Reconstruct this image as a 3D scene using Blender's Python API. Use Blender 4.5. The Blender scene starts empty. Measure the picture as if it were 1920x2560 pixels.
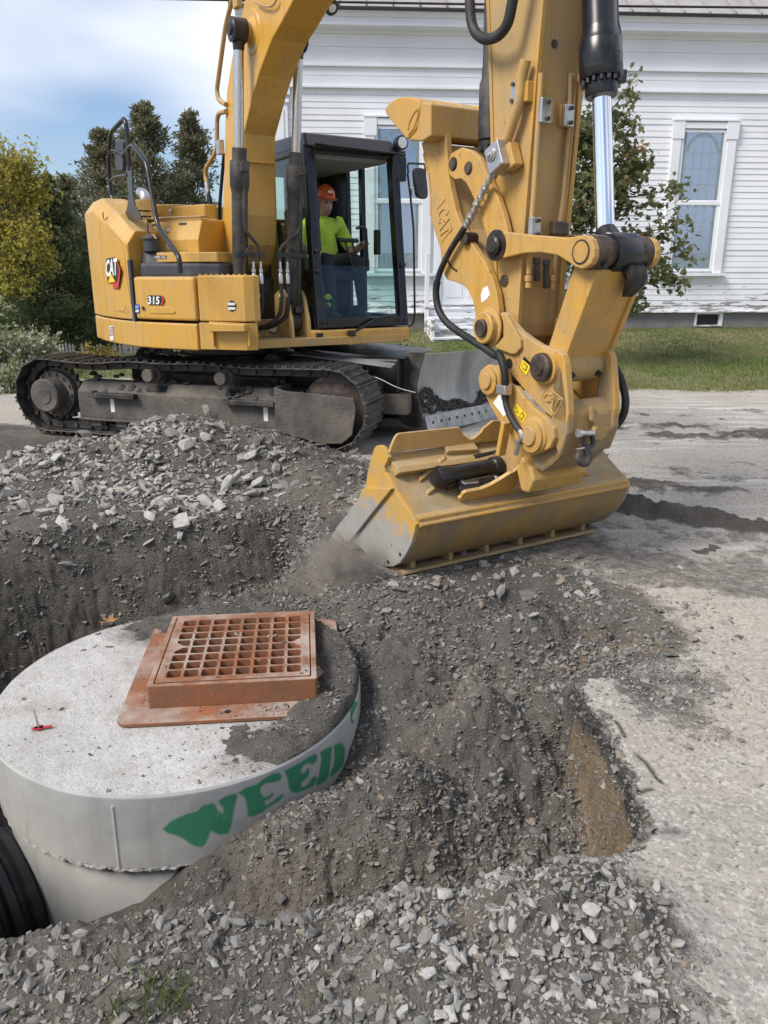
import bpy, bmesh, math, random
import numpy as np
from mathutils import Vector, Matrix
R = math.radians
random.seed(7)
RNG = np.random.default_rng(11)
SC = bpy.context.scene
COL = SC.collection

# ---------------------------------------------------------------- camera
CAM_H = 1.6
PITCH = math.atan(597 / 1960.0)
cam_data = bpy.data.cameras.new('camera')
cam = bpy.data.objects.new('camera', cam_data)
COL.objects.link(cam)
cam.location = (0, 0, CAM_H)
cam.rotation_euler = (math.pi / 2 - PITCH, 0, 0)
cam_data.sensor_fit = 'VERTICAL'
cam_data.sensor_height = 36.0
cam_data.lens = 1960 / 2560 * 36.0
cam_data.clip_start = 0.05
cam_data.clip_end = 3000
SC.camera = cam

# ---------------------------------------------------------------- sky, sun, exposure
SUN_AZ, SUN_EL = -122.0, 47.0          # degrees clockwise from +Y, height
SC.view_settings.view_transform = 'Standard'
SC.view_settings.look = 'None'
SC.view_settings.exposure = 0.86
SC.view_settings.gamma = 1.0
SC.view_settings.use_curve_mapping = False
world = bpy.data.worlds.new('World')
SC.world = world
world.use_nodes = True
wn, wl = world.node_tree.nodes, world.node_tree.links
wn.clear()
w_out = wn.new('ShaderNodeOutputWorld')
w_bg = wn.new('ShaderNodeBackground')
w_bg.inputs['Strength'].default_value = 0.08
w_sky = wn.new('ShaderNodeTexSky')
w_sky.sky_type = 'NISHITA'
w_sky.sun_disc = False
w_sky.sun_elevation = R(SUN_EL)
w_sky.sun_rotation = R(SUN_AZ)
w_sky.air_density = 1.0
w_sky.dust_density = 1.2
w_tc = wn.new('ShaderNodeTexCoord')
w_map = wn.new('ShaderNodeMapping')
w_map.inputs['Location'].default_value = (1.65, 0.3, 0.12)
w_map.inputs['Rotation'].default_value = (0, 0, R(-19))
w_map.inputs['Scale'].default_value = (1.0, 1.0, 2.6)
w_noise = wn.new('ShaderNodeTexNoise')
w_noise.inputs['Scale'].default_value = 1.7
w_noise.inputs['Detail'].default_value = 5.0
w_noise.inputs['Roughness'].default_value = 0.42
w_ramp = wn.new('ShaderNodeValToRGB')
w_ramp.color_ramp.elements[0].position = 0.40
w_ramp.color_ramp.elements[1].position = 0.60
w_mix = wn.new('ShaderNodeMix')
w_mix.data_type = 'RGBA'
w_mix.inputs[7].default_value = (7.6, 7.8, 8.2, 1)      # cloud radiance
w_gain = wn.new('ShaderNodeMix')
w_gain.data_type = 'RGBA'
w_gain.blend_type = 'MULTIPLY'
w_gain.inputs[0].default_value = 1.0
w_gain.inputs[7].default_value = (.95, 1.0, 1.12, 1)
wl.new(w_sky.outputs[0], w_gain.inputs[6])
wl.new(w_tc.outputs['Generated'], w_map.inputs['Vector'])
wl.new(w_map.outputs[0], w_noise.inputs['Vector'])
wl.new(w_noise.outputs['Fac'], w_ramp.inputs[0])
wl.new(w_ramp.outputs[0], w_mix.inputs[0])
wl.new(w_gain.outputs[2], w_mix.inputs[6])
wl.new(w_mix.outputs[2], w_bg.inputs['Color'])
wl.new(w_bg.outputs[0], w_out.inputs['Surface'])

sun_data = bpy.data.lights.new('sun', 'SUN')
sun = bpy.data.objects.new('sun', sun_data)
COL.objects.link(sun)
sun_data.energy = 2.3
sun_data.angle = R(24)
sun_data.color = (1.0, 0.94, 0.86)
_sd = Vector((math.sin(R(SUN_AZ)) * math.cos(R(SUN_EL)), math.cos(R(SUN_AZ)) * math.cos(R(SUN_EL)), math.sin(R(SUN_EL))))
sun.rotation_euler = (-_sd).to_track_quat('-Z', 'Y').to_euler()

# ---------------------------------------------------------------- survey helpers: a sight line of the camera met with a real plane
_cp, _sp = math.cos(PITCH), math.sin(PITCH)
def sight(u, v):
    a, b = (u - 960) / 1960.0, (v - 1280) / 1960.0
    return (a, _cp - b * _sp, -_sp - b * _cp)
def on_level(u, v, z=0.0):
    d = sight(u, v); t = (z - CAM_H) / d[2]
    return (d[0] * t, d[1] * t)
def on_depth(u, v, y):
    d = sight(u, v); t = y / d[1]
    return (d[0] * t, y, CAM_H + d[2] * t)
EX0 = (-1.6, 8.68)                    # swing centre of the excavator
_ea = R(31)
_eX = (math.sin(_ea), -math.cos(_ea)); _eY = (math.cos(_ea), math.sin(_ea))
def ex_local(x, y):
    return ((x - EX0[0]) * _eX[0] + (y - EX0[1]) * _eX[1], (x - EX0[0]) * _eY[0] + (y - EX0[1]) * _eY[1])
_cx, _cy = ex_local(0, 0)
def side(pts, y0, crop=None):
    """profile (x, z) in the machine's own longitudinal plane y = y0"""
    out = []
    for u, v in pts:
        if crop: u, v = crop[0] + u / crop[2], crop[1] + v / crop[2]
        d = sight(u, v)
        dx = d[0] * _eX[0] + d[1] * _eX[1]; dy = d[0] * _eY[0] + d[1] * _eY[1]
        t = (y0 - _cy) / dy
        out.append((_cx + dx * t, CAM_H + d[2] * t))
    return out
def front(pts, x0, crop=None):
    """(y, z) in the machine's transverse plane x = x0"""
    out = []
    for u, v in pts:
        if crop: u, v = crop[0] + u / crop[2], crop[1] + v / crop[2]
        d = sight(u, v)
        dx = d[0] * _eX[0] + d[1] * _eX[1]; dy = d[0] * _eY[0] + d[1] * _eY[1]
        t = (x0 - _cx) / dx
        out.append((_cy + dy * t, CAM_H + d[2] * t))
    return out

# ---------------------------------------------------------------- mesh builder
def _frame(d):
    d = d.normalized()
    a = Vector((0, 0, 1)) if abs(d.z) < 0.9 else Vector((1, 0, 0))
    x = d.cross(a).normalized(); y = d.cross(x).normalized()
    return x, y
class MB:
    def __init__(s): s.v = []; s.f = []; s.sm = []
    def add(s, vs, fs, smooth=False):
        o = len(s.v); s.v += [tuple(p) for p in vs]
        for f in fs: s.f.append([i + o for i in f]); s.sm.append(smooth)
        return s
    def hexa(s, p):                       # 8 points: bottom ring 0-3, top ring 4-7
        return s.add(p, [(0, 3, 2, 1), (4, 5, 6, 7), (0, 1, 5, 4), (1, 2, 6, 5), (2, 3, 7, 6), (3, 0, 4, 7)])
    def box(s, c, d, rz=0.0, ry=0.0, rx=0.0):
        M = Matrix.Rotation(rz, 3, 'Z') @ Matrix.Rotation(ry, 3, 'Y') @ Matrix.Rotation(rx, 3, 'X')
        h = [(-1, -1, -1), (1, -1, -1), (1, 1, -1), (-1, 1, -1), (-1, -1, 1), (1, -1, 1), (1, 1, 1), (-1, 1, 1)]
        return s.hexa([Vector(c) + M @ Vector((a * d[0] / 2, b * d[1] / 2, e * d[2] / 2)) for a, b, e in h])
    def span(s, x0, x1, y0, y1, z0, z1):
        return s.box(((x0 + x1) / 2, (y0 + y1) / 2, (z0 + z1) / 2), (x1 - x0, y1 - y0, z1 - z0))
    def prism(s, ring, off, smooth=False):
        n = len(ring); off = Vector(off)
        a = [Vector(p) for p in ring]; b = [p + off for p in a]
        s.add(a + b, [])
        o = len(s.v) - 2 * n
        nrm = Vector((0, 0, 0))
        for i in range(n): nrm += a[i].cross(a[(i + 1) % n])
        flip = nrm.dot(off) > 0
        lo = list(range(o, o + n)); hi = list(range(o + n, o + 2 * n))
        s.f.append(lo[::-1] if flip else lo); s.sm.append(False)
        s.f.append(hi if flip else hi[::-1]); s.sm.append(False)
        for i in range(n):
            j = (i + 1) % n
            q = [o + i, o + j, o + n + j, o + n + i]
            s.f.append(q if flip else q[::-1]); s.sm.append(smooth)
        return s
    def plate(s, xz, y0, y1, smooth=False):
        return s.prism([(x, y0, z) for x, z in xz], (0, y1 - y0, 0), smooth)
    def plan(s, xy, z0, z1, smooth=False):
        return s.prism([(x, y, z0) for x, y in xy], (0, 0, z1 - z0), smooth)
    def loft(s, rings, closed=True, caps=True, smooth=True):
        n = len(rings[0]); o = len(s.v)
        for r in rings: s.v += [tuple(p) for p in r]
        for k in range(len(rings) - 1):
            for i in range(n if closed else n - 1):
                j = (i + 1) % n
                s.f.append([o + k * n + i, o + k * n + j, o + (k + 1) * n + j, o + (k + 1) * n + i]); s.sm.append(smooth)
        if caps and closed:
            s.f.append(list(range(o, o + n))[::-1]); s.sm.append(False)
            e = o + (len(rings) - 1) * n
            s.f.append(list(range(e, e + n))); s.sm.append(False)
        return s
    def cyl(s, p0, p1, r, r1=None, n=20):
        p0, p1 = Vector(p0), Vector(p1); r1 = r if r1 is None else r1
        x, y = _frame(p1 - p0)
        ring = lambda c, q: [c + x * math.cos(2 * math.pi * i / n) * q - y * math.sin(2 * math.pi * i / n) * q for i in range(n)]
        return s.loft([ring(p0, r), ring(p1, r1)])
    def lathe(s, p0, d, prof, n=28):      # prof: (radius, distance along d)
        p0 = Vector(p0); d = Vector(d).normalized(); x, y = _frame(d)
        rings = [[p0 + d * t + x * math.cos(2 * math.pi * i / n) * max(q, 1e-4) - y * math.sin(2 * math.pi * i / n) * max(q, 1e-4) for i in range(n)] for q, t in prof]
        return s.loft(rings)
    def tube(s, path, r, n=10, rad=0.0, seg=5):
        P = [Vector(p) for p in path]
        if rad > 0:
            Q = [P[0]]
            for i in range(1, len(P) - 1):
                a, b, c = P[i - 1], P[i], P[i + 1]
                l = min(rad, (a - b).length * .45, (c - b).length * .45)
                p, q = b + (a - b).normalized() * l, b + (c - b).normalized() * l
                for k in range(seg + 1):
                    t = k / seg
                    Q.append(p * (1 - t) ** 2 + b * 2 * t * (1 - t) + q * t * t)
            Q.append(P[-1]); P = Q
        x = None; rings = []
        for i, p in enumerate(P):
            d = (P[min(i + 1, len(P) - 1)] - P[max(i - 1, 0)])
            d = d.normalized() if d.length > 1e-9 else Vector((0, 0, 1))
            if x is None: x, y = _frame(d)
            else:
                x = (x - d * x.dot(d)).normalized(); y = d.cross(x).normalized()
            rr = r[i] if isinstance(r, (list, tuple)) else r
            rings.append([p + x * math.cos(2 * math.pi * k / n) * rr + y * math.sin(2 * math.pi * k / n) * rr for k in range(n)])
        return s.loft(rings)
    def build(s, name, mat, parent=None, bevel=0.0, seg=2, loc=None, rz=None):
        me = bpy.data.meshes.new(name)
        me.from_pydata(s.v, [], s.f)
        me.polygons.foreach_set('use_smooth', s.sm)
        if mat: me.materials.append(mat)
        me.update()
        if any(s.sm): me.set_sharp_from_angle(angle=R(34))
        return link(name, me, parent, bevel, seg, loc, rz)
def link(name, me, parent=None, bevel=0.0, seg=2, loc=None, rz=None):
    o = bpy.data.objects.new(name, me); COL.objects.link(o)
    if parent: o.parent = parent
    if loc: o.location = loc
    if rz is not None: o.rotation_euler = (0, 0, rz)
    if bevel:
        m = o.modifiers.new('bevel', 'BEVEL'); m.width = bevel; m.segments = seg
        m.limit_method = 'ANGLE'; m.angle_limit = R(38)
    return o
def tag(o, label=None, cat=None, group=None, kind=None):
    if label: o['label'] = label
    if cat: o['category'] = cat
    if group: o['group'] = group
    if kind: o['kind'] = kind
    return o
def thing(name, label, cat, loc=(0, 0, 0), rz=0.0, group=None):
    o = bpy.data.objects.new(name, None); COL.objects.link(o)
    o.empty_display_size = .2
    o.location = loc; o.rotation_euler = (0, 0, rz)
    return tag(o, label, cat, group)
def spline(pts, n=6, closed=False):
    P = [Vector(p) for p in pts]; out = []; N = len(P)
    for i in range(N if closed else N - 1):
        g = (lambda k: P[k % N]) if closed else (lambda k: P[max(0, min(N - 1, k))])
        a, b, c, d = g(i - 1), g(i), g(i + 1), g(i + 2)
        for k in range(n):
            t = k / n
            out.append(0.5 * ((2 * b) + (c - a) * t + (2 * a - 5 * b + 4 * c - d) * t * t + (3 * b - a - 3 * c + d) * t ** 3))
    if not closed: out.append(P[-1])
    return out
def round_poly(pts, n=2):                 # Chaikin corner cutting on a closed outline
    P = [tuple(p) for p in pts]
    for _ in range(n):
        Q = []
        for i in range(len(P)):
            a, b = P[i], P[(i + 1) % len(P)]
            Q.append((a[0] * .75 + b[0] * .25, a[1] * .75 + b[1] * .25))
            Q.append((a[0] * .25 + b[0] * .75, a[1] * .25 + b[1] * .75))
        P = Q
    return P
def soft(pts, n=4): return [(p.x, p.y) for p in spline([(a, b, 0) for a, b in pts], n, True)]
def text_mesh(txt, size, depth=0.0015, bold=0.0, align='CENTER', shear=0.0, spacing=1.0):
    cu = bpy.data.curves.new('lettering', 'FONT')
    cu.body = txt; cu.size = size; cu.extrude = depth; cu.offset = bold
    cu.align_x = align; cu.align_y = 'CENTER'; cu.shear = shear; cu.space_character = spacing
    cu.resolution_u = 3
    ob = bpy.data.objects.new('lettering', cu)
    COL.objects.link(ob)
    dg = bpy.context.evaluated_depsgraph_get()
    me = bpy.data.meshes.new_from_object(ob.evaluated_get(dg))
    bpy.data.objects.remove(ob); bpy.data.curves.remove(cu)
    return me
def place_text(name, me, mat, parent, o, ax, ay):
    """letters laid with their x along ax, y along ay, origin o (parent's space)"""
    ax = Vector(ax).normalized(); ay = Vector(ay); ay = (ay - ax * ay.dot(ax)).normalized(); az = ax.cross(ay)
    M = Matrix((ax, ay, az)).transposed().to_4x4(); M.translation = Vector(o)
    me.transform(M); me.materials.clear(); me.materials.append(mat)
    return link(name, me, parent)

# ---------------------------------------------------------------- materials
def material(name):
    m = bpy.data.materials.new(name); m.use_nodes = True
    nt = m.node_tree; nt.nodes.clear()
    out = nt.nodes.new('ShaderNodeOutputMaterial')
    return m, nt, out
class NT:
    def __init__(s, nt): s.nt = nt
    def n(s, t, **kw):
        o = s.nt.nodes.new('ShaderNode' + t)
        for k, v in kw.items():
            if k.startswith('_'): setattr(o, k[1:], v)
            else: o.inputs[k.replace('__', ' ')].default_value = v
        return o
    def l(s, a, b): s.nt.links.new(a, b)
    def pos(s): return s.n('NewGeometry').outputs['Position']
    def noise(s, vec, scale, detail=4, rough=.55, stretch=None):
        if stretch:
            m = s.n('Mapping'); m.inputs['Scale'].default_value = stretch; s.l(vec, m.inputs[0]); vec = m.outputs[0]
        o = s.n('TexNoise', Scale=scale, Detail=detail, Roughness=rough); s.l(vec, o.inputs['Vector']); return o.outputs['Fac']
    def ramp(s, fac, a, b, ca=(0, 0, 0, 1), cb=(1, 1, 1, 1)):
        o = s.n('ValToRGB'); e = o.color_ramp.elements
        e[0].position = a; e[1].position = b; e[0].color = ca; e[1].color = cb
        s.l(fac, o.inputs[0]); return o.outputs[0]
    def mix(s, fac, a, b, mode='MIX'):
        o = s.n('Mix', _data_type='RGBA', _blend_type=mode)
        for k, val in ((0, fac), (6, a), (7, b)):
            if hasattr(val, 'is_linked'): s.l(val, o.inputs[k])
            else: o.inputs[k].default_value = val if k == 0 else (*val[:3], 1)
        return o.outputs[2]
    def math(s, op, a, b=0.0):
        o = s.n('Math', _operation=op)
        for k, val in ((0, a), (1, b)):
            if hasattr(val, 'is_linked'): s.l(val, o.inputs[k])
            else: o.inputs[k].default_value = val
        return o.outputs[0]
    def attr(s, name): return s.n('Attribute', _attribute_name=name)
    def bump(s, h, strength, dist):
        o = s.n('Bump', Strength=strength, Distance=dist); s.l(h, o.inputs['Height']); return o.outputs[0]
    def bsdf(s, out, col, rough=.6, metal=0.0, normal=None, spec=None):
        b = s.n('BsdfPrincipled')
        for k, val in (('Base Color', col), ('Roughness', rough), ('Metallic', metal)):
            if hasattr(val, 'is_linked'): s.l(val, b.inputs[k])
            else: b.inputs[k].default_value = (*val[:3], 1) if k == 'Base Color' else val
        if spec is not None: b.inputs['Specular IOR Level'].default_value = spec
        if normal is not None: s.l(normal, b.inputs['Normal'])
        s.l(b.outputs[0], out.inputs['Surface']); return b
def simple(name, col, rough=.6, metal=0.0, col2=None, scale=8.0, lo=.4, hi=.65, bump=0.0, bscale=60, bdist=.004, rough2=None, stretch=None, fine=0.0):
    m, nt, out = material(name); s = NT(nt)
    c = col; P = s.pos(); rg = rough
    if col2:
        f = s.ramp(s.noise(P, scale, 6, .62, stretch), lo, hi)
        c = s.mix(f, col, col2)
        if rough2 is not None:
            mr = s.n('MapRange'); s.l(f, mr.inputs[0]); mr.inputs[3].default_value = rough; mr.inputs[4].default_value = rough2; rg = mr.outputs[0]
    if fine:
        f2 = s.noise(P, bscale, 3, .6)
        c = s.mix(s.ramp(f2, .35, .7), c, tuple(k * (1 - fine) for k in col))
    nrm = s.bump(s.noise(P, bscale, 4, .6), bump, bdist) if bump else None
    s.bsdf(out, c, rg, metal, nrm)
    return m
def paint(name, base, dust, lo, hi, rough=.38, chips=.0, grease=0.0, scale=3.2):
    """machine paint: dust film in drifts, run-down grime, scuffs, grease freckles"""
    m, nt, out = material(name); s = NT(nt); P = s.pos()
    d = s.ramp(s.noise(P, scale, 8, .68), lo, hi)
    c = s.mix(d, base, dust)
    fade = s.ramp(s.noise(P, 1.1, 4, .55), .35, .7)
    c = s.mix(s.math('MULTIPLY', fade, .35), c, tuple(min(1, k * 1.12 + .02) for k in dust))
    streak = s.ramp(s.noise(P, 8, 7, .66, (2.6, 2.6, .28)), .50, .74)
    c = s.mix(s.math('MULTIPLY', streak, .38), c, tuple(k * .42 for k in base))
    up = s.n('SeparateXYZ'); s.l(s.n('NewGeometry').outputs['Normal'], up.inputs[0])
    lay = s.math('MULTIPLY', s.ramp(up.outputs[2], .45, .95), s.ramp(s.noise(P, 6, 6, .6), .36, .62))
    c = s.mix(s.math('MULTIPLY', lay, .75), c, (.38, .31, .21))
    if chips:
        sc = s.ramp(s.noise(P, 34, 6, .72, (1, 1, .5)), .675 - chips * .05, .70 - chips * .05)
        c = s.mix(s.math('MULTIPLY', sc, .75), c, (.11, .080, .052))
        line = s.ramp(s.noise(P, 30, 4, .6, (.35, .35, 3.0)), .70, .73)
        c = s.mix(s.math('MULTIPLY', line, .45), c, tuple(min(1, k * 1.3 + .05) for k in base))
    if grease:
        g = s.ramp(s.noise(P, 6.5, 8, .74), .685 - grease * .12, .80 - grease * .10)
        c = s.mix(s.math('MULTIPLY', g, .85), c, (.045, .032, .020))
    fine = s.noise(P, 150, 3, .6)
    c = s.mix(s.math('MULTIPLY', s.ramp(fine, .48, .72), .22), c, tuple(k * .6 for k in dust))
    rr = s.n('MapRange'); s.l(s.math('MAXIMUM', d, lay), rr.inputs[0]); rr.inputs[3].default_value = rough; rr.inputs[4].default_value = .8
    s.bsdf(out, c, rr.outputs[0], 0.0, s.bump(s.math('ADD', s.noise(P, 70, 5, .65), s.math('MULTIPLY', s.noise(P, 6, 3, .5), .8)), .16, .003))
    return m
def glass(name, tint, fac=.12, rough=.02):
    m, nt, out = material(name); s = NT(nt)
    t = s.n('BsdfTransparent'); t.inputs[0].default_value = (*tint, 1)
    g = s.n('BsdfGlossy', Roughness=rough); g.inputs[0].default_value = (.9, .95, 1, 1)
    lw = s.n('Fresnel', IOR=1.5)
    bk = s.n('NewGeometry').outputs['Backfacing']       # only the outer face of a pane mirrors
    f = s.math('MULTIPLY', s.math('ADD', lw.outputs[0], fac - .04), s.math('SUBTRACT', 1.0, bk))
    mx = s.n('MixShader'); s.l(f, mx.inputs[0]); s.l(t.outputs[0], mx.inputs[1]); s.l(g.outputs[0], mx.inputs[2])
    s.l(mx.outputs[0], out.inputs['Surface'])
    return m
M = {}
M['yellow'] = paint('yellow_paint', (.57, .305, .040), (.42, .28, .105), .46, .78, .34, chips=.1)
M['yellow_worn'] = paint('worn_yellow_paint', (.55, .29, .038), (.38, .25, .10), .38, .70, .42, chips=.75, grease=.55)
M['yellow_dusty'] = paint('dusty_yellow_paint', (.50, .28, .055), (.35, .25, .125), .34, .66, .5, chips=.7, grease=.4, scale=2.4)
M['yellow_muddy'] = paint('muddy_bucket_paint', (.42, .24, .045), (.24, .18, .105), .30, .60, .5, chips=1.0, grease=.55, scale=4)
M['steel_dusty'] = simple('dusty_dark_steel', (.028, .027, .027), .5, .25, (.14, .125, .105), 5, .40, .75, .4, 50, .004, .85)
M['steel_mud'] = simple('mud_caked_steel', (.055, .05, .045), .75, .0, (.155, .135, .112), 4, .33, .66, .8, 40, .012, .95)
M['shoe'] = simple('track_shoe_steel', (.05, .047, .045), .42, .55, (.145, .13, .115), 9, .4, .7, .4, 60, .003, .8)
M['black'] = simple('black_paint', (.012, .012, .013), .32, .0, (.05, .047, .042), 6, .5, .8, .08, 90, .002, .6)
M['black_gloss'] = simple('gloss_black_paint', (.008, .008, .010), .26, .0, (.04, .038, .034), 6, .58, .85, .03, 80, .001, .5)
M['rubber'] = simple('black_rubber', (.014, .014, .014), .6, 0, (.06, .055, .05), 10, .5, .85, .1, 120, .002)
M['grey_plastic'] = simple('charcoal_plastic', (.035, .038, .045), .55, 0, (.10, .095, .085), 7, .5, .85, .1, 200, .001)
M['chrome'] = simple('chrome_rod', (.82, .83, .85), .08, 1.0)
M['chrome_dull'] = simple('worn_chrome_rod', (.55, .55, .55), .22, 1.0, (.35, .33, .30), 14, .5, .8, 0, 60, .001, .45, (8, 8, .3))
M['zinc'] = simple('zinc_plated_steel', (.55, .54, .52), .35, .9, (.28, .26, .23), 20, .5, .75, .1, 120, .001, .6)
M['rusty_steel'] = simple('bare_rusted_steel', (.12, .085, .06), .55, .5, (.05, .04, .034), 18, .4, .62, .3, 80, .002)
M['grease'] = simple('grease', (.010, .008, .007), .35, 0, (.05, .035, .025), 20, .4, .7, .5, 60, .006)
M['white_print'] = simple('white_print', (.72, .72, .70), .45)
M['black_print'] = simple('black_print', (.01, .01, .01), .4)
M['red_print'] = simple('red_print', (.45, .035, .03), .4)
M['yellow_print'] = simple('yellow_print', (.80, .55, .02), .4)
M['blue_print'] = simple('blue_print', (.02, .10, .42), .4)
M['cab_glass'] = glass('tinted_cab_glass', (.84, .93, .91), .04)
M['mud'] = simple('damp_mud', (.040, .036, .031), .95, 0, (.09, .08, .068), 30, .35, .7, 1.0, 70, .012)
# ================================================================ GROUND
def _hash(ix, iy, seed):
    h = (ix.astype(np.int64) * 374761393 + iy.astype(np.int64) * 668265263 + seed * 974634777) & 0xFFFFFFFF
    h = ((h ^ (h >> 13)) * 1274126177) & 0xFFFFFFFF
    return ((h ^ (h >> 16)) & 0xFFFF) / 65535.0
def vnoise(x, y, seed=0):
    ix, iy = np.floor(x), np.floor(y); fx, fy = x - ix, y - iy
    fx = fx * fx * fx * (fx * (fx * 6 - 15) + 10); fy = fy * fy * fy * (fy * (fy * 6 - 15) + 10)
    a, b = _hash(ix, iy, seed), _hash(ix + 1, iy, seed); c, d = _hash(ix, iy + 1, seed), _hash(ix + 1, iy + 1, seed)
    return (a + (b - a) * fx) * (1 - fy) + (c + (d - c) * fx) * fy - .5
def fbm(x, y, sc, oct=4, seed=0, gain=.5):
    t = np.zeros_like(x); a = 1.0
    for k in range(oct):
        t += a * vnoise(x * sc + 13.7 * k, y * sc - 7.3 * k, seed + k); sc *= 2.03; a *= gain
    return t
def clods(x, y, sc, seed):
    """rounded clods: height of the nearest lump, 0..1"""
    X, Y = x * sc, y * sc; ix, iy = np.floor(X), np.floor(Y); best = np.full(x.shape, 9.0); hgt = np.zeros(x.shape)
    for a in (-1, 0, 1):
        for b in (-1, 0, 1):
            cx, cy = ix + a, iy + b; px, py = cx + _hash(cx, cy, seed), cy + _hash(cx, cy, seed + 1)
            d = np.hypot(X - px, Y - py); m = d < best
            hgt = np.where(m, _hash(cx, cy, seed + 2), hgt); best = np.where(m, d, best)
    return np.clip(1 - 1.25 * best, 0, 1) ** .7 * (.25 + .75 * hgt)
def sstep(t): t = np.clip(t, 0, 1); return t * t * (3 - 2 * t)
def ridged(x, y, sc, seed): return 1 - 2 * np.abs(fbm(x, y, sc, 3, seed))

# rim of the excavation, surveyed at road level, with the run of the slope below each stretch of rim
RIM = [  # (u, v, run)
 (-420, 1345, .32), (0, 1332, .26), (136, 1322, .25), (271, 1314, .24), (380, 1312, .24), (488, 1306, .24), (597, 1296, .24), (705, 1286, .25),
 (790, 1292, .28), (826, 1336, .35), (850, 1400, .45), (905, 1440, .45), (1000, 1452, .40), (1130, 1446, .36), (1260, 1424, .30), (1340, 1420, .30), (1420, 1436, .34), (1480, 1470, .34), (1560, 1500, .30), (1640, 1530, .28),
 (1668, 1572, .26), (1600, 1626, .22), (1500, 1660, .16), (1452, 1690, .10), (1444, 1716, .06), (1456, 1742, .06), (1476, 1776, .07), (1512, 1800, .07), (1536, 1846, .08), (1548, 1890, .08), (1578, 1926, .08), (1584, 1980, .08), (1602, 2020, .08), (1612, 2070, .08),
 (1592, 2110, .07), (1548, 2140, .10), (1480, 2148, .16), (1400, 2156, .2), (1290, 2168, .22), (1180, 2196, .22), (1080, 2216, .24), (960, 2212, .24), (900, 2222, .24), (812, 2286, .24), (700, 2306, .22), (590, 2298, .20), (480, 2276, .18), (380, 2282, .16), (240, 2306, .16), (120, 2336, .16), (0, 2366, .18), (-420, 2420, .3)]
RIM_XY = np.array([on_level(u, v, .065 if (v > 2145 and u < 1500) else 0.0) for u, v, w in RIM]); RIM_W = np.array([w for u, v, w in RIM])
MH = (-0.877, 3.065); MH_R = 0.773           # manhole axis and radius

def rim_dist(x, y):
    """signed distance to the rim (positive inside) and the slope run of the nearest stretch"""
    n = len(RIM_XY); best = np.full(x.shape, 1e9); run = np.full(x.shape, .2); ins = np.zeros(x.shape, bool)
    for i in range(n):
        ax, ay = RIM_XY[i]; bx, by = RIM_XY[(i + 1) % n]
        dx, dy = bx - ax, by - ay
        t = np.clip(((x - ax) * dx + (y - ay) * dy) / (dx * dx + dy * dy + 1e-12), 0, 1)
        d = np.hypot(x - ax - t * dx, y - ay - t * dy)
        m = d < best
        best = np.where(m, d, best); run = np.where(m, RIM_W[i] * (1 - t) + RIM_W[(i + 1) % n] * t, run)
        c = (ay > y) != (by > y)
        ins ^= c & (x < (bx - ax) * (y - ay) / (by - ay + 1e-12) + ax)
    return np.where(ins, best, -best), run

# floor of the excavation: surveyed spots (x, y, z)
PIT = [(-.105, 3.03, -.20), (-.133, 2.854, -.245), (-.163, 2.768, -.30), (-.231, 2.64, -.318), (-.331, 2.517, -.27), (-.425, 2.438, -.267), (-.53, 2.374, -.315), (-.67, 2.32, -.374),
       (-.742, 2.304, -.437), (-.802, 2.296, -.49), (-.883, 2.292, -.567), (-1.053, 2.312, -.65), (-1.434, 2.529, -.92), (-1.75, 2.75, -1.1), (-1.9, 3.2, -1.05), (-2.4, 3.0, -1.1), (-2.4, 2.2, -.95),
       (-.877, 3.065, -.55), (-.6, 3.2, -.45), (-1.2, 3.1, -.8),
       (-.15, 3.3, -.17), (-.25, 3.55, -.15), (-.5, 3.78, -.14), (-.8, 3.9, -.16), (-1.1, 3.95, -.30), (-1.45, 3.85, -.85), (-1.75, 3.9, -1.2), (-2.1, 4.1, -1.35), (-2.6, 4.0, -1.35),
       (-1.9, 4.5, -1.0), (-1.35, 4.4, -.60), (-.9, 4.35, -.34), (-.5, 4.25, -.22), (-.2, 4.1, -.16), (.1, 3.85, -.12), (.35, 3.6, -.10), (0.1, 3.5, -.14), (.2, 3.2, -.16), (.05, 2.95, -.22),
       (.6, 3.65, -.10), (.85, 3.55, -.06), (1.05, 3.45, -.10), (1.2, 3.25, -.10), (1.0, 3.05, -.16), (.75, 3.15, -.14), (.5, 3.05, -.16), (.45, 2.8, -.17), (.3, 2.6, -.24), (.1, 2.55, -.30),
       (.62, 2.75, -.22), (.66, 2.45, -.34), (.70, 2.2, -.40), (.66, 2.0, -.46), (.5, 2.25, -.33), (.4, 2.05, -.42), (.2, 2.25, -.30), (0., 2.2, -.33), (-.15, 2.35, -.30), (-.3, 2.2, -.36), (-.1, 2.0, -.50),
       (.3, 1.9, -.52), (-.4, 1.95, -.56), (-.65, 2.0, -.60), (-.9, 2.0, -.74), (-1.3, 2.1, -.9), (.55, 1.85, -.5)]
_P = np.array(PIT)
def _tps(r): return np.where(r > 1e-9, r * r * np.log(r + 1e-12), 0)
_n = len(_P); _K = _tps(np.hypot(_P[:, None, 0] - _P[None, :, 0], _P[:, None, 1] - _P[None, :, 1])) + np.eye(_n) * 2e-3
_A = np.zeros((_n + 3, _n + 3)); _A[:_n, :_n] = _K; _A[:_n, _n:] = np.c_[np.ones(_n), _P[:, :2]]; _A[_n:, :_n] = _A[:_n, _n:].T
_W = np.linalg.solve(_A, np.r_[_P[:, 2], 0, 0, 0])
def pit_floor(x, y):
    z = _W[_n] + _W[_n + 1] * x + _W[_n + 2] * y
    for i in range(_n): z = z + _W[i] * _tps(np.hypot(x - _P[i, 0], y - _P[i, 1]))
    return np.clip(z, -1.6, .02)
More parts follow.
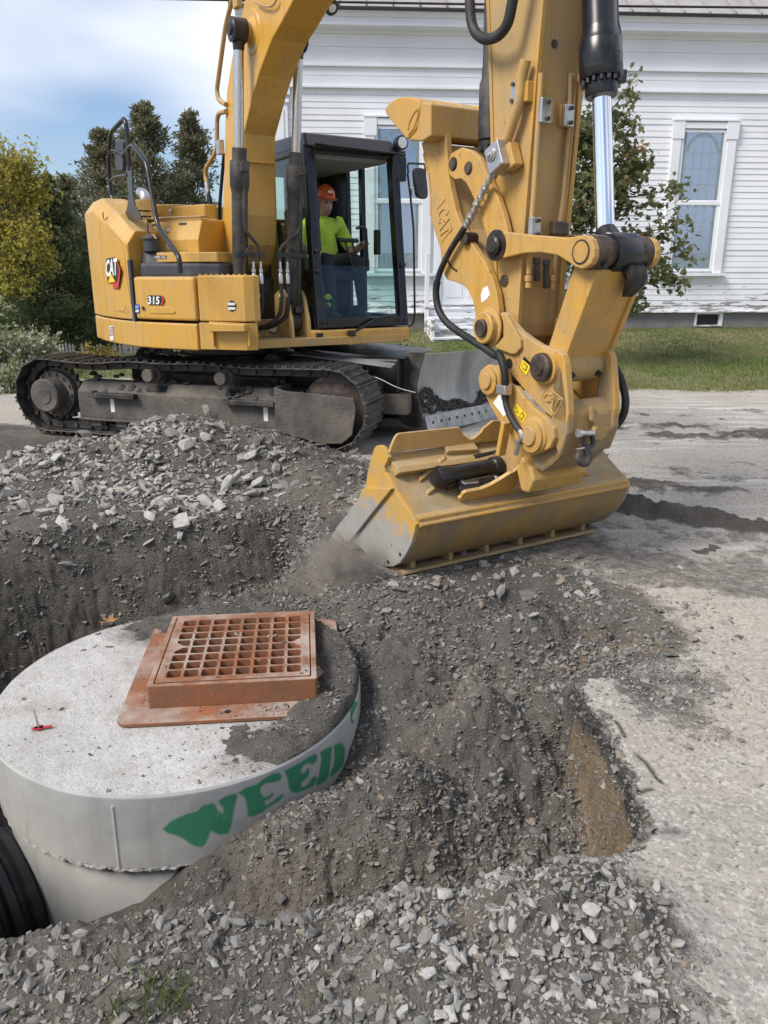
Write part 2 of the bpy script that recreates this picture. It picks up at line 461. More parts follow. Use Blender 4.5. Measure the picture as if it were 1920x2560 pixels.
def bump(x, y, cx, cy, a, sx, sy=None, rot=0.0):
    sy = sy or sx; c, s = math.cos(rot), math.sin(rot)
    dx, dy = x - cx, y - cy
    return a * np.exp(-((dx * c + dy * s) / sx) ** 2 - ((-dx * s + dy * c) / sy) ** 2)
def pile_h(x, y):
    p = np.maximum(bump(x, y, -1.62, 6.25, .50, .85, .72), bump(x, y, -2.35, 6.05, .34, .8, .6))
    p = np.maximum(p, bump(x, y, -1.0, 6.1, .36, .75, .68)); p = np.maximum(p, bump(x, y, -3.3, 5.7, .20, .8, .5))
    p = np.maximum(p, bump(x, y, -.55, 5.75, .24, .45, .55)); p = np.maximum(p, bump(x, y, -1.9, 5.35, .12, 1.2, .35))
    return p
def berm_h(x, y):
    b = bump(x, y, .40, 1.60, .14, .28, .20); b = np.maximum(b, bump(x, y, .10, 1.50, .10, .35, .2))
    b = np.maximum(b, bump(x, y, -.45, 1.50, .075, .6, .20)); b = np.maximum(b, bump(x, y, -.95, 1.50, .08, .5, .22))
    b = np.maximum(b, bump(x, y, .46, 1.34, .07, .24, .3)); b = np.maximum(b, bump(x, y, -.75, 1.2, .05, .7, .3)); b = np.maximum(b, bump(x, y, .25, 1.2, .04, .3, .3))
    return b
LUMPS = [(*on_level(u, v, -.2), a, r) for u, v, a, r in [(980, 1540, .07, .20), (1010, 1690, .10, .17), (1330, 1640, .10, .16), (1200, 1820, .10, .15), (1010, 1960, .12, .17), (1320, 1960, -.07, .12), (1130, 1760, -.08, .12), (1180, 2070, -.05, .10), (930, 1830, -.06, .10), (1420, 1800, .06, .10), (1130, 1560, -.05, .13), (1400, 1520, .09, .17), (1250, 1540, -.06, .12)]]
def strip(x, y, a, b, amp, w):
    dx, dy = b[0] - a[0], b[1] - a[1]
    t = np.clip(((x - a[0]) * dx + (y - a[1]) * dy) / (dx * dx + dy * dy), 0, 1)
    return amp * np.exp(-(np.hypot(x - a[0] - t * dx, y - a[1] - t * dy) / w) ** 2)
WROW1 = (on_level(1500, 1275), on_level(1960, 1340)); WROW2 = (on_level(1500, 1212), on_level(2000, 1242)); WROW3 = (on_level(1480, 1080), on_level(1900, 1085))
def windrow(x, y):
    n = 1.5 * np.clip(1.9 * fbm(x * .6, y * 2, 1.6, 4, 51) + .42, 0, 1)
    return (strip(x, y, *WROW1, .085, .085) + strip(x, y, *WROW2, .04, .15) + strip(x, y, *WROW3, .035, .45)) * n
def base_h(x, y):
    """road, verge, lawn rising to the church, land falling away on the left"""
    lawn = sstep((y - 11.0) / 5.2) * .55
    fall = -1.75 * sstep((y - 12.5) / 14.0) - .02 * np.clip(y - 27, 0, 60)
    side_w = sstep((x + 6.2 + .05 * (y - 12)) / 3.5)
    far = np.clip(y - 60, 0, 200)
    return np.where(y > 10.5, lawn * side_w + fall * (1 - side_w), 0.0) + .10 * far * (1 - side_w)
CRACKS = [[on_level(u, v) for u, v in L] for L in ([(1592, 1880), (1622, 1905), (1640, 1935), (1655, 1950)], [(1580, 1985), (1606, 1974), (1628, 1966)], [(1606, 2075), (1635, 2083)], [(1540, 1800), (1556, 1818), (1562, 1836)])]
def cracks(x, y):
    c = np.zeros_like(x)
    m = (x > .5) & (x < 1.2) & (y > 1.6) & (y < 2.8)
    for L in CRACKS:
        for a, b in zip(L[:-1], L[1:]): c[m] = np.maximum(c[m], strip(x[m] + .006 * fbm(x[m], y[m], 40, 2, 77), y[m] + .006 * fbm(x[m], y[m], 40, 2, 78), a, b, 1.2, .008))
    hx_, hy_ = on_level(1690, 2078)
    c[m] = np.maximum(c[m], np.clip(bump(x[m], y[m], hx_, hy_, 1.3, .05, .02) + fbm(x[m], y[m], 30, 2, 79) * .6 - .3, 0, 1))
    return c
def ground_z(x, y, detail=True):
    x = np.asarray(x, float); y = np.asarray(y, float)
    z = base_h(x, y)
    near = (y < 9.5) & (np.abs(x) < 6) & (y > .4)
    p = np.where(near, pile_h(x, y), 0); b = np.where(near, berm_h(x, y), 0); w = windrow(x, y)
    z = z + p + b + w
    if detail:
        amp = np.clip(p * 3, 0, 1) + np.clip(b * 9, 0, 1)
        z = z + amp * (.09 * fbm(x, y, 3.0, 4, 3) + .030 * fbm(x, y, 14, 3, 9)) + (.018 * fbm(x, y, 1.3, 3, 21) + .006 * fbm(x, y, 12, 2, 5)) * np.clip(1 - y / 30, .1, 1)
        nr_ = near & (amp > .05)
        if nr_.any(): z[nr_] += np.clip(amp[nr_], 0, 1) * (.035 * clods(x[nr_], y[nr_], 15, 520) + .016 * clods(x[nr_], y[nr_], 34, 530) - .015)
        z = z + np.clip(w * 18, 0, 1) * .07 * fbm(x, y, 9, 4, 31)
    if detail: z = z - .006 * cracks(x, y)
    m = near & (x < 2.4) & (y < 5.6)
    if m.any():
        xs, ys = x[m], y[m]
        wob = (.05 * fbm(xs, ys, 3.2, 3, 41) + .022 * fbm(xs, ys, 9, 3, 43)) * np.where(ys > 3.9, .35, 1.0)
        sd, run = rim_dist(xs, ys)
        sd = sd + wob * np.clip(run / .2, .35, 1.2)
        f = pit_floor(xs, ys)
        if detail:
            keep = sstep((np.hypot(xs - MH[0], ys - MH[1]) - MH_R) / .22)
            lump = .11 * fbm(xs, ys, 3.6, 4, 61)
            for cx_, cy_, a_, r_ in LUMPS: lump = lump + 1.45 * bump(xs, ys, cx_, cy_, a_, r_ * .9)
            f = f + lump * keep + .030 * fbm(xs, ys, 13, 3, 67) * (.3 + .7 * keep) - .02 * (1 - keep)
        t = sstep(sd / run)
        if detail: f = f + (.040 * clods(xs + .02 * fbm(xs, ys, 20, 2, 91), ys, 17, 500) + .020 * clods(xs, ys, 36, 510)) * (.35 + .65 * sstep((np.hypot(xs - MH[0], ys - MH[1]) - MH_R) / .06)) - .02
        if detail:   # crumbling face: ledges and clods
            face = np.clip(t * (1 - t) * 4, 0, 1)
            f = f + face * (.03 * fbm(xs, ys * 2.0, 5, 4, 71))
        z[m] = z[m] * (1 - t) + f * t
    return z

# one sheet in rings round the viewpoint: fine where it is near, out to the horizon behind
_ang = np.concatenate([np.linspace(-180, -44, 40)[:-1], np.linspace(-44, 44, 580), np.linspace(44, 180, 40)[1:]])
_rad = np.concatenate([np.geomspace(.25, 1.15, 14)[:-1], np.geomspace(1.15, 3.6, 300)[:-1], np.geomspace(3.6, 5.4, 190)[:-1], np.geomspace(5.4, 11.5, 130)[:-1], np.geomspace(11.5, 60, 70)[:-1], np.geomspace(60, 900, 16)])
AA, RR = np.meshgrid(np.radians(_ang), _rad)
GX, GY = (RR * np.sin(AA)).ravel(), (RR * np.cos(AA)).ravel()
GZ = ground_z(GX, GY)
_na, _nr = len(_ang), len(_rad)
# crumbling cut faces: clods push out of and hollows sink into the steep slopes
_m = (GY < 5.7) & (GY > 1.2) & (np.abs(GX) < 4.2)
_sd, _run = rim_dist(GX[_m], GY[_m]); _t = sstep(_sd / _run); _face = np.clip(_t * (1 - _t) * 4, 0, 1) * (_run < .3)
_al = GX[_m] * .9 + GY[_m] * .45; _zz = GZ[_m]
_n3 = .05 * fbm(_al, _zz * 1.3, 4.5, 4, 401) - .045 * clods(_al, _zz, 13, 540) - .02 * clods(_al, _zz, 30, 550) + .045 * np.abs(fbm(_al, _zz * 1.2, 14, 3, 403)) + .022 * fbm(_al, _zz, 38, 2, 405)
GX0, GY0 = GX.copy(), GY.copy()
_dr = np.zeros(GX.shape); _dr[_m] = .6 * _face * _n3
_R = RR + _dr.reshape(RR.shape)
_R = np.maximum.accumulate(_R, axis=0) + np.arange(_nr)[:, None] * 1e-6          # faces may stand upright but never fold over
GX, GY = (_R * np.sin(AA)).ravel(), (_R * np.cos(AA)).ravel()
i0 = (np.arange(_nr - 1)[:, None] * _na + np.arange(_na - 1)[None, :]).ravel()
quads = np.stack([i0, i0 + 1, i0 + 1 + _na, i0 + _na], 1)[:, ::-1]
def np_mesh(name, verts, faces, k, smooth=True):
    me = bpy.data.meshes.new(name)
    me.vertices.add(len(verts)); me.vertices.foreach_set('co', np.ascontiguousarray(verts, np.float32).ravel())
    nf = len(faces); me.loops.add(nf * k); me.polygons.add(nf)
    me.loops.foreach_set('vertex_index', np.ascontiguousarray(faces, np.int32).ravel())
    me.polygons.foreach_set('loop_start', np.arange(0, nf * k, k, dtype=np.int32))
    me.polygons.foreach_set('use_smooth', np.full(nf, smooth))
    me.update(calc_edges=True)
    return me
def fattr(me, name, vals):
    a = me.attributes.new(name, 'FLOAT', 'POINT'); a.data.foreach_set('value', np.ascontiguousarray(vals, np.float32))
def ground_masks(x, y, z):
    """what each patch of ground is made of"""
    n1 = fbm(x, y, 2.0, 4, 81); n2 = fbm(x, y, 6, 3, 83)
    sd = np.full(x.shape, -9.0); run = np.full(x.shape, .2)
    m = (y < 5.8) & (x < 3) & (x > -4.5) & (y > .5)
    sd[m], run[m] = rim_dist(x[m], y[m])
    soil = sstep((sd + .04 + .06 * n2) / .06)                                   # dug ground
    soil = np.maximum(soil, np.clip(pile_h(x, y) * 9 - .3 + n1 * .5, 0, 1) * (y < 9.5))
    berm = np.clip(berm_h(x, y) * 22 - .25 + n1 * .6, 0, 1) * (y < 2.6) * (y > .3)
    soil = np.maximum(soil, berm * .9)
    soil = np.maximum(soil, sstep((.62 - x - .18 * n1 - .25 * np.clip(1.35 - y, 0, 1)) / .22) * (y < 1.95) * (y > .2) * .85)
    soil = np.maximum(soil, sstep((y - 4.3) / .3) * sstep((7.6 - y - .4 * (x + 1)) / .6) * sstep((-.05 - x + .2 * n1 - .35 * np.clip(y - 5.6, 0, 2)) / .4) * .9)
    soil = np.maximum(soil, np.clip(windrow(x, y) * 24 + n2 * .5 - .1, 0, .9))
    # loose soil dragged round the broken edge
    soil = np.maximum(soil, sstep(1 - (-sd - .02) / (.32 + .5 * n1)) * .7 * (sd < 0) * (y > 2.9))
    patch = bump(x, y, 1.15, 2.86, 1.1, .26, .33)
    soil = np.maximum(soil, np.clip(patch + n2 * .7 + n1 * .4 - .15, 0, 1) * .7)
    soil = np.maximum(soil, np.clip(bump(x, y, 1.7, 4.35, .62, 1.3, .55, .12) + n1 * .55 + n2 * .3, 0, .44) * (sd < 0))
    tan = sstep(sd / .03) * sstep(1 - (sd - .085) / .05) * (x > .45) * (y < 2.75) * np.clip((-z - .05) * 22, 0, 1) * np.clip(1.7 + 1.2 * n2 + n1, 0, 1)
    tan = np.maximum(tan, np.clip(bump(x, y, 1.05, 3.3, 1.0, .3, .25) + n2 - .25, 0, 1) * .8)
    asphalt = np.maximum(cracks(x, y), sstep((sd + .012) / .02) * (z > -.085) * (x > .55) * (y < 2.9))
    grass = sstep((y - 10.95 - .25 * n1) / .5) * (x > -4.4 + .1 * n1 + np.clip(y - 11.4, 0, 3)) 
    grass = np.maximum(grass, sstep((y - 11.9 - .4 * n1) / .7))
    grass = np.maximum(grass, sstep((-x - 5.0 - .12 * (y - 10.5) - .3 * n1) / .5) * (y > 9.8))
    pale = np.clip(.65 + 1.6 * fbm(x * .45, y * 2.2, .9, 4, 91), 0, 1) * sstep((y - 3.6) / 1.0) * (x > .6) * (y < 11.5)
    return dict(soil=soil, tan=tan, asphalt=asphalt, grass=np.clip(grass, 0, 1), pale=pale)
g_me = np_mesh('ground', np.stack([GX, GY, GZ], 1), quads, 4)
G_MASK = ground_masks(GX0, GY0, GZ)
for k_, v_ in G_MASK.items(): fattr(g_me, k_, v_)
m, nt, out = material('ground'); s = NT(nt); P = s.pos()
f1, f2, f3 = s.noise(P, 1.6, 8, .62), s.noise(P, 14, 6, .65), s.noise(P, 75, 4, .6)
drag = s.noise(P, 5, 6, .6, (.25, 2.4, 1.0))
road = s.mix(s.ramp(f1, .35, .7), (.37, .338, .292), (.285, .265, .232))
road = s.mix(s.math('MULTIPLY', s.ramp(drag, .4, .72), .6), road, (.44, .405, .355))
road = s.mix(s.math('MULTIPLY', s.ramp(f3, .5, .72), .55), road, (.20, .185, .165))
road = s.mix(s.math('MULTIPLY', s.ramp(s.noise(P, 38, 5, .7), .60, .70), .6), road, (.46, .435, .39))
agg = s.n('TexVoronoi', Scale=85.0); s.l(P, agg.inputs['Vector']); ag = s.n('SeparateColor'); s.l(agg.outputs['Color'], ag.inputs[0])
road = s.mix(s.math('MULTIPLY', s.ramp(ag.outputs[0], .72, .80), .55), road, (.20, .19, .175)); road = s.mix(s.math('MULTIPLY', s.ramp(ag.outputs[1], .80, .88), .6), road, (.50, .475, .43))
pale_a = s.attr('pale').outputs['Fac']
streak = s.ramp(s.noise(P, 2.4, 7, .62, (.35, 2.6, 1)), .48, .66)
road = s.mix(s.math('MULTIPLY', s.math('MULTIPLY', pale_a, streak), .85), road, (.64, .63, .61))
dark = s.ramp(s.noise(P, 1.9, 6, .6, (.4, 2.2, 1)), .55, .72)
road = s.mix(s.math('MULTIPLY', s.math('MULTIPLY', pale_a, dark), .55), road, (.17, .16, .15))
soilc = s.mix(s.ramp(f2, .3, .72), (.070, .066, .058), (.130, .121, .107))
soilc = s.mix(s.math('MULTIPLY', s.ramp(f1, .45, .75), .4), soilc, (.140, .128, .108))
soilc = s.mix(s.math('MULTIPLY', s.ramp(f3, .56, .72), .55), soilc, (.23, .215, .195))
tanc = s.mix(s.ramp(f2, .35, .7), (.24, .175, .105), (.13, .105, .075))
tanc = s.mix(s.math('MULTIPLY', s.ramp(f3, .55, .7), .5), tanc, (.34, .27, .18))
grs = s.mix(s.ramp(s.noise(P, 1.1, 6, .65), .38, .68), (.085, .125, .030), (.165, .150, .062))
grs = s.mix(s.math('MULTIPLY', s.ramp(s.noise(P, 30, 4, .7), .42, .7), .6), grs, (.040, .062, .015))
edge_n = s.math('MULTIPLY', s.math('SUBTRACT', f2, .5), .9)
sa = s.ramp(s.math('ADD', s.attr('soil').outputs['Fac'], edge_n), .28, .62)
c = s.mix(sa, road, soilc)
c = s.mix(s.ramp(s.math('ADD', s.attr('tan').outputs['Fac'], edge_n), .35, .6), c, tanc)
c = s.mix(s.attr('asphalt').outputs['Fac'], c, s.mix(s.ramp(f3, .45, .7), (.035, .034, .033), (.12, .115, .108)))
c = s.mix(s.ramp(s.math('ADD', s.attr('grass').outputs['Fac'], edge_n), .35, .65), c, grs)
hh = s.math('ADD', s.math('MULTIPLY', f2, .6), s.math('MULTIPLY', f3, .4))
hh = s.math('ADD', hh, s.math('MULTIPLY', s.noise(P, 190, 3, .6), .16))
hh = s.math('MULTIPLY', hh, s.math('ADD', s.math('MULTIPLY', sa, .78), .22))
c = s.mix(s.math('MULTIPLY', s.ramp(s.noise(P, .9, 5, .6), .46, .62), .45), c, s.mix(.5, c, (.40, .33, .245)))
s.bsdf(out, c, .93, 0, s.bump(hh, 1.0, .045), .25)
g_me.materials.append(m)
ground = link('ground', g_me); tag(ground, kind='structure')
M['soil'] = m
# ================================================================ CHURCH
M['white_wood'] = None
def peeling(name, base, wood, zlow, zspan, amount):
    m, nt, out = material(name); s = NT(nt); P = s.pos()
    sep = s.n('SeparateXYZ'); s.l(P, sep.inputs[0])
    hgt = s.math('DIVIDE', s.math('SUBTRACT', sep.outputs[2], zlow), zspan)
    n = s.noise(P, 3.2, 9, .68, (.7, .7, 5.0))
    th = s.math('ADD', s.math('MULTIPLY', s.math('MINIMUM', s.math('MAXIMUM', hgt, 0.0), 1.0), .20), .52 - amount)
    bare = s.ramp(s.math('SUBTRACT', n, th), .0, .012)
    c = s.mix(s.ramp(s.noise(P, 1.2, 6, .6), .35, .75), base, tuple(k * .88 for k in base))
    c = s.mix(s.math('MULTIPLY', s.ramp(s.noise(P, 24, 5, .7, (.5, .5, 3)), .56, .70), .35), c, tuple(k * .62 for k in base))
    w = s.mix(s.noise(P, 9, 6, .7, (1, 1, 12)), wood, tuple(k * .6 for k in wood))
    c = s.mix(bare, c, w)
    s.bsdf(out, c, .62, 0, s.bump(s.math('SUBTRACT', s.noise(P, 40, 4, .6, (.4, .4, 3)), bare), .35, .004))
    return m
M['siding'] = peeling('peeling_white_clapboard', (.78, .79, .81), (.34, .32, .29), .9, .9, .012)
M['trim'] = peeling('weathered_white_trim', (.78, .795, .82), (.30, .28, .25), .6, 1.0, -.03)
M['concrete_old'] = simple('parged_foundation', (.27, .26, .25), .9, 0, (.17, .165, .16), 3, .35, .7, .5, 60, .006, fine=.25)
M['metal_roof'] = simple('weathered_metal_roof', (.40, .385, .37), .5, .25, (.30, .275, .25), 2.2, .35, .7, .1, 30, .004, None, (1, .3, 1))
M['dark_room'] = simple('dark_opening', (.012, .012, .013), .6)
m, nt, out = material('church_glass'); s = NT(nt); P = s.pos()
gcol = s.mix(s.ramp(s.noise(P, 2.2, 3, .5), .4, .65), (.03, .04, .05), (.07, .085, .10))
gb = s.bsdf(out, gcol, .05, 0, None, .6)
gg = s.n('BsdfGlossy', Roughness=.03); gg.inputs[0].default_value = (.42, .52, .68, 1); s.l(s.bump(s.noise(P, 3, 3, .5), .10, .01), gg.inputs['Normal'])
gm_ = s.n('MixShader'); gm_.inputs[0].default_value = .55; s.l(gb.outputs[0], gm_.inputs[1]); s.l(gg.outputs[0], gm_.inputs[2]); s.l(gm_.outputs[0], out.inputs['Surface']); M['church_glass'] = m
M['stained'] = simple('teal_border_glass', (.16, .21, .24), .10, 0, (.24, .30, .33), 9, .35, .65)
M['lead'] = simple('lead_came', (.34, .38, .42), .45, .1)

CH_A = R(3.7)
church = thing('church', 'long white clapboard church with peeling paint, metal roof and tall leaded windows', 'church', (5.793, 16.0, 0), CH_A)
L0, L1 = -8.0, 13.0
MB().span(L0 + .02, L1 - .05, .03, 7.0, .88, 5.7).build('wall', M['trim'], church)
fm = MB()                                  # foundation with a real opening for the basement window
fm.span(L0 + .05, .40, .05, .4, .1, .90).span(.97, L1 - .05, .05, .4, .1, .90).span(.40, .97, .05, .4, .1, .585).span(.40, .97, .05, .4, .855, .90)
fnd = fm.build('foundation', M['concrete_old'], church)
bw = MB().span(.40, .44, .02, .10, .585, .855).span(.90, .97, .02, .10, .585, .855).span(.44, .90, .02, .10, .82, .855).span(.44, .90, .02, .12, .585, .61).build('basement_window', M['trim'], church, .004)
MB().span(.44, .90, .09, .10, .61, .82).build('pane', M['dark_room'], bw)
MB().span(L0 - .02, L1, -.055, .03, .855, .885).build('drip_board', M['siding'], church, .004)
# clapboards, one board per course
bz0, bz1 = .885, 4.75
nb = 37; ex = (bz1 - bz0) / nb
cb = MB(); prof = [(-.017, 0), (.004, 0), (.004, ex + .012), (-.006, ex + .012)]
cb.prism([(L0 + .45, y, z) for y, z in prof], (L1 - L0 - .45, 0, 0))
cb_me = None
for i in range(nb):
    if cb_me is None:
        o = cb.build('clapboard', M['siding'], church); cb_me = o.data
    else: o = link('clapboard', cb_me, church)
    o.location = (0, random.uniform(-.004, .003), bz0 + i * ex + random.uniform(-.004, .004)); o.rotation_euler = (0, random.uniform(-.0011, .0011), 0)
# corner pilaster, frieze, cornice
pil = MB().span(L0, L0 + .47, -.06, .03, .87, 4.62).span(L0 - .03, L0 + .50, -.09, .03, 4.50, 4.56).span(L0 - .05, L0 + .52, -.11, .03, 4.62, 4.74).span(L0 + .07, L0 + .40, -.075, -.05, 1.2, 4.4)
pil.build('corner_pilaster', M['trim'], church, .006)
def strip_part(name, y, z0, z1, mat='trim', bev=.004): return MB().span(L0 - .1, L1, y, .03, z0, z1).build(name, M[mat], church, bev)
strip_part('frieze_drip', -.085, 4.748, 4.785)
strip_part('frieze_board', -.05, 4.785, 4.945); strip_part('frieze_board', -.053, 4.947, 5.085)
strip_part('frieze_moulding', -.10, 5.085, 5.115); strip_part('frieze_moulding', -.075, 5.115, 5.15)
strip_part('frieze_board', -.045, 5.15, 5.40); strip_part('frieze_board', -.048, 5.402, 5.60)
cr = MB(); prof = [(.03, 5.60), (-.07, 5.60), (-.09, 5.64), (-.16, 5.66), (-.30, 5.665), (-.33, 5.67), (-.33, 5.78), (-.35, 5.79), (-.38, 5.86), (-.40, 5.88), (-.40, 5.90), (.03, 5.90)]
cr.prism([(L0 - .35, y, z) for y, z in prof], (L1 - L0 + .4, 0, 0)).build('cornice', M['trim'], church)
# standing-seam roof, one sheet per panel
pitch_r = R(36); rp_me = None; pw = .46
for i in range(int((L1 - L0 + .8) / pw)):
    if rp_me is None:
        q = MB(); q.box((pw / 2, 2.4, 0), (pw - .002, 4.8, .012)).box((.012, 2.4, .022), (.018, 4.8, .032))
        o = q.build('roof_sheet', M['metal_roof'], church); rp_me = o.data
    else: o = link('roof_sheet', rp_me, church)
    o.location = (L0 - .45 + i * pw, -.44, 5.915 + random.uniform(-.002, .002)); o.rotation_euler = (pitch_r, 0, 0)
MB().span(L0 - .45, L1 + .1, -.45, -.40, 5.868, 5.908).build('eave_edge', M['dark_room'], church)
# windows
def lattice(x0, x1, z0, z1, cols, rows, y, arch):
    """octagon quarries with small diamonds between them"""
    q = MB(); w = .0065; cw = (x1 - x0) / cols; ch = (z1 - z0) / rows; k = min(cw, ch) * .22
    def seg(a, b):
        if arch:
            for px, pz in (a, b):
                if pz > arch[1] and math.hypot(px - arch[0], pz - arch[1]) > arch[2]: return
        d = Vector((b[0] - a[0], 0, b[1] - a[1])); l = d.length
        if l < 1e-4: return
        q.box(((a[0] + b[0]) / 2, y, (a[1] + b[1]) / 2), (l + w * .5, .006, w), 0, -math.atan2(d.z, d.x))
    for i in range(cols + 1):
        for j in range(rows):
            x = x0 + i * cw; seg((x, z0 + j * ch + k), (x, z0 + (j + 1) * ch - k))
    for i in range(cols + 1):
        for j in range(rows + 1):
            x, z = x0 + i * cw, z0 + j * ch
            for a, b in (((k, 0), (0, k)), ((0, k), (-k, 0)), ((-k, 0), (0, -k)), ((0, -k), (k, 0))):
                if x0 - 1e-6 <= x + a[0] <= x1 + 1e-6 and x0 - 1e-6 <= x + b[0] <= x1 + 1e-6 and z0 - 1e-6 <= z + a[1] <= z1 + 1e-6 and z0 - 1e-6 <= z + b[1] <= z1 + 1e-6:
                    seg((x + a[0], z + a[1]), (x + b[0], z + b[1]))
            if i < cols and 0 < j < rows: seg((x + k, z), (x + cw - k, z))
    return q
def church_window(c, teal):
    z0, zm, z1 = 1.665, 2.875, 4.115; h = .41
    q = MB()
    q.span(c - .61, c - h - .035, -.075, .0, z0 - .06, 4.16).span(c + h + .035, c + .61, -.075, .0, z0 - .06, 4.16)
    q.span(c - .61, c + .61, -.075, .0, 4.16, 4.27).span(c - .635, c - .40, -.088, -.07, 3.98, 4.285).span(c + .40, c + .635, -.088, -.07, 3.98, 4.285)
    q.span(c - .635, c + .635, -.10, .0, 4.285, 4.315)
    w = q.build('window', M['trim'], church, .004)
    MB().span(c - .68, c + .68, -.13, .0, 1.545, 1.605).build('sill', M['siding'], w, .005)
    for a, b in ((z0, zm - .03), (zm + .03, z1)):
        sh = MB().span(c - h - .035, c - h + .03, -.05, -.022, a - .03, b + .03).span(c + h - .03, c + h + .035, -.05, -.022, a - .03, b + .03)
        sh.span(c - h + .03, c + h - .03, -.05, -.022, a - .03, a + .02).span(c - h + .03, c + h - .03, -.05, -.022, b - .02, b + .03)
        sh.build('sash', M['trim'], w, .004)
        MB().span(c - h + .03, c + h - .03, -.034, -.028, a + .02, b - .02).build('pane', M['church_glass'], w)
    MB().span(c - h - .035, c + h + .035, -.062, -.045, zm - .035, zm + .035).build('meeting_rail', M['trim'], w, .004)
    # stained border strips and lead lines
    bd = MB()
    for a, b in ((z0 + .02, zm - .05), (zm + .05, z1 - .02)):
        bd.span(c - h + .03, c - h + .085, -.038, -.0345, a, b).span(c + h - .085, c + h - .03, -.038, -.0345, a, b)
    bd.span(c - h + .085, c + h - .085, -.038, -.0345, z0 + .02, z0 + .30)
    ac = (c, z1 - .02 - .33, .33)
    for k in range(24):
        t0, t1 = math.pi * k / 24, math.pi * (k + 1) / 24
        P4 = [(ac[0] + math.cos(t) * r, -.0345, ac[1] + math.sin(t) * r) for t, r in ((t0, .27), (t1, .27), (t1, .325), (t0, .325))]
        bd.prism(P4, (0, -.004, 0))
    bd.build('border_glass', M['stained'], w)
    lat = lattice(c - h + .085, c + h - .085, z0 + .30, zm - .05, 4, 3, -.038, None)
    lat2 = lattice(c - h + .085, c + h - .085, zm + .05, z1 - .08, 4, 4, -.038, (ac[0], ac[1], .29))
    for k in range(9): lat.box((c - h + .12 + k * .074, -.0385, z0 + .16), (.006, .003, .27))
    tag(lat.build('lead_lines', M['lead'], w), kind='stuff'); tag(lat2.build('lead_lines', M['lead'], w), kind='stuff')
for c, t in ((.16, 0), (-2.70, 0), (-5.54, 1)): church_window(c, t)
church_window(3.02, 0); church_window(5.88, 0)
# side door with its steps
dq = MB().span(-4.86, -4.72, -.08, 0, 1.0, 3.2).span(-3.78, -3.64, -.08, 0, 1.0, 3.2).span(-4.86, -3.64, -.08, 0, 3.2, 3.36)
door = dq.build('door', M['trim'], church, .005)
dl = MB().span(-4.72, -3.78, -.05, -.01, 1.02, 3.2)
leaf = dl.build('door_leaf', M['trim'], door)
for a, b in ((-4.62, -4.30), (-4.20, -3.88)):
    for c, d in ((1.15, 1.75), (1.9, 3.05)):
        MB().span(a, b, -.058, -.05, c, d).build('door_panel', M['trim'], door, .006)
for k in range(4):
    st = MB(); zt = .98 - k * .165
    st.span(-5.0, -3.55, -.36 - k * .27, .0 if k == 0 else -.36 - (k - 1) * .27 - .0, zt - .04, zt)
    st.span(-4.96, -3.59, -.33 - k * .27, -.30 - k * .27, zt - .165, zt - .04)
    st.build('step', M['trim'], church, .004)
MB().span(-5.02, -4.96, -1.15, .0, .3, .80).build('step_side', M['siding'], church, .004)
MB().span(-5.06, -4.98, -.42, -.34, .35, 1.95).build('porch_post', M['siding'], church, .006)

# ================================================================ WIRES
def wire(a, b, sag, r, label):
    P = [Vector(a) * (1 - t) + Vector(b) * t + Vector((0, 0, -sag * 4 * t * (1 - t))) for t in [i / 24 for i in range(25)]]
    tag(MB().tube(P, r, 6).build('utility_wire', M['rubber']), label, 'wire', 'wires strung along the road')
wire((-30, 11.2, 6.0), (30, 12.6, 5.6), .35, .013, 'upper thin black utility wire crossing in front of the church roof')
wire((-30, 12.2, 6.05), (32, 13.6, 5.65), .55, .016, 'lower black utility wire running along the church eaves')

# ================================================================ LEAVES AND TREES
def rand_rot(n):
    q = RNG.normal(size=(n, 4)); q /= np.linalg.norm(q, axis=1)[:, None]
    w, x, y, z = q.T
    return np.stack([1 - 2 * (y * y + z * z), 2 * (x * y - z * w), 2 * (x * z + y * w), 2 * (x * y + z * w), 1 - 2 * (x * x + z * z), 2 * (y * z - x * w), 2 * (x * z - y * w), 2 * (y * z + x * w), 1 - 2 * (x * x + y * y)], 1).reshape(n, 3, 3)
def leaves(name, cen, size, tmpl, faces, rot, tone, mat, parent=None):
    n = len(cen); k = len(tmpl)
    V = np.einsum('nij,kj->nki', rot, tmpl) * size[:, None, None] + cen[:, None, :]
    Fc = (np.array(faces)[None] + (np.arange(n) * k)[:, None, None]).reshape(-1, len(faces[0]))
    me = np_mesh(name, V.reshape(-1, 3), Fc, len(faces[0]), False)
    fattr(me, 'tone', np.repeat(tone, k)); me.materials.append(mat)
    return link(name, me, parent)
def foliage(name, c0, c1, c2=None, trans=.25):
    m, nt, out = material(name); s = NT(nt)
    t = s.attr('tone').outputs['Fac']
    c = s.mix(s.ramp(t, .0, .75), c0, c1)
    if c2: c = s.mix(s.ramp(t, .82, .95), c, c2)
    b = s.bsdf(out, c, .6, 0, None, .3)
    tr = s.n('BsdfTranslucent'); s.l(c, tr.inputs[0]); mx = s.n('MixShader'); mx.inputs[0].default_value = trans
    s.l(b.outputs[0], mx.inputs[1]); s.l(tr.outputs[0], mx.inputs[2]); s.l(mx.outputs[0], out.inputs['Surface'])
    return m
M['bark'] = simple('bark', (.075, .06, .048), .9, 0, (.13, .11, .09), 12, .4, .65, .8, 30, .02, None, (1, 1, .3))
M['fol_conifer'] = foliage('conifer_needles', (.062, .088, .045), (.14, .165, .080), None, .5)
M['fol_cedar'] = foliage('olive_conifer_needles', (.105, .110, .066), (.23, .22, .135), None, .5)
M['fol_yellow'] = foliage('turning_leaves', (.17, .20, .05), (.44, .38, .085), (.58, .43, .09), .5)
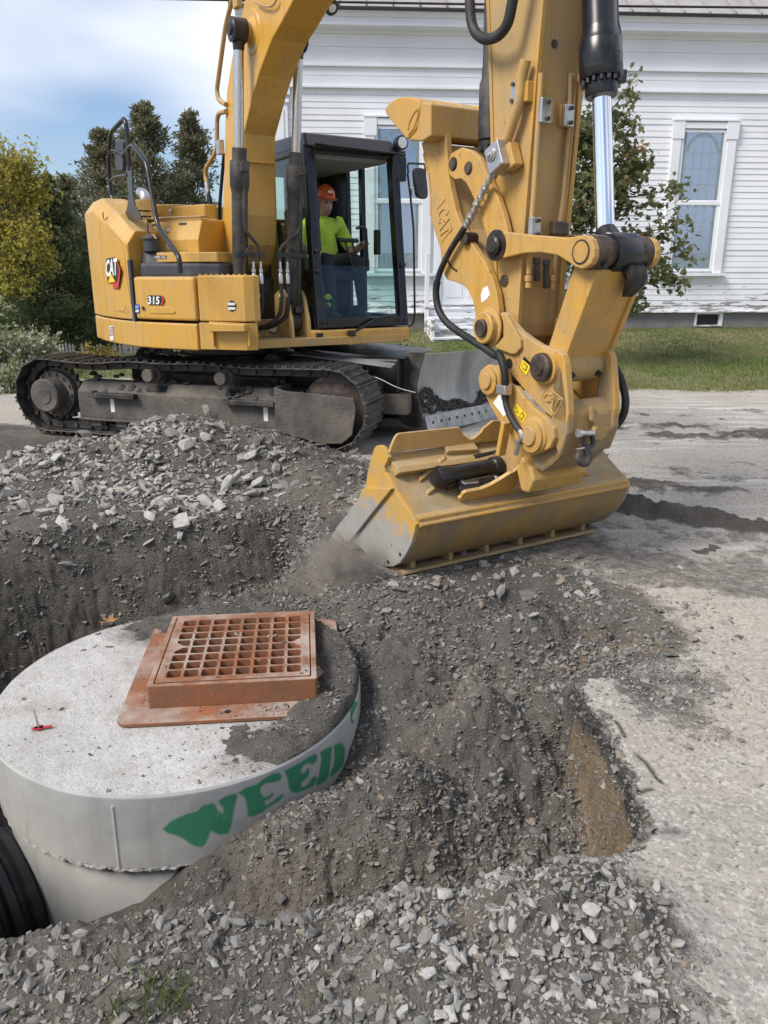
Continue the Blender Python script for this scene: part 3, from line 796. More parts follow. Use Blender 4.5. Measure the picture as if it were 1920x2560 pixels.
M['fol_maple'] = foliage('maple_leaves', (.085, .115, .045), (.20, .21, .095), (.42, .20, .09), .45)
SPRAY = np.array([(0, 0, 0), (.5, .16, .02), (1, 0, -.05), (.5, -.16, .02)]); SPRAY_F = [(0, 1, 2, 3)]
def conifer(x, y, h, rad, n, mat, label, shape=1.0, ragged=.5):
    z0 = float(ground_z(np.array([x]), np.array([y]), False)[0]) - .1
    root = thing('conifer', label, 'tree', (x, y, z0), random.uniform(0, 6), 'conifers beyond the fence')
    MB().tube([(0, 0, 0), (.05, .03, h * .5), (0, 0, h * .96)], [h * .017, h * .011, .015], 8).build('trunk', M['bark'], root)
    nb = int(h * 16); cen = []; rot = []; size = []; tone = []
    per = n // nb
    for k in range(nb):
        t = .08 + .92 * (k + random.random()) / nb
        prof = (1 - t) ** shape * (1 - .55 * max(0, .22 - t) / .22)
        L = rad * max(prof, .02) * random.uniform(1 - ragged, 1 + ragged * .9) + .06
        a = random.uniform(0, 2 * math.pi); up = random.uniform(-.12, .35) + .35 * t
        d = np.array([math.cos(a), math.sin(a), up]); d /= np.linalg.norm(d)
        u = np.sqrt(RNG.random(per)) * L
        w = .10 + .16 * L * (1 - .5 * u / L)
        off = RNG.normal(size=(per, 3)) * w[:, None] * np.array([1, 1, .55])
        c = d[None] * u[:, None] + off + np.array([0, 0, t * h])
        cen.append(c); size.append(RNG.uniform(.12, .30, per)); tone.append(np.clip(RNG.normal(.40 + .35 * random.random(), .2, per), 0, .8))
        dirs = d[None] + RNG.normal(size=(per, 3)) * .55; dirs[:, 2] += .25
        dirs /= np.linalg.norm(dirs, axis=1)[:, None]
        b = np.cross(dirs, RNG.normal(size=(per, 3))); b /= np.linalg.norm(b, axis=1)[:, None]
        rot.append(np.stack([dirs, b, np.cross(dirs, b)], 2))
    leaves('crown', np.concatenate(cen), np.concatenate(size), SPRAY, SPRAY_F, np.concatenate(rot), np.concatenate(tone), mat, root)
    return root
def at_px(u, depth): return (u - 960) / 1960.0 * depth / _cp * .985
for u, dep, vtop, rad, n, mat, lab in [
    (428, 36, 262, 3.4, 22000, 'fol_cedar', 'tallest olive conifer, peak just beside the yellow boom'),
    (335, 37, 325, 3.2, 18000, 'fol_cedar', 'broad olive conifer behind the handrails of the machine'),
    (530, 38, 285, 3.2, 17000, 'fol_cedar', 'tall olive conifer half hidden behind the boom'),
    (245, 38, 440, 2.6, 11000, 'fol_cedar', 'short olive conifer between the dark pair and the tall ones'),
    (196, 31, 445, 2.1, 13000, 'fol_conifer', 'dark green conifer behind the counterweight'),
    (126, 30, 402, 2.3, 15000, 'fol_conifer', 'dark green conifer next to the yellowing tree'),
    (300, 33, 560, 2.2, 12000, 'fol_conifer', 'low dark conifer behind the engine hood')]:
    x = at_px(u, dep); ztop = on_depth(u, vtop, dep)[2]
    zb = float(ground_z(np.array([x]), np.array([dep * 1.0]), False)[0])
    conifer(x, dep, ztop - zb, rad, n, M[mat], lab, .85 if mat == 'fol_cedar' else .85)

def branching(root, base, top, rad, n_leaf, lsize, mat, tmpl, faces, lobes, trunk_r, tone_mu=.45, tone_top=.0, hang=0.2):
    """trunk, limbs to each lobe of the crown and leaves clustered on twigs in it"""
    base = Vector(base); top = Vector(top)
    MB().tube(spline([base, base * .6 + top * .4 + Vector((.05, 0, 0)), top], 5), [trunk_r * (1 - .8 * i / 10) for i in range(11)], 8).build('trunk', M['bark'], root)
    br = MB(); cen = []; tone = []; dirs = []
    tot = sum(l[3] * l[4] * l[5] for l in lobes)
    for (cx, cy, cz, rx, ry, rz) in lobes:
        c = Vector((cx, cy, cz)); t = min(max((c.z - rz * .7 - base.z) / (top.z - base.z), .12), .92)
        st = base * (1 - t) + top * t
        br.tube(spline([st, (st + c) / 2 + Vector((0, 0, -.06 * (c - st).length)), c], 4), [trunk_r * .42 * (1 - .09 * i) for i in range(9)], 6)
        k = int(n_leaf * rx * ry * rz / tot); twigs = max(4, int(k / 13))
        for _ in range(twigs):
            d = np.array([random.gauss(0, 1) for _ in range(3)]); d /= np.linalg.norm(d)
            r = random.random() ** .42
            e = np.array([cx + d[0] * rx * r, cy + d[1] * ry * r, cz + d[2] * rz * r])
            s0 = np.array(c) * .45 + e * .55 - np.array([0, 0, .05])
            br.tube([s0, e], [.006 + trunk_r * .04, .003], 3)
            m_ = 13
            tt = RNG.random((m_, 1)) ** .7
            pts = s0[None] * (1 - tt) + e[None] * tt + RNG.normal(size=(m_, 3)) * lsize * .85
            cen.append(pts); base_t = random.gauss(tone_mu, .16) + tone_top * (e[2] - base.z) / (top.z - base.z)
            if random.random() < .05: base_t += .4
            tone.append(np.clip(RNG.normal(base_t, .1, m_), 0, 1))
            dd = (e - s0)[None] * .6 + RNG.normal(size=(m_, 3)) * .5 * lsize * 6 + np.array([0, 0, -hang]); dd /= np.linalg.norm(dd, axis=1)[:, None]; dirs.append(dd)
    br.build('branches', M['bark'], root)
    cen = np.concatenate(cen); dirs = np.concatenate(dirs); n = len(cen)
    b = np.cross(dirs, np.array([0, 0, 1.0]) + RNG.normal(size=(n, 3)) * .55); b /= np.linalg.norm(b, axis=1)[:, None] + 1e-9
    rot = np.stack([dirs, b, np.cross(dirs, b)], 2)
    leaves('crown', cen, RNG.uniform(.65, 1.2, n) * lsize, tmpl, faces, rot, np.concatenate(tone), mat, root)
OVAL = np.array([(0, 0, 0), (.45, .30, .05), (1, 0, -.08), (.45, -.30, .05)])
MAPLE = np.array([(0, 0, 0), (.12, -.42, .02), (.36, -.30, .03), (.52, -.52, -.02), (.62, -.20, .03), (1.0, 0, -.06), (.62, .20, .03), (.52, .52, -.02), (.36, .30, .03), (.12, .42, .02), (.42, 0, .06)])
MAPLE_F = [(10, i, i + 1) for i in range(0, 9)] + [(10, 9, 0)]
# yellowing tree at the far left
dep = 27.0; zg = float(ground_z(np.array([at_px(30, dep)]), np.array([dep]), False)[0])
yt = thing('deciduous_tree', 'yellowing broadleaf tree with a leaning dark trunk beside the conifers', 'tree', (at_px(15, dep), dep, zg))
def yl(u, v, d, rx, rz): p = on_depth(u, v, dep + d); return (p[0] - at_px(15, dep), d, p[2] - zg, rx, rx * .9, rz)
branching(yt, (0, 0, 0), (.5, 0, 6.0), 2, 9500, .16, M['fol_yellow'], OVAL, [(0, 1, 2, 3)],
          [yl(20, 430, 0, 1.1, 1.2), yl(90, 470, .2, .9, .9), yl(-20, 560, .2, 1.2, 1.2), yl(70, 590, -.2, 1.0, 1.0), yl(120, 660, .1, .6, .6), yl(30, 690, -.1, 1.0, .8), yl(-60, 420, .3, 1.2, 1.3), yl(75, 400, .4, .55, .5), yl(-90, 680, .2, 1.2, 1.0)], .16, .5, .12)
# young maple in front of the church
dep = 12.6; mx0 = on_depth(1452, 700, dep)[0]; zg = float(ground_z(np.array([mx0]), np.array([dep]), False)[0])
mp = thing('maple_tree', 'young maple with green and reddening leaves standing on the lawn before the church', 'tree', (mx0, dep, zg))
def ml(u, v, d, rx, rz): p = on_depth(u, v, dep + d); return (p[0] - mx0, d, p[2] - zg, rx, rx * .9, rz)
branching(mp, (0, 0, 0), (.12, 0, 3.9), 2, 3900, .105, M['fol_maple'], MAPLE, MAPLE_F,
          [ml(1490, 330, 0, .42, .40), ml(1550, 300, .1, .30, .38), ml(1440, 380, .1, .42, .45), ml(1520, 440, -.1, .55, .45), ml(1450, 500, 0, .48, .45), ml(1580, 400, .1, .42, .36), ml(1420, 620, 0, .40, .45), ml(1570, 520, 0, .28, .22), ml(1573, 215, .1, .12, .22),
           ml(1640, 500, .1, .26, .20), ml(1690, 470, .1, .16, .14), ml(1620, 590, 0, .36, .22), ml(1700, 560, .1, .24, .18), ml(1730, 620, .1, .26, .14), ml(1640, 680, 0, .40, .20), ml(1580, 740, 0, .34, .22), ml(1690, 690, .1, .24, .14), ml(1540, 660, 0, .36, .28), ml(1450, 730, .1, .35, .3), ml(1620, 640, .2, .3, .14)], .045, .42, .10)

# ================================================================ PICKET FENCE
M['old_wood'] = simple('grey_weathered_wood', (.46, .43, .39), .85, 0, (.32, .29, .26), 6, .35, .7, .3, 60, .004, None, (1, 1, .2))
fy = 28.6; fx0, fx1 = at_px(140, fy), at_px(520, fy)
zf = lambda x: float(ground_z(np.array([x]), np.array([fy]), False)[0])
fence = thing('picket_fence', 'grey weathered picket fence with uneven pickets below the conifers', 'fence', (fx0, fy, zf(fx0)))
pk = MB(); pk.plate([(-.042, 0), (.042, 0), (.042, .90), (0, .99), (-.042, .90)], -.011, .011); pk_me = None
npk = int((fx1 - fx0) / .135)
for i in range(npk):
    if random.random() < .04: continue
    if pk_me is None: o = pk.build('picket', M['old_wood'], fence); pk_me = o.data
    else: o = link('picket', pk_me, fence)
    x = i * .135; o.location = (x, random.uniform(-.006, .006), zf(fx0 + x) - zf(fx0) + random.uniform(-.05, .04) + .02); o.rotation_euler = (random.gauss(0, .02), random.gauss(0, .035), 0)
    o.scale = (1, 1, random.uniform(.93, 1.05))
for zz in (.25, .66):
    P = [(x - fx0, .03, zf(x) - zf(fx0) + zz) for x in np.linspace(fx0, fx1, 14)]
    q = MB()
    for a, b in zip(P[:-1], P[1:]): q.hexa([(a[0], .012, a[2] - .035), (b[0], .012, b[2] - .035), (b[0], .05, b[2] - .035), (a[0], .05, a[2] - .035), (a[0], .012, a[2] + .035), (b[0], .012, b[2] + .035), (b[0], .05, b[2] + .035), (a[0], .05, a[2] + .035)])
    q.build('rail', M['old_wood'], fence)

# ================================================================ WEEDS AND LAWN GRASS
M['fol_weed'] = foliage('aster_leaves', (.13, .155, .07), (.26, .285, .15), (.55, .55, .48), .35)
M['fol_gold'] = foliage('goldenrod', (.05, .08, .02), (.10, .13, .03), (.50, .30, .03), .3)
M['fol_grass'] = foliage('grass_blades', (.065, .105, .022), (.15, .165, .05), (.28, .24, .11), .3)
def weed(x, y, h, w, n, mat, label, cat, bloom=.25, group=None):
    z0 = float(ground_z(np.array([x]), np.array([y]), False)[0])
    root = thing('wild_shrub', label, cat, (x, y, z0), 0, group)
    st = MB(); cen = []; tone = []
    stems = max(8, n // 90)
    for _ in range(stems):
        a = random.uniform(0, 6.28); r = w * math.sqrt(random.random()); hh = h * random.uniform(.6, 1.05)
        b = Vector((math.cos(a) * r * .5, math.sin(a) * r * .5, 0)); e = Vector((math.cos(a) * r * 1.1, math.sin(a) * r, hh))
        st.tube([b, (b + e) / 2 + Vector((0, 0, .1 * hh)), e], [.007, .005, .002], 4)
        k = n // stems; t = RNG.random((k, 1)) ** .6
        c = np.array(b)[None] * (1 - t) + np.array(e)[None] * t + RNG.normal(size=(k, 3)) * (.05 + .10 * h * .5)
        c[:, 2] = np.abs(c[:, 2]); cen.append(c)
        tone.append(np.where((RNG.random(k) < bloom) & (t[:, 0] > .55), RNG.uniform(.9, 1, k), RNG.uniform(.05, .75, k)))
    st.build('stems', M['old_wood'], root); cen = np.concatenate(cen); n = len(cen)
    leaves('foliage', cen, RNG.uniform(.05, .11, n), OVAL, [(0, 1, 2, 3)], rand_rot(n), np.concatenate(tone), M[mat], root)
for (u, y, h, w, n, lab) in [(10, 12.0, 1.25, .55, 2600, 'tall pale-flowered wild aster clump at the road edge, tallest by the leaning trunk'), (85, 12.6, 1.05, .6, 2600, 'pale aster clump beside the track sprocket'),
                             (-70, 11.8, 1.2, .7, 2400, 'pale-flowered aster clump at the outer end of the verge'), (125, 13.8, .95, .55, 2000, 'low pale aster clump at the end of the picket fence'), (40, 11.2, .5, .5, 1500, 'knee-high pale weeds spilling onto the gravel road')]:
    weed(at_px(u, y), y, h * .62, w, n, 'fol_weed', lab, 'shrub', .22, 'wild asters on the verge')
weed(at_px(278, 27.6), 27.6, 1.15, .75, 1500, 'fol_gold', 'yellow-flowered goldenrod clump growing in front of the picket fence', 'shrub', .5)
weed(at_px(392, 27.9), 27.9, .75, .6, 900, 'fol_gold', 'low green garden shrub against the picket fence', 'shrub', .03)
weed(at_px(95, 29.6), 29.6, 1.9, 1.1, 2200, 'fol_gold', 'tall leafy green shrub beneath the dark conifers', 'shrub', .08)
n = 90000
gx = RNG.uniform(-7, 9.5, n); gy = 10.7 + 6.0 * RNG.random(n) ** 1.25
gm = ground_masks(gx, gy, np.zeros(n))['grass']; keep = (RNG.random(n) < gm) & ~((gx > EX0[0] - 4) & (gx < 1) & (gy < 10.9))
gx, gy = gx[keep], gy[keep]; gz = ground_z(gx, gy); n = len(gx)
BL = np.array([(0, -.10, 0), (0, .10, 0), (1, .02, .12)]); d = RNG.normal(size=(n, 3)) * .45 + np.array([0, 0, 1.0]); d /= np.linalg.norm(d, axis=1)[:, None]
b = np.cross(d, RNG.normal(size=(n, 3))); b /= np.linalg.norm(b, axis=1)[:, None]
gt = np.clip(.40 + 1.0 * fbm(gx, gy, .8, 4, 101) + RNG.normal(0, .18, n), 0, 1)
lg = leaves('grass', np.stack([gx, gy, gz], 1), RNG.uniform(.025, .06, n), BL, [(0, 1, 2)], np.stack([d, b, np.cross(d, b)], 2), gt, M['fol_grass'])
tag(lg, 'short mown grass covering the lawn up to the church', None, None, 'stuff')
# ================================================================ MANHOLE
m, nt, out = material('cast_concrete'); s = NT(nt); P = s.pos()
f1, f2, f3 = s.noise(P, 3, 7, .6), s.noise(P, 22, 6, .65), s.noise(P, 130, 3, .6)
c = s.mix(s.ramp(f1, .35, .7), (.45, .445, .42), (.34, .338, .325))
c = s.mix(s.math('MULTIPLY', s.ramp(s.noise(P, 6, 6, .65, (2, 2, .3)), .5, .75), .4), c, (.27, .255, .225))
vo = s.n('TexVoronoi', Scale=85.0); s.l(P, vo.inputs['Vector'])
pit = s.math('MULTIPLY', s.ramp(vo.outputs['Distance'], .10, .16, (1, 1, 1, 1), (0, 0, 0, 1)), s.ramp(s.noise(P, 5, 4, .6), .52, .62))
c = s.mix(s.math('MULTIPLY', pit, .75), c, (.10, .098, .09))
crack = s.n('TexVoronoi', Scale=7.0, _feature='DISTANCE_TO_EDGE'); s.l(s.mix(.12, P, s.n('TexNoise', Scale=9.0).outputs['Color']), crack.inputs['Vector'])
pm = s.ramp(s.math('ADD', s.attr('paint').outputs['Fac'], s.math('MULTIPLY', s.math('SUBTRACT', s.noise(P, 300, 2, .5), .5), .30)), .35, .62)
wear = s.ramp(s.noise(P, 30, 5, .7), .66, .72)
c = s.mix(s.math('MULTIPLY', pm, s.math('SUBTRACT', 1.0, s.math('MULTIPLY', wear, .7))), c, (.045, .225, .115))
s.bsdf(out, c, .8, 0, s.bump(s.math('SUBTRACT', s.math('ADD', s.math('MULTIPLY', f2, .3), s.math('MULTIPLY', f3, .2)), pit), .35, .006), .3)
M['concrete'] = m
m, nt, out = material('brushed_slab_top'); s = NT(nt); P = s.pos()
f1, f2, f3 = s.noise(P, 3.2, 7, .65), s.noise(P, 26, 6, .72), s.noise(P, 110, 4, .7)
c = s.mix(s.ramp(f1, .35, .7), (.60, .59, .565), (.44, .43, .405))
c = s.mix(s.math('MULTIPLY', s.ramp(f2, .46, .70), .6), c, (.34, .325, .30))
c = s.mix(s.math('MULTIPLY', s.ramp(f3, .53, .64), .45), c, (.24, .23, .21))
c = s.mix(s.math('MULTIPLY', s.ramp(s.noise(P, 5.5, 5, .6), .56, .72), .5), c, (.30, .255, .19))
dd = s.ramp(s.math('ADD', s.attr('dirt').outputs['Fac'], s.math('MULTIPLY', s.math('SUBTRACT', s.noise(P, 18, 7, .72), .5), 1.1)), .30, .75)
c = s.mix(s.math('MULTIPLY', dd, .9), c, s.mix(s.ramp(f2, .35, .65), (.12, .112, .098), (.22, .205, .18)))
s.bsdf(out, c, .9, 0, s.bump(s.math('ADD', s.math('MULTIPLY', f2, .5), s.math('MULTIPLY', f3, .6)), 1.0, .014), .2)
M['slab_top'] = m

Z_T, Z_B = -.12, -.432
slab = thing('manhole_slab', 'round pale concrete manhole top slab with green stencilled letters', 'manhole slab', (*MH, Z_B))
# side wall as a fine sheet so that the sprayed stencil keeps its soft edge
def ray_cyl(u, v, r=MH_R):
    d = sight(u, v); ox, oy = -MH[0], -MH[1]
    A = d[0] ** 2 + d[1] ** 2; B = ox * d[0] + oy * d[1]; Cc = ox * ox + oy * oy - r * r
    D = B * B - A * Cc
    if D < 0: D = 0
    t = (-B - math.sqrt(D)) / A
    return math.atan2(d[1] * t - MH[1], d[0] * t - MH[0]), CAM_H + d[2] * t
STENCIL = [
 [(80, 1120), (140, 1060), (250, 1010), (340, 985), (380, 945), (450, 925), (478, 938), (482, 965), (530, 1003), (537, 960), (500, 925), (510, 900), (560, 868), (630, 850), (640, 885), (625, 930), (610, 1000), (600, 1065), (590, 1110), (570, 1150), (505, 1162), (440, 1130), (425, 1175), (400, 1232), (370, 1255), (315, 1245), (260, 1210), (200, 1172), (120, 1150)],
 [(640, 850), (700, 810), (790, 780), (830, 745), (900, 705), (950, 695), (972, 720), (958, 755), (905, 768), (850, 775), (818, 800), (812, 840), (835, 875), (872, 872), (900, 845), (912, 860), (880, 892), (845, 905), (850, 945), (905, 910), (955, 868), (985, 850), (978, 885), (940, 915), (860, 962), (830, 990), (760, 1022), (720, 1022), (715, 960), (700, 890), (680, 865)],
 [(990, 680), (1110, 620), (1180, 575), (1225, 553), (1242, 575), (1232, 612), (1200, 636), (1175, 622), (1135, 640), (1118, 680), (1120, 702), (1150, 690), (1166, 660), (1182, 670), (1172, 722), (1150, 742), (1125, 765), (1114, 802), (1140, 800), (1172, 780), (1200, 732), (1226, 714), (1236, 742), (1212, 792), (1120, 834), (1080, 846), (1040, 836), (1025, 800), (1020, 760), (1010, 720)],
 [(1258, 545), (1310, 510), (1352, 494), (1346, 560), (1336, 640), (1326, 722), (1300, 762), (1238, 792), (1228, 770), (1250, 720), (1265, 640), (1270, 590)],
 [(1366, 492), (1400, 470), (1430, 480), (1447, 510), (1447, 570), (1432, 640), (1400, 682), (1350, 722), (1326, 726), (1346, 690), (1366, 640), (1372, 580), (1366, 520)],
 [(1528, 150), (1540, 180), (1515, 235), (1500, 280), (1508, 305), (1520, 300), (1506, 335), (1488, 305), (1490, 240), (1518, 170)]]
na, nz = 900, 90
th = np.concatenate([np.linspace(R(-125), R(15), na), np.linspace(R(15), R(235), 90)[1:]])
ru = lambda t: MH_R
zz = np.linspace(0, Z_T - Z_B, nz)
TH, ZZ = np.meshgrid(th, zz)
arc = TH * MH_R
pmask = np.full(TH.shape, -1.0)
for poly in STENCIL:
    pp = [ray_cyl(380 + x / 3.0, 1700 + y / 3.0) for x, y in poly]
    px = np.array([p[0] for p in pp]) * MH_R; pz = np.array([p[1] for p in pp]) - Z_B
    best = np.full(TH.shape, 9.0); ins = np.zeros(TH.shape, bool)
    for i in range(len(px)):
        j = (i + 1) % len(px); dx, dy = px[j] - px[i], pz[j] - pz[i]
        t = np.clip(((arc - px[i]) * dx + (ZZ - pz[i]) * dy) / (dx * dx + dy * dy + 1e-12), 0, 1)
        best = np.minimum(best, np.hypot(arc - px[i] - t * dx, ZZ - pz[i] - t * dy))
        cnd = (pz[i] > ZZ) != (pz[j] > ZZ)
        ins ^= cnd & (arc < dx * (ZZ - pz[i]) / (dy + 1e-12) + px[i])
    pmask = np.maximum(pmask, np.where(ins, best, -best))
rr = MH_R - .006 * sstep((ZZ - (Z_T - Z_B) + .010) / .010) + .0035 * fbm(arc, ZZ, 5, 3, 201) + np.where(ZZ < .012, .006 * fbm(arc, ZZ, 60, 2, 203), 0)
seam = np.exp(-((TH - R(-94.5)) / .006) ** 2) * .004 * (ZZ < .27); rr = rr + seam
V = np.stack([np.cos(TH) * rr, np.sin(TH) * rr, ZZ + np.where(ZZ < .002, .010 * fbm(arc, ZZ, 25, 3, 205), 0)], -1).reshape(-1, 3)
nt_ = len(th)
i0 = (np.arange(nz - 1)[:, None] * nt_ + np.arange(nt_ - 1)[None, :]).ravel()
me = np_mesh('slab_side', V, np.stack([i0, i0 + 1, i0 + 1 + nt_, i0 + nt_], 1), 4)
fattr(me, 'paint', np.clip(.5 + pmask.ravel() / .034, 0, 1)); me.materials.append(M['concrete'])
link('side_wall', me, slab)
# top face with a small arris and gentle trowel marks
rad = np.concatenate([[0.002], np.linspace(.05, MH_R - .008, 60), [MH_R - .0055]]); a2 = np.linspace(0, 2 * math.pi, 241)
A2, R2 = np.meshgrid(a2, rad); zt = (Z_T - Z_B) + .003 * fbm(R2 * np.cos(A2), R2 * np.sin(A2), 6, 4, 211) - .002
V = np.stack([np.cos(A2) * R2, np.sin(A2) * R2, zt], -1).reshape(-1, 3)
i0 = (np.arange(len(rad) - 1)[:, None] * 241 + np.arange(240)[None, :]).ravel()
me = np_mesh('top_face', V, np.stack([i0, i0 + 1, i0 + 242, i0 + 241], 1)[:, ::-1], 4)
DIRT_ON_SLAB = [(-.20, 2.80, .085, .20, .22), (-.36, 2.60, .06, .22, .13), (-.13, 3.10, .075, .12, .3), (-.55, 2.46, .035, .2, .10), (-.20, 3.40, .06, .2, .2), (-.50, 3.70, .085, .28, .14), (-.85, 3.72, .10, .25, .13), (-1.10, 3.62, .055, .2, .14), (-.30, 3.60, .07, .2, .2)]
dv = np.zeros(len(V))
for cx, cy, a, sx, sy in DIRT_ON_SLAB: dv = np.maximum(dv, bump(V[:, 0] + MH[0], V[:, 1] + MH[1], cx, cy, a / .06, sx * 1.25, sy * 1.35))
fattr(me, 'dirt', np.clip(dv, 0, 1)); me.materials.append(M['slab_top']); link('top_face', me, slab)
riser = MB()
prof = [(MH_R - .115, 0), (MH_R - .022, 0), (MH_R - .022, .80), (MH_R - .026, 1.185), (MH_R - .034, 1.20), (MH_R - .115, 1.20)]
riser.lathe((0, 0, 0), (0, 0, 1), prof, 96)
tag(riser.build('manhole_riser', M['concrete'], None, loc=(*MH, Z_B - 1.20)), 'smooth grey concrete manhole barrel section under the slab', 'manhole barrel')
MB().lathe((0, 0, 0), (0, 0, 1), [(MH_R - .05, -.004), (MH_R - .012, -.004), (MH_R - .012, .002), (MH_R - .05, .002)], 96).build('joint_sealant', M['rubber'], slab)
# corrugated pipe leaving on the left
pp = MB(); prof = []
for k in range(16):
    z = k * .075; prof += [(.255, z), (.285, z + .014), (.285, z + .044), (.255, z + .058)]
pp.lathe((0, 0, 0), Vector((-.60, -.62, -.02)), prof, 40)
tag(pp.build('drain_pipe', M['rubber'], None, loc=(MH[0] - .50, MH[1] - .34, -.80)), 'black corrugated plastic drain pipe entering the manhole barrel', 'pipe')

# ---- cast-iron frame and grate
m, nt, out = material('rusted_cast_iron'); s = NT(nt); P = s.pos()
f1, f2 = s.noise(P, 7, 7, .65), s.noise(P, 60, 5, .7)
c = s.mix(s.ramp(f1, .36, .66), (.27, .105, .048), (.175, .095, .06))
c = s.mix(s.math('MULTIPLY', s.ramp(f2, .5, .68), .5), c, (.35, .16, .075))
nrmz = s.n('SeparateXYZ'); s.l(s.n('NewGeometry').outputs['Normal'], nrmz.inputs[0])
dust = s.math('MULTIPLY', s.ramp(s.noise(P, 4.2, 6, .62), .42, .62), s.ramp(nrmz.outputs[2], .7, .95))
c = s.mix(s.math('MULTIPLY', dust, .8), c, (.38, .33, .285))
s.bsdf(out, c, .82, 0, s.bump(f2, .5, .003), .25); M['rust'] = m
G_A = math.atan2(.066, .660)
G_C = ((-.972 - .337) / 2, (2.843 + 3.573) / 2)
frame = thing('catch_basin_frame', 'rusty square cast iron frame bolted flat on the concrete slab', 'basin frame', (*G_C, Z_T), G_A)
h = .333; fl = .455; G_H, G_F = h, fl
fq = MB(); ti = .016
outl = round_poly([(-fl, -fl), (fl, -fl), (fl, fl), (-fl, fl)], 0)
def rrect(a, b, r, n=5):
    out_ = []
    for cx, cy, t0 in ((a - r, b - r, 0), (-a + r, b - r, 90), (-a + r, -b + r, 180), (a - r, -b + r, 270)):
        for k in range(n + 1): t = R(t0 + 90 * k / n); out_.append((cx + r * math.cos(t), cy + r * math.sin(t)))
    return out_
def ring_solid(q, o, i, z0, z1):
    n = len(o); q.v += [(x, y, z0) for x, y in o] + [(x, y, z0) for x, y in i] + [(x, y, z1) for x, y in o] + [(x, y, z1) for x, y in i]
    b = len(q.v) - 4 * n
    for k in range(n):
        j = (k + 1) % n
        for f in ((b + k, b + n + k, b + n + j, b + j), (b + 2 * n + k, b + 2 * n + j, b + 3 * n + j, b + 3 * n + k), (b + k, b + j, b + 2 * n + j, b + 2 * n + k), (b + n + k, b + 3 * n + k, b + 3 * n + j, b + n + j)):
            q.f.append(list(f)); q.sm.append(False)
q = MB(); ring_solid(q, rrect(fl, fl, .05), rrect(h - .05, h - .05, .01), .001, .017); q.build('flange', M['rust'], frame, .003)
q = MB()
o_, i_ = rrect(h + .012, h + .012, .012), rrect(h - .012, h - .012, .008)
ring_solid(q, o_, i_, .016, .118); q.build('rim', M['rust'], frame, .004)
q = MB(); ring_solid(q, rrect(h - .011, h - .011, .008), rrect(h - .045, h - .045, .008), .070, .082); q.build('seat_ledge', M['rust'], frame)
MB().lathe((-.02, -fl + .055, .0172), (0, 0, 1), [(.004, 0), (.014, 0), (.014, .0006)], 16).build('bolt_hole', M['dark_room'], frame)
rnd = random.Random(4)                     # worn, unreadable raised marks along the left flange
mk = MB()
for k in range(30):
    if k % 7 != 5: mk.box((-h - .045 + rnd.uniform(-.004, .004), -.30 + k * .018, .0180), (rnd.uniform(.012, .020), rnd.uniform(.005, .011), .003), rnd.uniform(-.4, .4))
tag(mk.build('casting_marks', M['rust'], frame), kind='stuff')
place_text('casting_mark', text_mesh('MADE IN', .036, .0012, .0005), M['rust'], frame, (.20, -fl + .05, .0178), (1, 0, 0), (0, 1, 0))
grate = thing('drain_grate', 'rusty square cast iron grate of eight by eight openings, dusty on its far side', 'grate', (*G_C, Z_T), G_A)
q = MB(); gh = h - .017; ztop, zbot = .119, .083; n8 = 8; edge = .031
cells = np.linspace(-gh + edge, gh - edge, n8 + 1); bar = .0108
# bars with rounded holes: plate tiles around each opening
def tile(q, x0, x1, y0, y1, notch=None):
    bx = [(x0, y0), (x1, y0), (x1, y1), (x0, y1)]
    hx0, hx1, hy0, hy1 = x0 + bar / 2, x1 - bar / 2, y0 + bar / 2, y1 - bar / 2
    hole = [(hx0 + hx1) / 2 + p[0] for p in rrect((hx1 - hx0) / 2, (hy1 - hy0) / 2, .010, 3)], [(hy0 + hy1) / 2 + p[1] for p in rrect((hx1 - hx0) / 2, (hy1 - hy0) / 2, .010, 3)]
    hole = list(zip(*hole))
    if notch:
        cx, cy, r = notch
        hole = [((cx + (px - cx) * r / max(math.hypot(px - cx, py - cy), 1e-6), cy + (py - cy) * r / max(math.hypot(px - cx, py - cy), 1e-6)) if math.hypot(px - cx, py - cy) < r else (px, py)) for px, py in hole]
    # outer square sampled with as many points as the hole
    out_ = []
    cxm, cym = (x0 + x1) / 2, (y0 + y1) / 2
    for px, py in zip(*(zip(*rrect((hx1 - hx0) / 2, (hy1 - hy0) / 2, .010, 3)))):
        sx = (x1 - x0) / 2 / max(abs(px), abs(py) * (x1 - x0) / (y1 - y0), 1e-9); out_.append((cxm + px * sx, cym + py * sx))
    ring_solid(q, out_, hole, zbot, ztop)
for i in range(n8):
    for j in range(n8):
        nt2 = None
        xm = 0.0
        if i in (0, n8 - 1) and j in (3, 4): nt2 = ((cells[0] if i == 0 else cells[-1]) , cells[4], .036)
        tile(q, cells[i], cells[i + 1], cells[j], cells[j + 1], nt2)
ring_solid(q, [(x, y) for x, y in rrect(gh, gh, .008)], [(max(-gh + edge, min(gh - edge, x * 2)), max(-gh + edge, min(gh - edge, y * 2))) for x, y in rrect(gh, gh, .008)], zbot, ztop)
q.build('grating', M['rust'], grate)
place_text('casting_mark', text_mesh('MADE IN USA', .034, .0014, .0006), M['rust'], grate, (.03, -gh + .022, ztop), (1, 0, 0), (0, 1, 0))
place_text('casting_mark', text_mesh('DUMP NO', .032, .0014, .0006), M['rust'], grate, (-gh + .022, -.17, ztop), (0, 1, 0), (-1, 0, 0))
place_text('casting_mark', text_mesh('WASTE', .032, .0014, .0006), M['rust'], grate, (-gh + .022, .14, ztop), (0, 1, 0), (-1, 0, 0))
place_text('casting_mark', text_mesh('DRAINS TO', .030, .0014, .0006), M['rust'], grate, (gh - .022, -.16, ztop), (0, 1, 0), (-1, 0, 0))
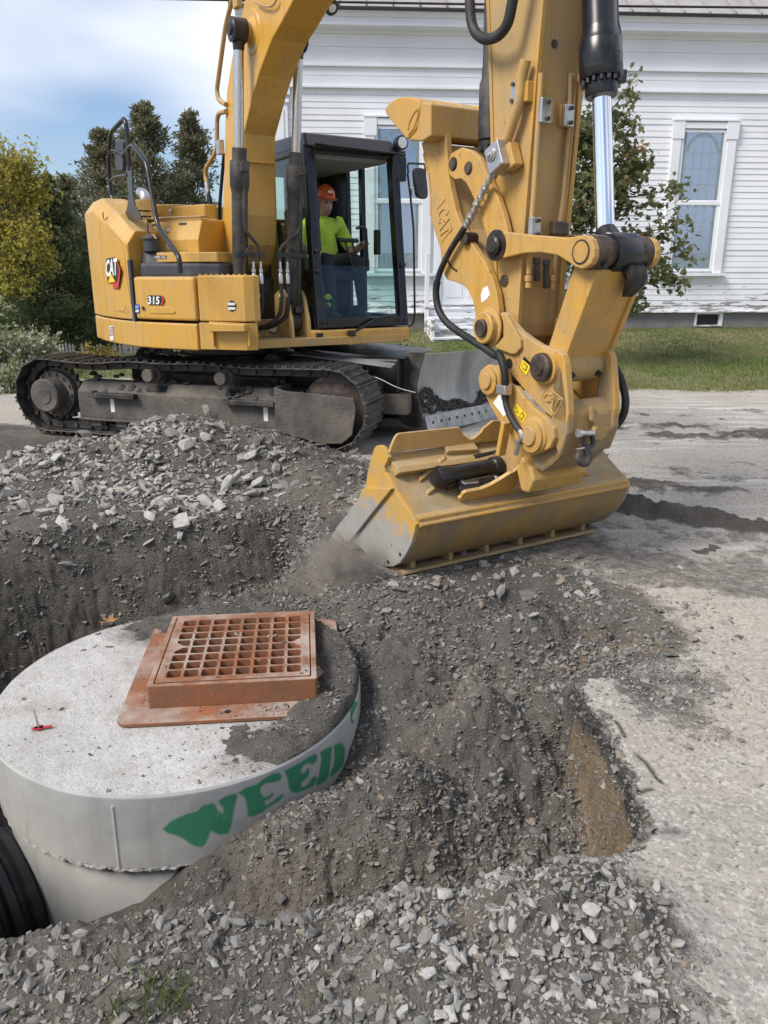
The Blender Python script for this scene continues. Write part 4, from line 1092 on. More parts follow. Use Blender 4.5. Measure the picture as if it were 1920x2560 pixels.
place_text('casting_mark', text_mesh('WATERWAYS', .030, .0014, .0006), M['rust'], grate, (gh - .022, .16, ztop), (0, 1, 0), (-1, 0, 0))
# dark chimney below the grate
q = MB(); ring_solid(q, rrect(h - .045, h - .045, .01), rrect(h - .06, h - .06, .01), -.35, .069); q.build('opening_wall', M['concrete'], slab).location = (G_C[0] - MH[0], G_C[1] - MH[1], Z_T - Z_B)
bpy.context.view_layer.update()
slab.children[-1].rotation_euler = (0, 0, G_A)

# ---- soil lying on the slab
nr, na_ = 70, 200
sa_ = np.linspace(0, 2 * math.pi, na_ + 1)[:-1]; sr = np.linspace(0, MH_R - .004, nr)
SA, SR = np.meshgrid(sa_, sr); SX, SY = MH[0] + SR * np.cos(SA), MH[1] + SR * np.sin(SA)
lx = (SX - G_C[0]) * math.cos(G_A) + (SY - G_C[1]) * math.sin(G_A); ly = -(SX - G_C[0]) * math.sin(G_A) + (SY - G_C[1]) * math.cos(G_A)
dh = np.full(SX.shape, -.03)
for cx, cy, a, sx, sy in [(-.20, 2.80, .085, .20, .22), (-.36, 2.60, .06, .22, .13), (-.13, 3.10, .10, .15, .32), (-.20, 3.40, .10, .2, .22), (-.50, 3.70, .10, .28, .16), (-.85, 3.72, .11, .25, .15), (-1.10, 3.62, .055, .2, .14), (-.30, 3.60, .10, .2, .2)]:
    dh = np.maximum(dh, -.022 + bump(SX, SY, cx, cy, a, sx, sy))
dh = dh + .026 * fbm(SX, SY, 14, 4, 221) + .016 * fbm(SX, SY, 50, 3, 223)
inside = np.maximum(np.abs(lx), np.abs(ly))
dh = np.where(inside < h - .02, -.05, np.minimum(dh, .085))
dh = dh * np.clip((MH_R - SR) / .02 + .15, 0, 1) + np.where(SR > MH_R - .02, -.002, 0)
V = np.stack([SX, SY, Z_T + dh], -1).reshape(-1, 3)
i0 = (np.arange(nr - 1)[:, None] * na_ + np.arange(na_)[None, :]); i1 = (np.arange(nr - 1)[:, None] * na_ + (np.arange(na_) + 1)[None, :] % na_)
me = np_mesh('loose_soil', V, np.stack([i0.ravel(), i0.ravel() + na_, i1.ravel() + na_, i1.ravel()], 1), 4)
fattr(me, 'soil', np.ones(len(V))); me.materials.append(M['soil'])
tag(link('loose_soil', me), 'loose dark soil spilled over the far and right side of the slab', None, None, 'stuff')
SOIL_DH = lambda x, y: float(np.interp(0, [0, 1], [0, 0]))

# ---- survey nail, leaf, wire loop
nx, ny = on_level(98, 1823, Z_T)
nail = thing('survey_nail', 'steel spike with a red plastic washer standing on the slab', 'nail', (nx, ny, Z_T))
MB().tube([(.0, 0, .0), (-.012, .004, .085)], [.006, .002], 8).build('spike', M['zinc'], nail)
M['red_plastic'] = simple('red_plastic', (.42, .035, .04), .5)
q = MB(); q.box((.012, 0, .008), (.075, .014, .004), .25); q.lathe((0, 0, .005), (0, 0, 1), [(.008, 0), (.017, 0), (.017, .005), (.008, .005)], 16); q.build('washer', M['red_plastic'], nail)
M['dead_leaf'] = simple('dead_leaf', (.30, .17, .075), .8, 0, (.19, .10, .05), 40, .35, .65)
lx0, ly0 = on_level(270, 1560, Z_T)
q = MB()
for a, b, hh in ((.2, .06, .03), (1.2, .05, .045), (2.4, .055, .035), (3.6, .045, .02), (5.0, .05, .03)):
    ca, sa2 = math.cos(a), math.sin(a)
    q.add([(0, 0, .006), (ca * b * .5 - sa2 * .014, sa2 * b * .5 + ca * .014, hh * .6), (ca * b, sa2 * b, hh * .8), (ca * b * .5 + sa2 * .014, sa2 * b * .5 - ca * .014, hh * .4)], [(0, 1, 2, 3)])
lf = q.build('dry_leaf', M['dead_leaf'], None, loc=(lx0, ly0, Z_T + .004)); md = lf.modifiers.new('thick', 'SOLIDIFY'); md.thickness = .0012
tag(lf, 'curled brown dead leaf at the edge of the concrete slab', 'leaf')
wx, wy = on_level(565, 1520, -.06)
loop = thing('wire_loop', 'pale cable loop with red tape sticking out of the soil behind the grate', 'cable', (wx, wy, -.10))
pts = [(-.045, 0, -.02), (-.035, .01, .04), (-.005, .012, .062), (.03, .01, .045), (.045, 0, -.02)]
M['pale_cable'] = simple('pale_cable', (.45, .43, .40), .6)
MB().tube(spline(pts, 5), .0055, 8).build('cable', M['pale_cable'], loop)
MB().tube([(-.045, -.002, .0), (-.02, -.004, .035), (-.002, -.006, .055)], .004, 6).build('tape', M['red_plastic'], loop)
# ================================================================ EXCAVATOR
exc = thing('excavator', 'yellow and black tracked excavator with thumb, tilting ditch bucket and dozer blade', 'excavator', (*EX0, 0), R(-59))
cA = (950, 200, 2.37); cB = (800, 800, 2.0232); cG = (450, 0, 3.0); cL = (0, 300, 3.0); cK = (1060, 400, 3.0); cJ = (1150, 750, 3.0); cQ = (830, 1020, 3.0); cH = (560, 480, 5.53); cD = (700, 0, 3.0); cE = (1367, 0, 3.0); cC = (600, 300, 3.318)
def on_plane(p, n, pts, crop=None):
    p, n = Vector(p), Vector(n); out_ = []
    for u, v in pts:
        if crop: u, v = crop[0] + u / crop[2], crop[1] + v / crop[2]
        d = sight(u, v)
        D = Vector((d[0] * _eX[0] + d[1] * _eX[1], d[0] * _eY[0] + d[1] * _eY[1], d[2])); O = Vector((_cx, _cy, CAM_H))
        out_.append(O + D * ((p - O).dot(n) / D.dot(n)))
    return out_
def fit_text(name, txt, mat, parent, bl, br, tl, lift=.002, bold=.0, depth=.001):
    me = text_mesh(txt, 1.0, depth, bold, 'LEFT')
    co = np.empty(len(me.vertices) * 3, np.float32); me.vertices.foreach_get('co', co); co = co.reshape(-1, 3)
    mn, mxx = co.min(0), co.max(0)
    bl, br, tl = Vector(bl), Vector(br), Vector(tl); ax, ay = br - bl, tl - bl; n = ax.cross(ay).normalized()
    w = (co[:, 0] - mn[0]) / (mxx[0] - mn[0]); hh = (co[:, 1] - mn[1]) / (mxx[1] - mn[1])
    P_ = np.array(bl)[None] + w[:, None] * np.array(ax)[None] + hh[:, None] * np.array(ay)[None] + (lift + co[:, 2:3]) * np.array(n)[None]
    me.vertices.foreach_set('co', P_.astype(np.float32).ravel()); me.materials.clear(); me.materials.append(mat); me.update()
    return link(name, me, parent)
def decal(name, pts, n, mat, parent, lift=.002, th=.0015):
    n = Vector(n).normalized()
    return MB().prism([Vector(p) + n * lift for p in pts], n * th).build(name, mat, parent)
Yn, Yf = -.29, .01            # side faces of boom and stick
YM = -.14

# ---- undercarriage ---------------------------------------------------------
UA = R(41.6)
ring = MB().lathe((0, 0, .74), (0, 0, 1), [(.30, 0), (.62, 0), (.62, .05), (.56, .06), (.56, .13), (.66, .14), (.66, .205), (.3, .205)], 48)
ring.build('swing_ring', M['black'], exc)
cb_ = MB().span(-.75, .75, -.62, .62, .30, .60).span(-.5, .5, -.5, .5, .58, .745)
for sx in (-1, 1):
    for sy in (-1, 1): cb_.hexa([(sx * .3, sy * .5, .33), (sx * .62, sy * .5, .33), (sx * .85, sy * .92, .30), (sx * .45, sy * .92, .30), (sx * .3, sy * .5, .62), (sx * .62, sy * .5, .62), (sx * .85, sy * .92, .46), (sx * .45, sy * .92, .46)])
cb_.build('carbody', M['steel_mud'], exc, .01, rz=UA)
# loop of the track chain: x along the machine's travel, z up
def track_path(n_step):
    xs, zc, r = 1.525, .415, .355
    pts = []
    top = [(-xs + .02, zc + r, 0), (-1.0, .745, 0), (-.55, .775, 0), (-.15, .768, 0), (.25, .780, 0), (.7, .760, 0), (1.1, .765, 0), (xs, zc + r, 0)]
    pts += [(p.x, p.y) for p in spline(top, 8)]
    for k in range(1, 24): a = R(90 - 180 * k / 24); pts.append((xs + r * math.cos(a), zc + r * math.sin(a)))
    pts += [(xs - (2 * xs) * k / 30, zc - r) for k in range(31)]
    for k in range(1, 24): a = R(270 - 180 * k / 24); pts.append((-xs + r * math.cos(a), zc + r * math.sin(a)))
    P_ = np.array(pts + [pts[0]]); d = np.r_[0, np.cumsum(np.hypot(*np.diff(P_, axis=0).T))]
    tt = np.linspace(0, d[-1], n_step + 1)[:-1]
    X = np.interp(tt, d, P_[:, 0]); Z = np.interp(tt, d, P_[:, 1])
    e = .02; X2 = np.interp((tt + e) % d[-1], d, P_[:, 0]); Z2 = np.interp((tt + e) % d[-1], d, P_[:, 1]); X1 = np.interp((tt - e) % d[-1], d, P_[:, 0]); Z1 = np.interp((tt - e) % d[-1], d, P_[:, 1])
    return X, Z, np.arctan2(Z2 - Z1, X2 - X1), d[-1]
NS = 46
TX, TZ, TA, TL = track_path(NS); pit_ = TL / NS
sh = MB(); W2 = .25        # shoe: local x along the chain, z outwards
prof = [(-pit_ * .50, .0), (pit_ * .53, .0), (pit_ * .53, .012), (pit_ * .46, .034), (pit_ * .40, .034), (pit_ * .36, .012), (.012, .012), (.006, .036), (-.006, .036), (-.012, .012), (-pit_ * .34, .012), (-pit_ * .38, .034), (-pit_ * .44, .034), (-pit_ * .50, .010)]
sh.plate(prof, -W2, W2)
hol = [(-.05, -.02), (.05, -.02), (.05, .02), (-.05, .02)]
shoe_me = None; pad_me = None
for yc, nm in ((-1.0, 'near'), (1.0, 'far')):
    ch = MB()
    for x, z, a in zip(TX, TZ, TA):
        c_, s_ = math.cos(a), math.sin(a)
        for yy in (-.085, .085):
            q = [(-pit_ * .52, -.075), (pit_ * .40, -.075), (pit_ * .52, -.045), (pit_ * .40, -.008), (-pit_ * .40, -.008), (-pit_ * .52, -.04)]
            ch.prism([(x + px * c_ - pz * -s_ * -1 if False else x + px * c_ + pz * s_, yy - .018, z + px * s_ - pz * c_ if False else z + px * s_ - pz * c_ * -1) for px, pz in [(p0, -p1 * -1) for p0, p1 in [(a0, b0) for a0, b0 in q]]], (0, .036, 0)) if False else None
            R2_ = lambda px, pz: (x + px * c_ + pz * s_, z + px * s_ - pz * c_)
            ch.prism([(R2_(px, -pz)[0], yy - .018, R2_(px, -pz)[1]) for px, pz in q], (0, .036, 0))
        pp_ = R2_(-pit_ * .5, .042); ch.cyl((pp_[0], -.13, pp_[1]), (pp_[0], .13, pp_[1]), .024, None, 10)
    trk = ch.build('track', M['steel_dusty'], exc, rz=UA)
    trk.location = Matrix.Rotation(UA, 3, 'Z') @ Vector((0, yc, 0))
    for x, z, a in zip(TX, TZ, TA):
        if shoe_me is None: o = sh.build('track_shoe', M['shoe'], trk, .003, 1); shoe_me = o.data
        else: o = link('track_shoe', shoe_me, trk, .003, 1)
        # path runs clockwise seen from -y, so outwards is to its left
        o.location = (x, 0, z); o.rotation_euler = (0, -a, 0)
    # track frame, plates, rollers
    f = MB()
    sec = lambda x: [(x, -.17, .20), (x, .17, .20), (x, .17, .44), (x, .10, .56), (x, -.06, .56), (x, -.17, .46)]
    f.loft([sec(-1.20), sec(1.02)], True, True, False)
    f.span(-1.20, 1.02, -.20, -.16, .175, .20)
    fr_ = f.build('track_frame', M['steel_mud'], exc, .008, rz=UA); fr_.location = trk.location
    q = MB().plate([(1.02, .60), (1.10, .57), (1.78, .535), (1.80, .44), (1.76, .20), (1.66, .115), (1.45, .10), (1.12, .17), (1.02, .16)], -.235, -.205); q.span(1.005, 1.035, -.235, .1, .13, .60)
    q.build('idler_guard', M['steel_mud'], fr_, .006)
    for x0 in (-1.02, .48):
        MB().span(x0, x0 + .52, -.245, -.17, .415, .465).span(x0, x0 + .06, -.25, -.17, .415, .48).build('step', M['steel_dusty'], fr_, .006)
    for x0 in (-.82, .86):
        MB().span(x0, x0 + .045, -.173, -.1705, .27, .40).build('reflector', M['white_print'], fr_)
    for x0 in (-.30, .55):
        MB().hexa([(x0 - .10, -.145, .488), (x0 + .10, -.145, .488), (x0 + .10, -.085, .539), (x0 - .10, -.085, .539), (x0 - .10, -.150, .492), (x0 + .10, -.150, .492), (x0 + .10, -.090, .543), (x0 - .10, -.090, .543)]).build('access_slot', M['dark_room'], fr_)
    for x0 in (-.32, .46):
        MB().lathe((x0, -.25, .655), (0, 1, 0), [(.055, 0), (.062, .01), (.062, .06), (.05, .07), (.05, .11), (.075, .12), (.075, .30), (.05, .31)], 24).span(x0 - .05, x0 + .05, -.05, .05, .54, .64).build('carrier_roller', M['steel_mud'], fr_)
    for x0 in (-1.02, -.72, -.36, 0, .36, .72, .98):
        MB().lathe((x0, -.14, .155), (0, 1, 0), [(.05, 0), (.085, .01), (.085, .06), (.06, .07), (.06, .21), (.085, .22), (.085, .27), (.05, .28)], 20).span(x0 - .06, x0 + .06, -.165, -.14, .12, .24).build('track_roller', M['steel_mud'], fr_)
    idl = MB().lathe((1.525, -.13, .415), (0, 1, 0), [(.06, 0), (.07, .02), (.24, .03), (.27, .05), (.295, .05), (.295, .21), (.27, .21), (.24, .23), (.07, .24), (.06, .26)], 40); idl.build('idler', M['rusty_steel'], fr_)
    sp = MB(); teeth = []
    for k in range(21 * 4):
        a = 2 * math.pi * k / 84; r = (.245, .275, .285, .25)[k % 4]; teeth.append((-1.525 + r * math.cos(a), .415 + r * math.sin(a)))
    sp.plate(teeth, -.03, .03); sp.lathe((-1.525, -.12, .415), (0, 1, 0), [(.05, 0), (.23, .01), (.23, .06), (.15, .09), (.15, .25)], 36)
    for k in range(14): a = 2 * math.pi * k / 14; sp.cyl((-1.525 + .205 * math.cos(a), -.115, .415 + .205 * math.sin(a)), (-1.525 + .205 * math.cos(a), -.135, .415 + .205 * math.sin(a)), .014, None, 6)
    sp.build('sprocket', M['steel_mud'], fr_)
    hb = MB().lathe((-1.525, -.275, .415), (0, 1, 0), [(.10, 0), (.155, .0), (.168, .012), (.168, .03), (.162, .035), (.162, .17)], 36); hb.lathe((-1.525, -.283, .415), (0, 1, 0), [(.0, 0), (.085, 0), (.085, .01)], 24)
    hb.build('final_drive', M['steel_mud'], fr_, .004)
    # soil lodged on the frame
    q = MB(); rnd = random.Random(5)
    for k in range(46):
        x = rnd.choice([rnd.uniform(-1.15, -.4), rnd.uniform(.3, 1.6), rnd.uniform(-1.1, 1.5)]); y = rnd.uniform(-.15, .02); r = rnd.uniform(.02, .05)
        zs = .47 + max(0, y + .16) * .95 if x < 1.0 else .54
        q.lathe((x, y, zs - r * .55), (rnd.uniform(-.5, .5), rnd.uniform(-.5, .5), 1), [(.001, -r * .5), (r * 1.2, -r * .1), (r * .95, r * .35), (r * .4, r * .75), (.001, r * .85)], 7)
    tag(q.build('lodged_soil', M['mud'], fr_), kind='stuff')

# ---- dozer blade -----------------------------------------------------------
bl_o = ex_local(.325, 7.80)
bs = R(26)
BLW = 2.45
def blade_pts(off): return [(.045 + off, .78), (.0 + off, .66), (-.035 + off, .5), (-.035 + off, .36), (.0 + off, .24), (.055 + off, .14)]
q = MB(); rings = []
face_in = [(p.x, p.y) for p in spline([(a, b, 0) for a, b in blade_pts(0)], 5)]
back_in = [(x - .025, z) for x, z in face_in][::-1]
q.prism([(x, 0, z) for x, z in face_in + back_in], (0, BLW, 0), False)
M['blade_steel'] = simple('scoured_blade_steel', (.20, .20, .20), .42, .45, (.42, .425, .43), 1.6, .36, .60, .15, 40, .003, .35, (1, 1, .35))
bld = q.build('dozer_blade', M['blade_steel'], exc, rz=bs); bld.location = (bl_o[0], bl_o[1], .06); bld.rotation_euler = (R(-2.6), 0, bs)
q = MB().plate(round_poly([(.075, .80), (.055, .80), (-.17, .79), (-.20, .70), (-.21, .16), (-.16, .06), (.10, .05), (.08, .16), (.03, .30), (-.01, .45), (.03, .65)], 1), -.02, .002); q.build('end_plate', M['steel_dusty'], bld, .004)
q = MB().plate(round_poly([(.075, .80), (-.17, .79), (-.21, .16), (.10, .05), (-.01, .45)], 1), BLW - .002, BLW + .02); q.build('end_plate', M['steel_dusty'], bld, .004)
M['edge_steel'] = simple('bright_cutting_edge', (.42, .43, .44), .38, .75, (.24, .235, .23), 5, .4, .7, .1, 60, .002, .55)
q = MB().prism([(.062, .03, .17), (.075, .03, .17), (.135, .03, .0), (.115, .03, .0)], (0, BLW - .06, 0)); q.build('cutting_edge', M['edge_steel'], bld, .003)
for k in range(13):
    y = .16 + k * .175
    MB().lathe((.096, y, .095), Vector((.94, 0, .34)), [(.0, 0), (.016, 0), (.016, .012), (.008, .014)], 8).build('bolt', M['rusty_steel'], bld)
q = MB(); rnd = random.Random(3)
for k in range(700):
    y = .03 + (BLW - .1) * rnd.random(); r = rnd.uniform(.008, .020); hgt = (.11 + .09 * math.sin(y * 4.1 + .6) + .05 * math.sin(y * 9)) * rnd.random()
    z = .185 + hgt; x = np.interp(z, [.14, .24, .36, .5], [.055, .0, -.035, -.035]) + .022
    q.lathe((float(x), y, z), (rnd.uniform(-1, 1), rnd.uniform(-1, 1), 1), [(.001, -r), (r * .9, -r * .4), (r * 1.05, r * .1), (r * .7, r * .7), (.001, r)], 7)
tag(q.build('caked_soil', M['mud'], bld), kind='stuff')
# push frame, lift cylinder and guard sheets between the tracks and the blade
T = lambda x, y, z: tuple(Matrix.Rotation(UA, 3, 'Z') @ Vector((x, y, z)))
q = MB(); q.hexa([(.6, -.62, .30), (2.05, -.42, .26), (2.05, .42, .26), (.6, .62, .30), (.6, -.62, .50), (2.05, -.42, .46), (2.05, .42, .46), (.6, .62, .50)])
q.build('push_frame', M['steel_mud'], exc, .008, rz=UA)
for yy in (-.52, .52):
    q = MB(); q.cyl((1.02, yy, .70), (1.55, yy - .02, .64), .068, None, 24).cyl((1.55, yy - .02, .64), (1.60, yy - .02, .634), .082, None, 24)
    cy_ = q.build('blade_lift_cylinder', M['steel_mud'], exc, rz=UA)
    MB().cyl((.72, yy, .735), (1.03, yy, .70), .036, None, 16).build('rod', M['chrome_dull'], cy_)
    MB().lathe((.70, yy - .09, .74), (0, 1, 0), [(.03, 0), (.095, .0), (.095, .18), (.03, .18)], 24).build('rod_eye', M['steel_dusty'], cy_)
    MB().span(1.56, 1.80, yy - .16, yy + .12, .38, .62).lathe((1.70, yy - .18, .58), (0, 1, 0), [(.0, 0), (.045, 0), (.05, .01), (.05, .03), (.085, .03), (.085, .06)], 20).build('bracket', M['steel_dusty'], cy_, .01)
M['guard_sheet'] = simple('grey_guard_sheet', (.30, .30, .30), .5, .3, (.16, .155, .15), 4, .4, .65)
MB().hexa([(.95, -.62, .835), (1.95, -.66, .745), (1.95, -.50, .765), (.95, -.40, .86), (.95, -.62, .841), (1.95, -.66, .751), (1.95, -.50, .771), (.95, -.40, .866)]).build('guard_sheet', M['guard_sheet'], exc, rz=UA)
MB().hexa([(.8, -.30, .87), (2.0, -.36, .80), (2.0, .10, .82), (.8, .2, .89), (.8, -.30, .876), (2.0, -.36, .806), (2.0, .10, .826), (.8, .2, .896)]).build('guard_sheet', M['black'], exc, rz=UA)
MB().hexa([(1.3, .2, .86), (2.05, .2, .80), (2.05, .6, .81), (1.3, .6, .87), (1.3, .2, .866), (2.05, .2, .806), (2.05, .6, .816), (1.3, .6, .876)]).build('guard_sheet', M['guard_sheet'], exc, rz=UA)
MB().span(.75, 1.95, -.40, .40, .46, .80).build('blade_hose_box', M['black'], exc, .02, rz=UA)
MB().tube(spline([(1.55, -.66, .66), (1.8, -.70, .66), (2.0, -.62, .56), (2.15, -.5, .50)], 6), .004, 6).build('blade_hose', M['white_print'], exc, rz=UA)

# ---- upper structure -------------------------------------------------------
P1, P2, P3, P4 = (-.80, -1.285), (.57, -1.20), (1.25, -.815), (1.58, -.50)
tail = [(-1.62, .55), (-1.66, .0), (-1.58, -.55), (-1.35, -.98), (-1.08, -1.20)]
MB().plan([(-1.5, -.9), (-.9, -1.15), (.5, -1.1), (1.15, -.75), (1.50, -.47), (1.50, 1.20), (-.3, 1.22), (-1.2, 1.0), (-1.5, .6)], .945, 1.02).build('deck_frame', M['yellow_dusty'], exc, .006)
def curved_panel(name, pts, z0, z1, th, mat, bev=.012, slope=0.0):
    """panel that follows a plan line, th thick, inwards of it"""
    q = MB(); n = len(pts); inn = []
    for i, p in enumerate(pts):
        a, b = pts[max(i - 1, 0)], pts[min(i + 1, n - 1)]
        d = Vector((b[0] - a[0], b[1] - a[1])).normalized(); inn.append((p[0] - d.y * th, p[1] + d.x * th))
    rings = []
    for (ox, oy), (ix, iy) in zip(pts, inn):
        rings.append([(ox, oy, z0), (ox, oy, z1), (ix, iy, z1 + slope), (ix, iy, z0)])
    q.loft(rings, True, True, False); return q.build(name, M[mat], exc, bev, 3)
sk = [(-1.66, .0), (-1.58, -.55), (-1.35, -.98), (-1.08, -1.20), (-.80, -1.285), (-.3, -1.31), (.2, -1.275)]
skirt2 = [P2, (.80, -1.10), (1.04, -.955), (1.235, -.83)]
curved_panel('skirt_panel', sk + [P2, (.80, -1.10), (1.04, -.955), (1.235, -.83)], .93, 1.165, .25, 'yellow', .015)
curved_panel('skirt_panel', [(1.252, -.812), (1.41, -.66), P4, (1.60, -.40)], .945, 1.178, .25, 'yellow', .012)
cwp = sk + [(.48, -1.222), (.53, -1.205)]
# counterweight: full height shell with a raked shoulder
q = MB(); rings = []
for i, p in enumerate(cwp):
    a, b = cwp[max(i - 1, 0)], cwp[min(i + 1, len(cwp) - 1)]; d = Vector((b[0] - a[0], b[1] - a[1])).normalized(); nx, ny = -d.y, d.x
    top = 2.19 if p[0] < .1 else (2.02 if p[0] < .35 else 1.86)
    rings.append([(p[0], p[1], 1.18), (p[0], p[1], top), (p[0] + nx * .10, p[1] + ny * .10, top + .12), (p[0] + nx * .34, p[1] + ny * .34, top + .12), (p[0] + nx * .34, p[1] + ny * .34, 1.18)])
q.loft(rings, True, True, False)
cw = q.build('counterweight', M['yellow'], exc, .022, 3)
MB().plan([(-1.55, .6), (-1.58, -.3), (-1.2, -.85), (-.6, -1.0), (-.1, -1.0), (-.1, .9), (-1.2, .9)], 1.03, 2.12).build('engine_bay', M['yellow'], exc, .02)
cwn = Vector((P2[1] - P1[1], -(P2[0] - P1[0]), 0)).normalized(); cw_pt = (*P1, 1.5)
cw_dir = Vector((P2[0] - P1[0], P2[1] - P1[1], 0)).normalized()
def cwd(pts): return on_plane(Vector((-.3, -1.31, 1.5)), Vector((.07, -1, 0)).normalized(), pts, cL)
nn = Vector((.07, -1, 0)).normalized()
decal('logo_plate', cwd([(797, 1048), (812, 1036), (868, 1028), (905, 1120), (898, 1200), (890, 1262), (855, 1272), (846, 1228), (812, 1225)]), nn, M['red_print'], cw, .002)
decal('logo_plate', cwd([(797, 1048), (812, 1036), (866, 1030), (893, 1120), (882, 1208), (812, 1225)]), nn, M['black_print'], cw, .0042)
cl = cwd([(800, 1178), (884, 1165), (798, 1050)]); fit_text('lettering', 'CAT', M['white_print'], cw, cl[0], cl[1], cl[2], .0062, .035)
decal('logo_triangle', cwd([(818, 1222), (872, 1212), (838, 1150)]), nn, M['yellow_print'], cw, .009)
decal('badge', cwd([(822, 1545), (850, 1543), (856, 1650), (832, 1655)]), nn, M['white_print'], cw, .004)
for k in range(6):
    y0_ = 1552 + k * 12; decal('badge_stripe', cwd([(828, y0_), (851, y0_ - 1), (851, y0_ + 5), (828, y0_ + 6)]), nn, M['red_print' if k % 2 else 'blue_print'], cw, .006)
for pts in ([(748, 770), (772, 1100), (800, 1400), (820, 1515)], [(790, 765), (830, 820), (905, 905), (932, 1000), (960, 1250), (1004, 1505)], [(835, 1432), (930, 1428), (942, 1412), (940, 1385)]):
    MB().tube(cwd(pts), .0028, 5, .03).build('panel_crease', M['yellow_dusty'], cw)
decal('lift_slot', cwd([(770, 695), (778, 690), (780, 738), (774, 748)]), nn, M['dark_room'], cw, .0015)
# grille shoulder behind the counterweight
q = MB().hexa([(-.55, -1.18, 1.95), (.22, -1.10, 1.95), (.22, -.80, 1.95), (-.55, -.90, 1.95), (-.55, -1.16, 2.28), (.10, -1.08, 2.26), (.10, -.80, 2.30), (-.55, -.90, 2.32)]); grl = q.build('hood_shoulder', M['yellow_dusty'], exc, .02)
gp = lambda pts: on_plane((-.0, -1.12, 2.1), (.25, -1, .12), pts, cL)
for (a, b) in (((850, 648), (905, 662)), ((852, 668), (908, 682)), ((866, 694), (930, 706)), ((868, 714), (932, 726)), ((872, 732), (930, 744))):
    pass
for k in range(5):
    z = 2.20 - k * .05; MB().box((.225, -.97, z - .03), (.012, .20, .014), .25).build('vent_slot', M['dark_room'], grl)
# 315 panel
pn = Vector((P3[1] - P2[1], -(P3[0] - P2[0]), 0)).normalized()
pan = curved_panel('side_panel', [(.59, -1.195), (.70, -1.155), (.85, -1.068), (1.04, -.958), (1.18, -.868), (1.236, -.828)], 1.19, 1.565, .30, 'yellow', .022, .03)
pp3 = lambda pts: on_plane((P2[0], P2[1], 1.4), pn, pts, cL)
decal('badge', pp3([(1122, 1320), (1140, 1314), (1225, 1316), (1240, 1320), (1252, 1348), (1238, 1384), (1218, 1386), (1130, 1382)]), pn, M['black_print'], pan, .030)
decal('badge_chevron', pp3([(1226, 1318), (1238, 1320), (1252, 1348), (1238, 1384), (1224, 1384), (1238, 1350)]), pn, M['red_print'], pan, .0325)
t_ = pp3([(1128, 1380), (1216, 1382), (1128, 1322)]); fit_text('lettering', '315', M['white_print'], pan, t_[0], t_[1], t_[2], .0325, .03)
decal('fluid_label', pp3([(1027, 1382), (1057, 1380), (1059, 1444), (1030, 1446)]), pn, M['blue_print'], pan, .022)
t_ = pp3([(1031, 1412), (1054, 1410), (1031, 1394)]); fit_text('lettering', 'DEF', M['white_print'], pan, t_[0], t_[1], t_[2], .0245, .01)
decal('fluid_label_text', pp3([(1032, 1424), (1055, 1422), (1056, 1438), (1033, 1440)]), pn, M['white_print'], pan, .0245)
c0 = pp3([(1092, 1412)])[0] + pn * .022
MB().lathe(c0, pn, [(.0, 0), (.034, 0), (.034, .004), (.024, .006), (.024, .003), (.012, .003)], 20).build('filler_lock', M['yellow_dusty'], pan)
MB().lathe(c0, pn, [(.0, .006), (.016, .006), (.014, .010), (.001, .010)], 16).build('lock_barrel', M['black'], pan)
q = MB(); rc = pp3([(1125, 1408), (1290, 1402), (1330, 1436), (1322, 1452), (1140, 1452)]); q.prism([p + pn * .020 for p in rc], pn * .009); q.build('panel_swage', M['yellow'], pan, .006, 3)
curved_panel('corner_seal', [(.535, -1.222), (.56, -1.214), (.578, -1.204)], 1.17, 1.72, .04, 'grey_plastic', .008)
# front tool box with step
q = MB().plan([(1.256, -.806), (1.41, -.66), P4, (1.605, -.42), (1.60, -.36), (1.15, -.36), (1.0, -.6)], 1.19, 1.583)
tb = q.build('tool_box', M['yellow'], exc, .014, 3)
for k in range(9):
    t = k / 8; x, y = 1.275 + t * .30, -.785 + t * .30
    MB().box((x - .01, y + .01, 1.588), (.022, .022, .010), R(45)).build('grip_tooth', M['yellow'], tb)
bn = Vector((P4[1] - P3[1], -(P4[0] - P3[0]), 0)).normalized()
cM = (200, 480, 1659 / 560)
hp = on_plane((*P3, 1.4), bn, [(1126, 845)], cM)[0]
ax_ = Vector((0, 0, 1)).cross(bn)
MB().prism([hp + bn * .0005 + ax_ * math.cos(a) * .042 + Vector((0, 0, 1)) * math.sin(a) * .047 for a in [2 * math.pi * k / 24 for k in range(24)]], bn * .0015).build('light_port', M['dark_room'], tb)
for dz in (.018, -.02): MB().prism([hp + bn * .0025 + ax_ * x + Vector((0, 0, z + dz)) for x, z in ((-.038, -.012), (.030, -.010), (.034, .010), (-.036, .012))], bn * .003).build('port_lens', M['white_print'], tb)
sp_ = on_plane((*P3, 1.1), bn, [(985, 965), (1250, 980), (1250, 1030), (985, 1030)], cM)
q = MB(); q.prism([p for p in sp_], bn * .09); q.build('step', M['yellow'], exc, .006)
for p in (sp_[3], sp_[2]):
    MB().prism([p, p + ax_ * .02, p + ax_ * .02 + Vector((0, 0, -.13)), p + Vector((0, 0, -.13))], bn * .035).build('step_gusset', M['yellow'], exc, .004)
for k in range(8):
    p = sp_[0] + (sp_[1] - sp_[0]) * ((k + .5) / 8); MB().box(p + bn * .06 + Vector((0, 0, .006)), (.014, .05, .012), math.atan2(bn.y, bn.x)).build('grip_tooth', M['yellow'], exc)
